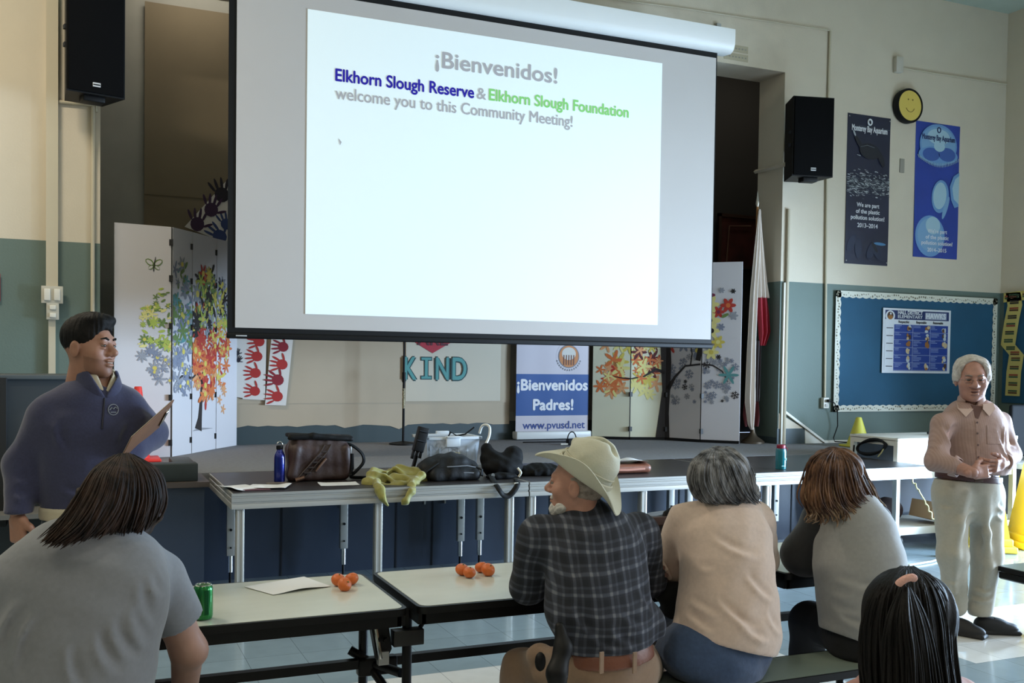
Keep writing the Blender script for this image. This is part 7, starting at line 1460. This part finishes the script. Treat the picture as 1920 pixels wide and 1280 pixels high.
hv, hq = xf(head_field(.9, .92).mesh(.005), c5, R5, .97); ha = hand(aL[2], (.8, .5, 0), (0, .1, -1), .92, (.4, .4, .4, .4), thumb=-1); hb = hand(aR[2], (-.8, .5, 0), (0, .1, -1), .92, (.4, .4, .4, .4), thumb=1)
body_mesh(P, [(hv, hq), ha, hb], F, M_sk4)
M_gr = cloth('top_grey', (142, 142, 140), .05, .2, 7)
F = Fld(); torso(F, st[:-1], sd5, .012, .04); F.cap(J3(1572, 950, Y5+.15), J3(1628, 955, Y5+.16), .06, .06, k=.05)
F.folds((((1540, 1000), (1590, 1005)), ((1535, 1060), (1580, 1080)), ((1550, 1085), (1620, 1100)), ((1600, 1110), (1670, 1085)), ((1560, 1130), (1610, 1160)), ((1545, 1105), (1600, 1130)), ((1600, 1170), (1650, 1190)), ((1580, 1150), (1620, 1190))), Y5-.10)
F.post(wrinkle(.003, 14, 71)); F.cut(J3(1640, 1212, Y5-.15), (-.35, 0, -1)); F.cut(J3(1575, 934, Y5+.1), (0, .35, 1)); F.box((kL[0]+.2, 3.20, .30), (.6, .22, .142), rnd=.01, k=.01, sub=True); sdf_obj('grey_top', F, .0075, M_gr, P)
M_bs = cloth('sleeve_black', (20, 21, 23), .1, .2, 14)
F = Fld(); limb(F, [J3(1560, 955, Y5+.14)]+aL, [.062, .088, .074, .05], 0, .04); F.cap(J3(1545, 990, Y5+.14), J3(1522, 1052, Y5+.2), .07, .06, k=.06); F.post(wrinkle(.004, 22, 72)); sdf_obj('sleeve', F, .008, M_bs, P)
F = Fld(); limb(F, aR, [.074, .064, .05], 0, .03); F.post(wrinkle(.003, 22, 73)); sdf_obj('sleeve', F, .009, M_bs, P)
F = Fld(); torso(F, [(J3(1640, 1212, Y5-.02), .195, .155), (J3(1632, 1180, Y5), .185, .15)], sd5, 0, .03); limb(F, lgL, [.12, .085, .06], 0, .05); limb(F, lgR, [.11, .08, .06], 0, .05); F.post(wrinkle(.003, 20, 74)); F.box((kL[0]+.2, 3.19, .30), (.7, .22, .142), rnd=.01, k=.01, sub=True); F.cut((0, 0, .05), (0, 0, -1)); sdf_obj('trousers', F, .009, mat('trousers_black', (18, 19, 22), .9, bump=.15, bscale=20), P)
for L in (lgL, lgR): a = L[2]; shoe(P, (a[0], a[1]-.05, 0), (a[0], a[1]+.18, 0))
M_h5 = hair_mat('hair_brown', (48, 30, 24), (124, 90, 66), (1, 1, .25)); M_h5b = hair_mat('hair_brown_tips', (90, 68, 52), (170, 142, 112), (1, 1, .25))
F = Fld(); h5 = J3(1566, 890, Y5+.18); F.ell(h5+V(0, 0, .02), (.12, .12, .10)).ell(h5+V(.0, 0, -.05), (.125, .11, .085), k=.03).ell(J3(1530, 935, Y5+.12), (.06, .06, .055), k=.03).ell(J3(1604, 908, Y5+.16), (.06, .06, .045), k=.03); F.post(lambda P_, D: D+.004*np.sin(P_[..., 0]*120+14*P_[..., 2]+3*np.sin(P_[..., 2]*30)))
vh, qh = F.mesh(.006)
g = [[J3(1562, 842, 3.38), J3(1522, 862, 3.33), J3(1510, 900, 3.31), J3(1506, 935, 3.28), J3(1520, 962, 3.27)], [J3(1564, 841, 3.38), J3(1538, 865, 3.28), J3(1528, 905, 3.26), J3(1530, 945, 3.24), J3(1545, 968, 3.26)], [J3(1568, 841, 3.38), J3(1562, 868, 3.27), J3(1558, 905, 3.25), J3(1566, 940, 3.24), J3(1580, 960, 3.24)], [J3(1572, 842, 3.38), J3(1590, 868, 3.28), J3(1598, 900, 3.26), J3(1605, 930, 3.25), J3(1625, 945, 3.26)], [J3(1575, 843, 3.39), J3(1608, 862, 3.34), J3(1622, 890, 3.33), J3(1636, 915, 3.32), J3(1643, 938, 3.31)]]
lv, lq = locks(g, 500, .0036, 7, .008, wave=.014); g2_ = [[p for p in gg[2:]]+[gg[-1]+V(.015*(i-2), -.01, -.03)] for i, gg in enumerate(g)]; lv2, lq2 = locks(g2_, 110, .004, 8, .009, wave=.018)
np_mesh('hair', [(vh, qh, M_h5), (lv, lq, M_h5), (lv2, lq2, M_h5b)], P)

# ---- the person in the grey T-shirt
Y2 = 3.15
P = empty('person', (WY(140, 1280, Y2).x, Y2, 0), 'seated person in a grey T-shirt with long dark brown hair bent over the left table', 'person')
sd2 = V(.97, -.2, 0)
st = [(J3(120, 1370, Y2), .215, .16), (J3(120, 1290, Y2), .218, .16), (J3(128, 1220, Y2+.02), .220, .155), (J3(142, 1150, Y2+.05), .225, .15), (J3(155, 1090, Y2+.08), .225, .135), (J3(170, 1045, Y2+.12), .185, .11), (J3(190, 1010, Y2+.15), .10, .08)]
aR = [J3(296, 1088, Y2+.17), J3(352, 1215, Y2+.24), J3(345, 1310, Y2+.40)]; aL = [J3(15, 1110, Y2+.1), J3(-60, 1240, Y2+.2), J3(0, 1320, Y2+.45)]
kL = J3(60, 1330, 3.62); lgL = [J3(60, 1385, Y2), kL, V(kL[0], 3.68, .09)]; kR = J3(230, 1330, 3.62); lgR = [J3(190, 1385, Y2), kR, V(kR[0], 3.68, .09)]
c2 = J3(236, 925, Y2+.24); R2 = basis((.55, .75, -.35))
F = Fld(); torso(F, st[:-1], sd2, -.02); limb(F, [J3(195, 1015, Y2+.16), J3(225, 960, Y2+.22)], [.065, .055]); limb(F, aR, [.068, .054, .040]); limb(F, aL, [.065, .054, .040]); F.ell(J3(366, 1222, Y2+.24), (.035, .035, .035), k=.03); limb(F, lgL, [.08, .06, .045]); limb(F, lgR, [.08, .06, .045])
hv, hq = xf(head_field(.95, .95).mesh(.005), c2, R2, .95); ha = hand(aR[2], (-.5, .8, .1), (0, .1, -1), 1, (.4, .4, .4, .4), thumb=1); hb = hand(aL[2], (.5, .8, .1), (0, .1, -1), 1, (.4, .4, .4, .4), thumb=-1)
v, q = F.mesh(.008); np_mesh('body', [(smooth_np(v, q, 1), q, M_sk4), (hv, hq, M_sk4), (ha[0], ha[1], M_sk4), (hb[0], hb[1], M_sk4)], P)
M_ts = cloth('tshirt_grey', (118, 120, 125), .05, .2, 6)
F = Fld(); torso(F, st[:-1], sd2, .014, .05); F.cap(J3(90, 1060, Y2+.12), J3(262, 1058, Y2+.14), .075, .075, k=.06); F.cap(J3(190, 1012, Y2+.14), J3(200, 1000, Y2+.15), .078, k=.04); e = aR[0]*.42+aR[1]*.58; limb(F, [aR[0], e], [.098, .090], 0, .04); e2 = aL[0]*.42+aL[1]*.58; limb(F, [aL[0], e2], [.095, .088], 0, .04)
F.folds((((255, 1090), (275, 1180)), ((240, 1130), (268, 1220)), ((60, 1150), (20, 1260)), ((30, 1130), (-10, 1230)), ((170, 1180), (210, 1260)), ((120, 1200), (140, 1280)), ((290, 1060), (320, 1110)), ((200, 1160), (245, 1240)), ((275, 1080), (300, 1130))), Y2-.10)
F.post(wrinkle(.004, 12, 81)); d = unit(aR[1]-aR[0]); F.fn(lambda P_: np.maximum(-((P_-e)@d), np.linalg.norm(P_-(e+d*.08), axis=-1)-.16), e-.3, e+.3, k=0, sub=True); F.limbcap = None
d2 = unit(aL[1]-aL[0]); F.fn(lambda P_: np.maximum(-((P_-e2)@d2), np.linalg.norm(P_-(e2+d2*.08), axis=-1)-.16), e2-.3, e2+.3, k=0, sub=True)
F.cap(J3(190, 1035, Y2+.13), J3(222, 965, Y2+.2), .062, .058, k=.003, sub=True); F.box((st[0][0][0], 3.19, .30), (.6, .24, .142), rnd=.01, k=.01, sub=True)
sdf_obj('tshirt', F, .008, M_ts, P)
F = Fld(); limb(F, lgL, [.115, .085, .06], 0, .05); limb(F, lgR, [.115, .085, .06], 0, .05); torso(F, [(J3(120, 1395, Y2), .21, .16), (J3(120, 1360, Y2), .205, .155)], sd2); F.box((st[0][0][0], 3.19, .30), (.7, .24, .142), rnd=.01, k=.01, sub=True); F.cut((0, 0, .05), (0, 0, -1)); sdf_obj('jeans', F, .011, M_den, P)
for L in (lgL, lgR): a = L[2]; shoe(P, (a[0], a[1]-.05, 0), (a[0], a[1]+.20, 0))
M_h2 = hair_mat('hair_dark_brown', (20, 15, 13), (60, 44, 36), (1, 1, .3))
F = Fld(); h2_ = J3(238, 920, Y2+.22); F.ell(h2_+V(0, 0, .01), (.112, .115, .095)).ell(J3(200, 945, Y2+.17), (.10, .09, .085), k=.04).ell(J3(262, 955, Y2+.2), (.07, .08, .08), k=.04).ell(J3(165, 985, Y2+.10), (.075, .05, .055), k=.04).ell(J3(120, 1012, Y2+.05), (.055, .03, .028), k=.03).ell(J3(240, 985, Y2+.16), (.05, .05, .05), k=.03); F.post(lambda P_, D: D+.005*np.sin((P_[..., 0]+P_[..., 2])*95+4*np.sin(P_[..., 0]*14)))
vh, qh = F.mesh(.006); T2 = [J3(225, 850, Y2+.20)]
g = [[J3(222, 852, 3.30), J3(180, 880, 3.22), J3(150, 930, 3.16), J3(115, 980, 3.12), J3(80, 1018, 3.09)], [J3(226, 851, 3.30), J3(200, 885, 3.18), J3(180, 935, 3.12), J3(150, 985, 3.08), J3(105, 1026, 3.06)], [J3(231, 850, 3.30), J3(222, 890, 3.17), J3(208, 940, 3.12), J3(180, 985, 3.10), J3(150, 1012, 3.08)], [J3(236, 850, 3.30), J3(245, 890, 3.19), J3(240, 940, 3.16), J3(226, 975, 3.15), J3(215, 1000, 3.16)], [J3(240, 850, 3.31), J3(272, 880, 3.24), J3(284, 925, 3.22), J3(272, 965, 3.22), J3(255, 1000, 3.22)], [J3(243, 851, 3.33), J3(296, 885, 3.32), J3(306, 930, 3.32), J3(296, 960, 3.32), J3(278, 978, 3.32)]]
lv, lq = locks(g, 760, .0036, 9, .007, wave=.007); np_mesh('hair', [(vh, qh, M_h2), (lv, lq, M_h2)], P)

# ---- the girl with the ponytail, bottom right
Y7 = 1.80
P = empty('person', (WY(1705, 1270, Y7).x, Y7, 0), 'dark haired person with a pink scrunchie at the bottom right, seen from behind', 'person')
st = [(J3(1705, 1660, Y7), .17, .13), (J3(1705, 1520, Y7), .165, .12), (J3(1703, 1400, Y7+.03), .165, .11), (J3(1703, 1320, Y7+.05), .16, .09), (J3(1702, 1280, Y7+.06), .09, .07)]
aL = [J3(1592, 1335, Y7+.05), J3(1560, 1480, Y7+.1), J3(1620, 1560, Y7+.35)]; aR = [J3(1815, 1335, Y7+.05), J3(1850, 1480, Y7+.1), J3(1790, 1560, Y7+.35)]; sd7 = V(.95, -.3, 0)
c7 = J3(1703, 1165, Y7+.08); R7 = basis((.25, .96, -.05)); s7 = .92
kx = st[0][0][0]; lgL = [V(kx-.09, Y7-.12, .52), V(kx-.1, Y7+.28, .50), V(kx-.1, Y7+.32, .09)]; lgR = [V(kx+.09, Y7-.12, .52), V(kx+.1, Y7+.28, .50), V(kx+.1, Y7+.32, .09)]
F = Fld(); torso(F, st, sd7, -.015); limb(F, [J3(1702, 1290, Y7+.06), J3(1703, 1230, Y7+.07)], [.05, .045]); limb(F, aL, [.05, .038, .028]); limb(F, aR, [.05, .038, .028]); limb(F, lgL, [.07, .05, .04]); limb(F, lgR, [.07, .05, .04])
hv, hq = xf(head_field(.9, .92).mesh(.005), c7, R7, s7); ha = hand(aL[2], (.5, .8, -.1), (0, .1, -1), .85); hb = hand(aR[2], (-.5, .8, -.1), (0, .1, -1), .85)
body_mesh(P, [(hv, hq), ha, hb], F, M_sk4)
F = Fld(); torso(F, st[:-1], sd7, .01, .04); F.cap(J3(1615, 1300, Y7+.05), J3(1795, 1300, Y7+.05), .045, .045, k=.05); limb(F, [aL[0], aL[0]*.3+aL[1]*.7], [.066, .06], 0, .04); limb(F, [aR[0], aR[0]*.3+aR[1]*.7], [.066, .06], 0, .04); F.post(wrinkle(.005, 26, 91)); sdf_obj('top', F, .008, cloth('top_rose', (176, 128, 118), .18, .3, 12, .85, 14), P)
F = Fld(); torso(F, [(V(kx, Y7-.1, .52), .165, .13), (V(kx, Y7-.05, .60), .16, .12)], sd7); limb(F, lgL, [.09, .065, .05], 0, .04); limb(F, lgR, [.09, .065, .05], 0, .04); F.box((kx, 1.62, .30), (.5, .24, .142), rnd=.01, k=.01, sub=True); F.cut((0, 0, .05), (0, 0, -1)); sdf_obj('trousers', F, .011, M_den, P)
for L in (lgL, lgR): a = L[2]; shoe(P, (a[0], a[1]-.05, 0), (a[0], a[1]+.17, 0))
M_h7 = hair_mat('hair_jet', (8, 7, 7), (26, 23, 22), (1, 1, .3))
F = Fld(); h7 = J3(1704, 1160, Y7+.07); F.ell(h7+V(0, 0, .02), (.104, .118, .105)).ell(h7+V(0, 0, -.06), (.106, .10, .11), k=.04).ell(J3(1706, 1270, Y7+.02), (.095, .06, .08), k=.04).ell(J3(1715, 1360, Y7-.04), (.09, .04, .10), k=.04).cap(J3(1700, 1108, Y7-.04), J3(1712, 1340, Y7-.09), .026, .05, k=.02)
F.post(lambda P_, D: D+.003*np.sin(P_[..., 0]*150+3*np.sin(P_[..., 2]*20))); vh, qh = F.mesh(.006)
ty = Y7-.03; g = [[J3(1690, 1062, ty+.06), J3(1645, 1100, ty-.01), J3(1622, 1160, ty), J3(1618, 1230, ty), J3(1628, 1300, ty), J3(1640, 1380, ty-.04)], [J3(1695, 1062, ty+.05), J3(1668, 1100, ty-.04), J3(1655, 1160, ty-.05), J3(1655, 1230, ty-.05), J3(1660, 1300, ty-.06), J3(1665, 1390, ty-.08)], [J3(1700, 1062, ty+.05), J3(1692, 1098, ty-.05), J3(1690, 1160, ty-.08), J3(1695, 1240, ty-.09), J3(1700, 1310, ty-.10), J3(1702, 1400, ty-.10)], [J3(1706, 1062, ty+.05), J3(1725, 1095, ty-.045), J3(1735, 1160, ty-.06), J3(1740, 1240, ty-.07), J3(1748, 1310, ty-.07), J3(1752, 1390, ty-.08)], [J3(1712, 1062, ty+.06), J3(1760, 1100, ty), J3(1784, 1160, ty+.02), J3(1788, 1230, ty), J3(1795, 1300, ty), J3(1800, 1380, ty-.04)]]
lv, lq = locks(g, 760, .0032, 11, .006, wave=.006)
pg = [[J3(1692, 1100, ty-.07), J3(1670, 1160, ty-.09), J3(1662, 1240, ty-.10), J3(1662, 1380, ty-.12)], [J3(1699, 1100, ty-.09), J3(1698, 1160, ty-.12), J3(1705, 1240, ty-.13), J3(1710, 1380, ty-.14)], [J3(1706, 1100, ty-.07), J3(1735, 1160, ty-.09), J3(1752, 1240, ty-.10), J3(1768, 1380, ty-.12)]]
lv2, lq2 = locks(pg, 360, .0032, 12, .005, wave=.006)
np_mesh('hair', [(vh, qh, M_h7), (lv, lq, M_h7), (lv2, lq2, M_h7)], P)
sc_ = MB(); q_ = J3(1700, 1094, ty-.085); MS = frame(q_, (1, -.3, .35), (-.25, -1, .5))
sc_.tube([(.019*math.cos(a), .004+.006*math.sin(a), .012*math.sin(a)) for a in np.linspace(math.radians(10), math.radians(170), 14)], .0085, mat('scrunchie_pink', (222, 172, 160), .8, bump=.4, bscale=120), 10, MS); kid(sc_.build('scrunchie'), P)
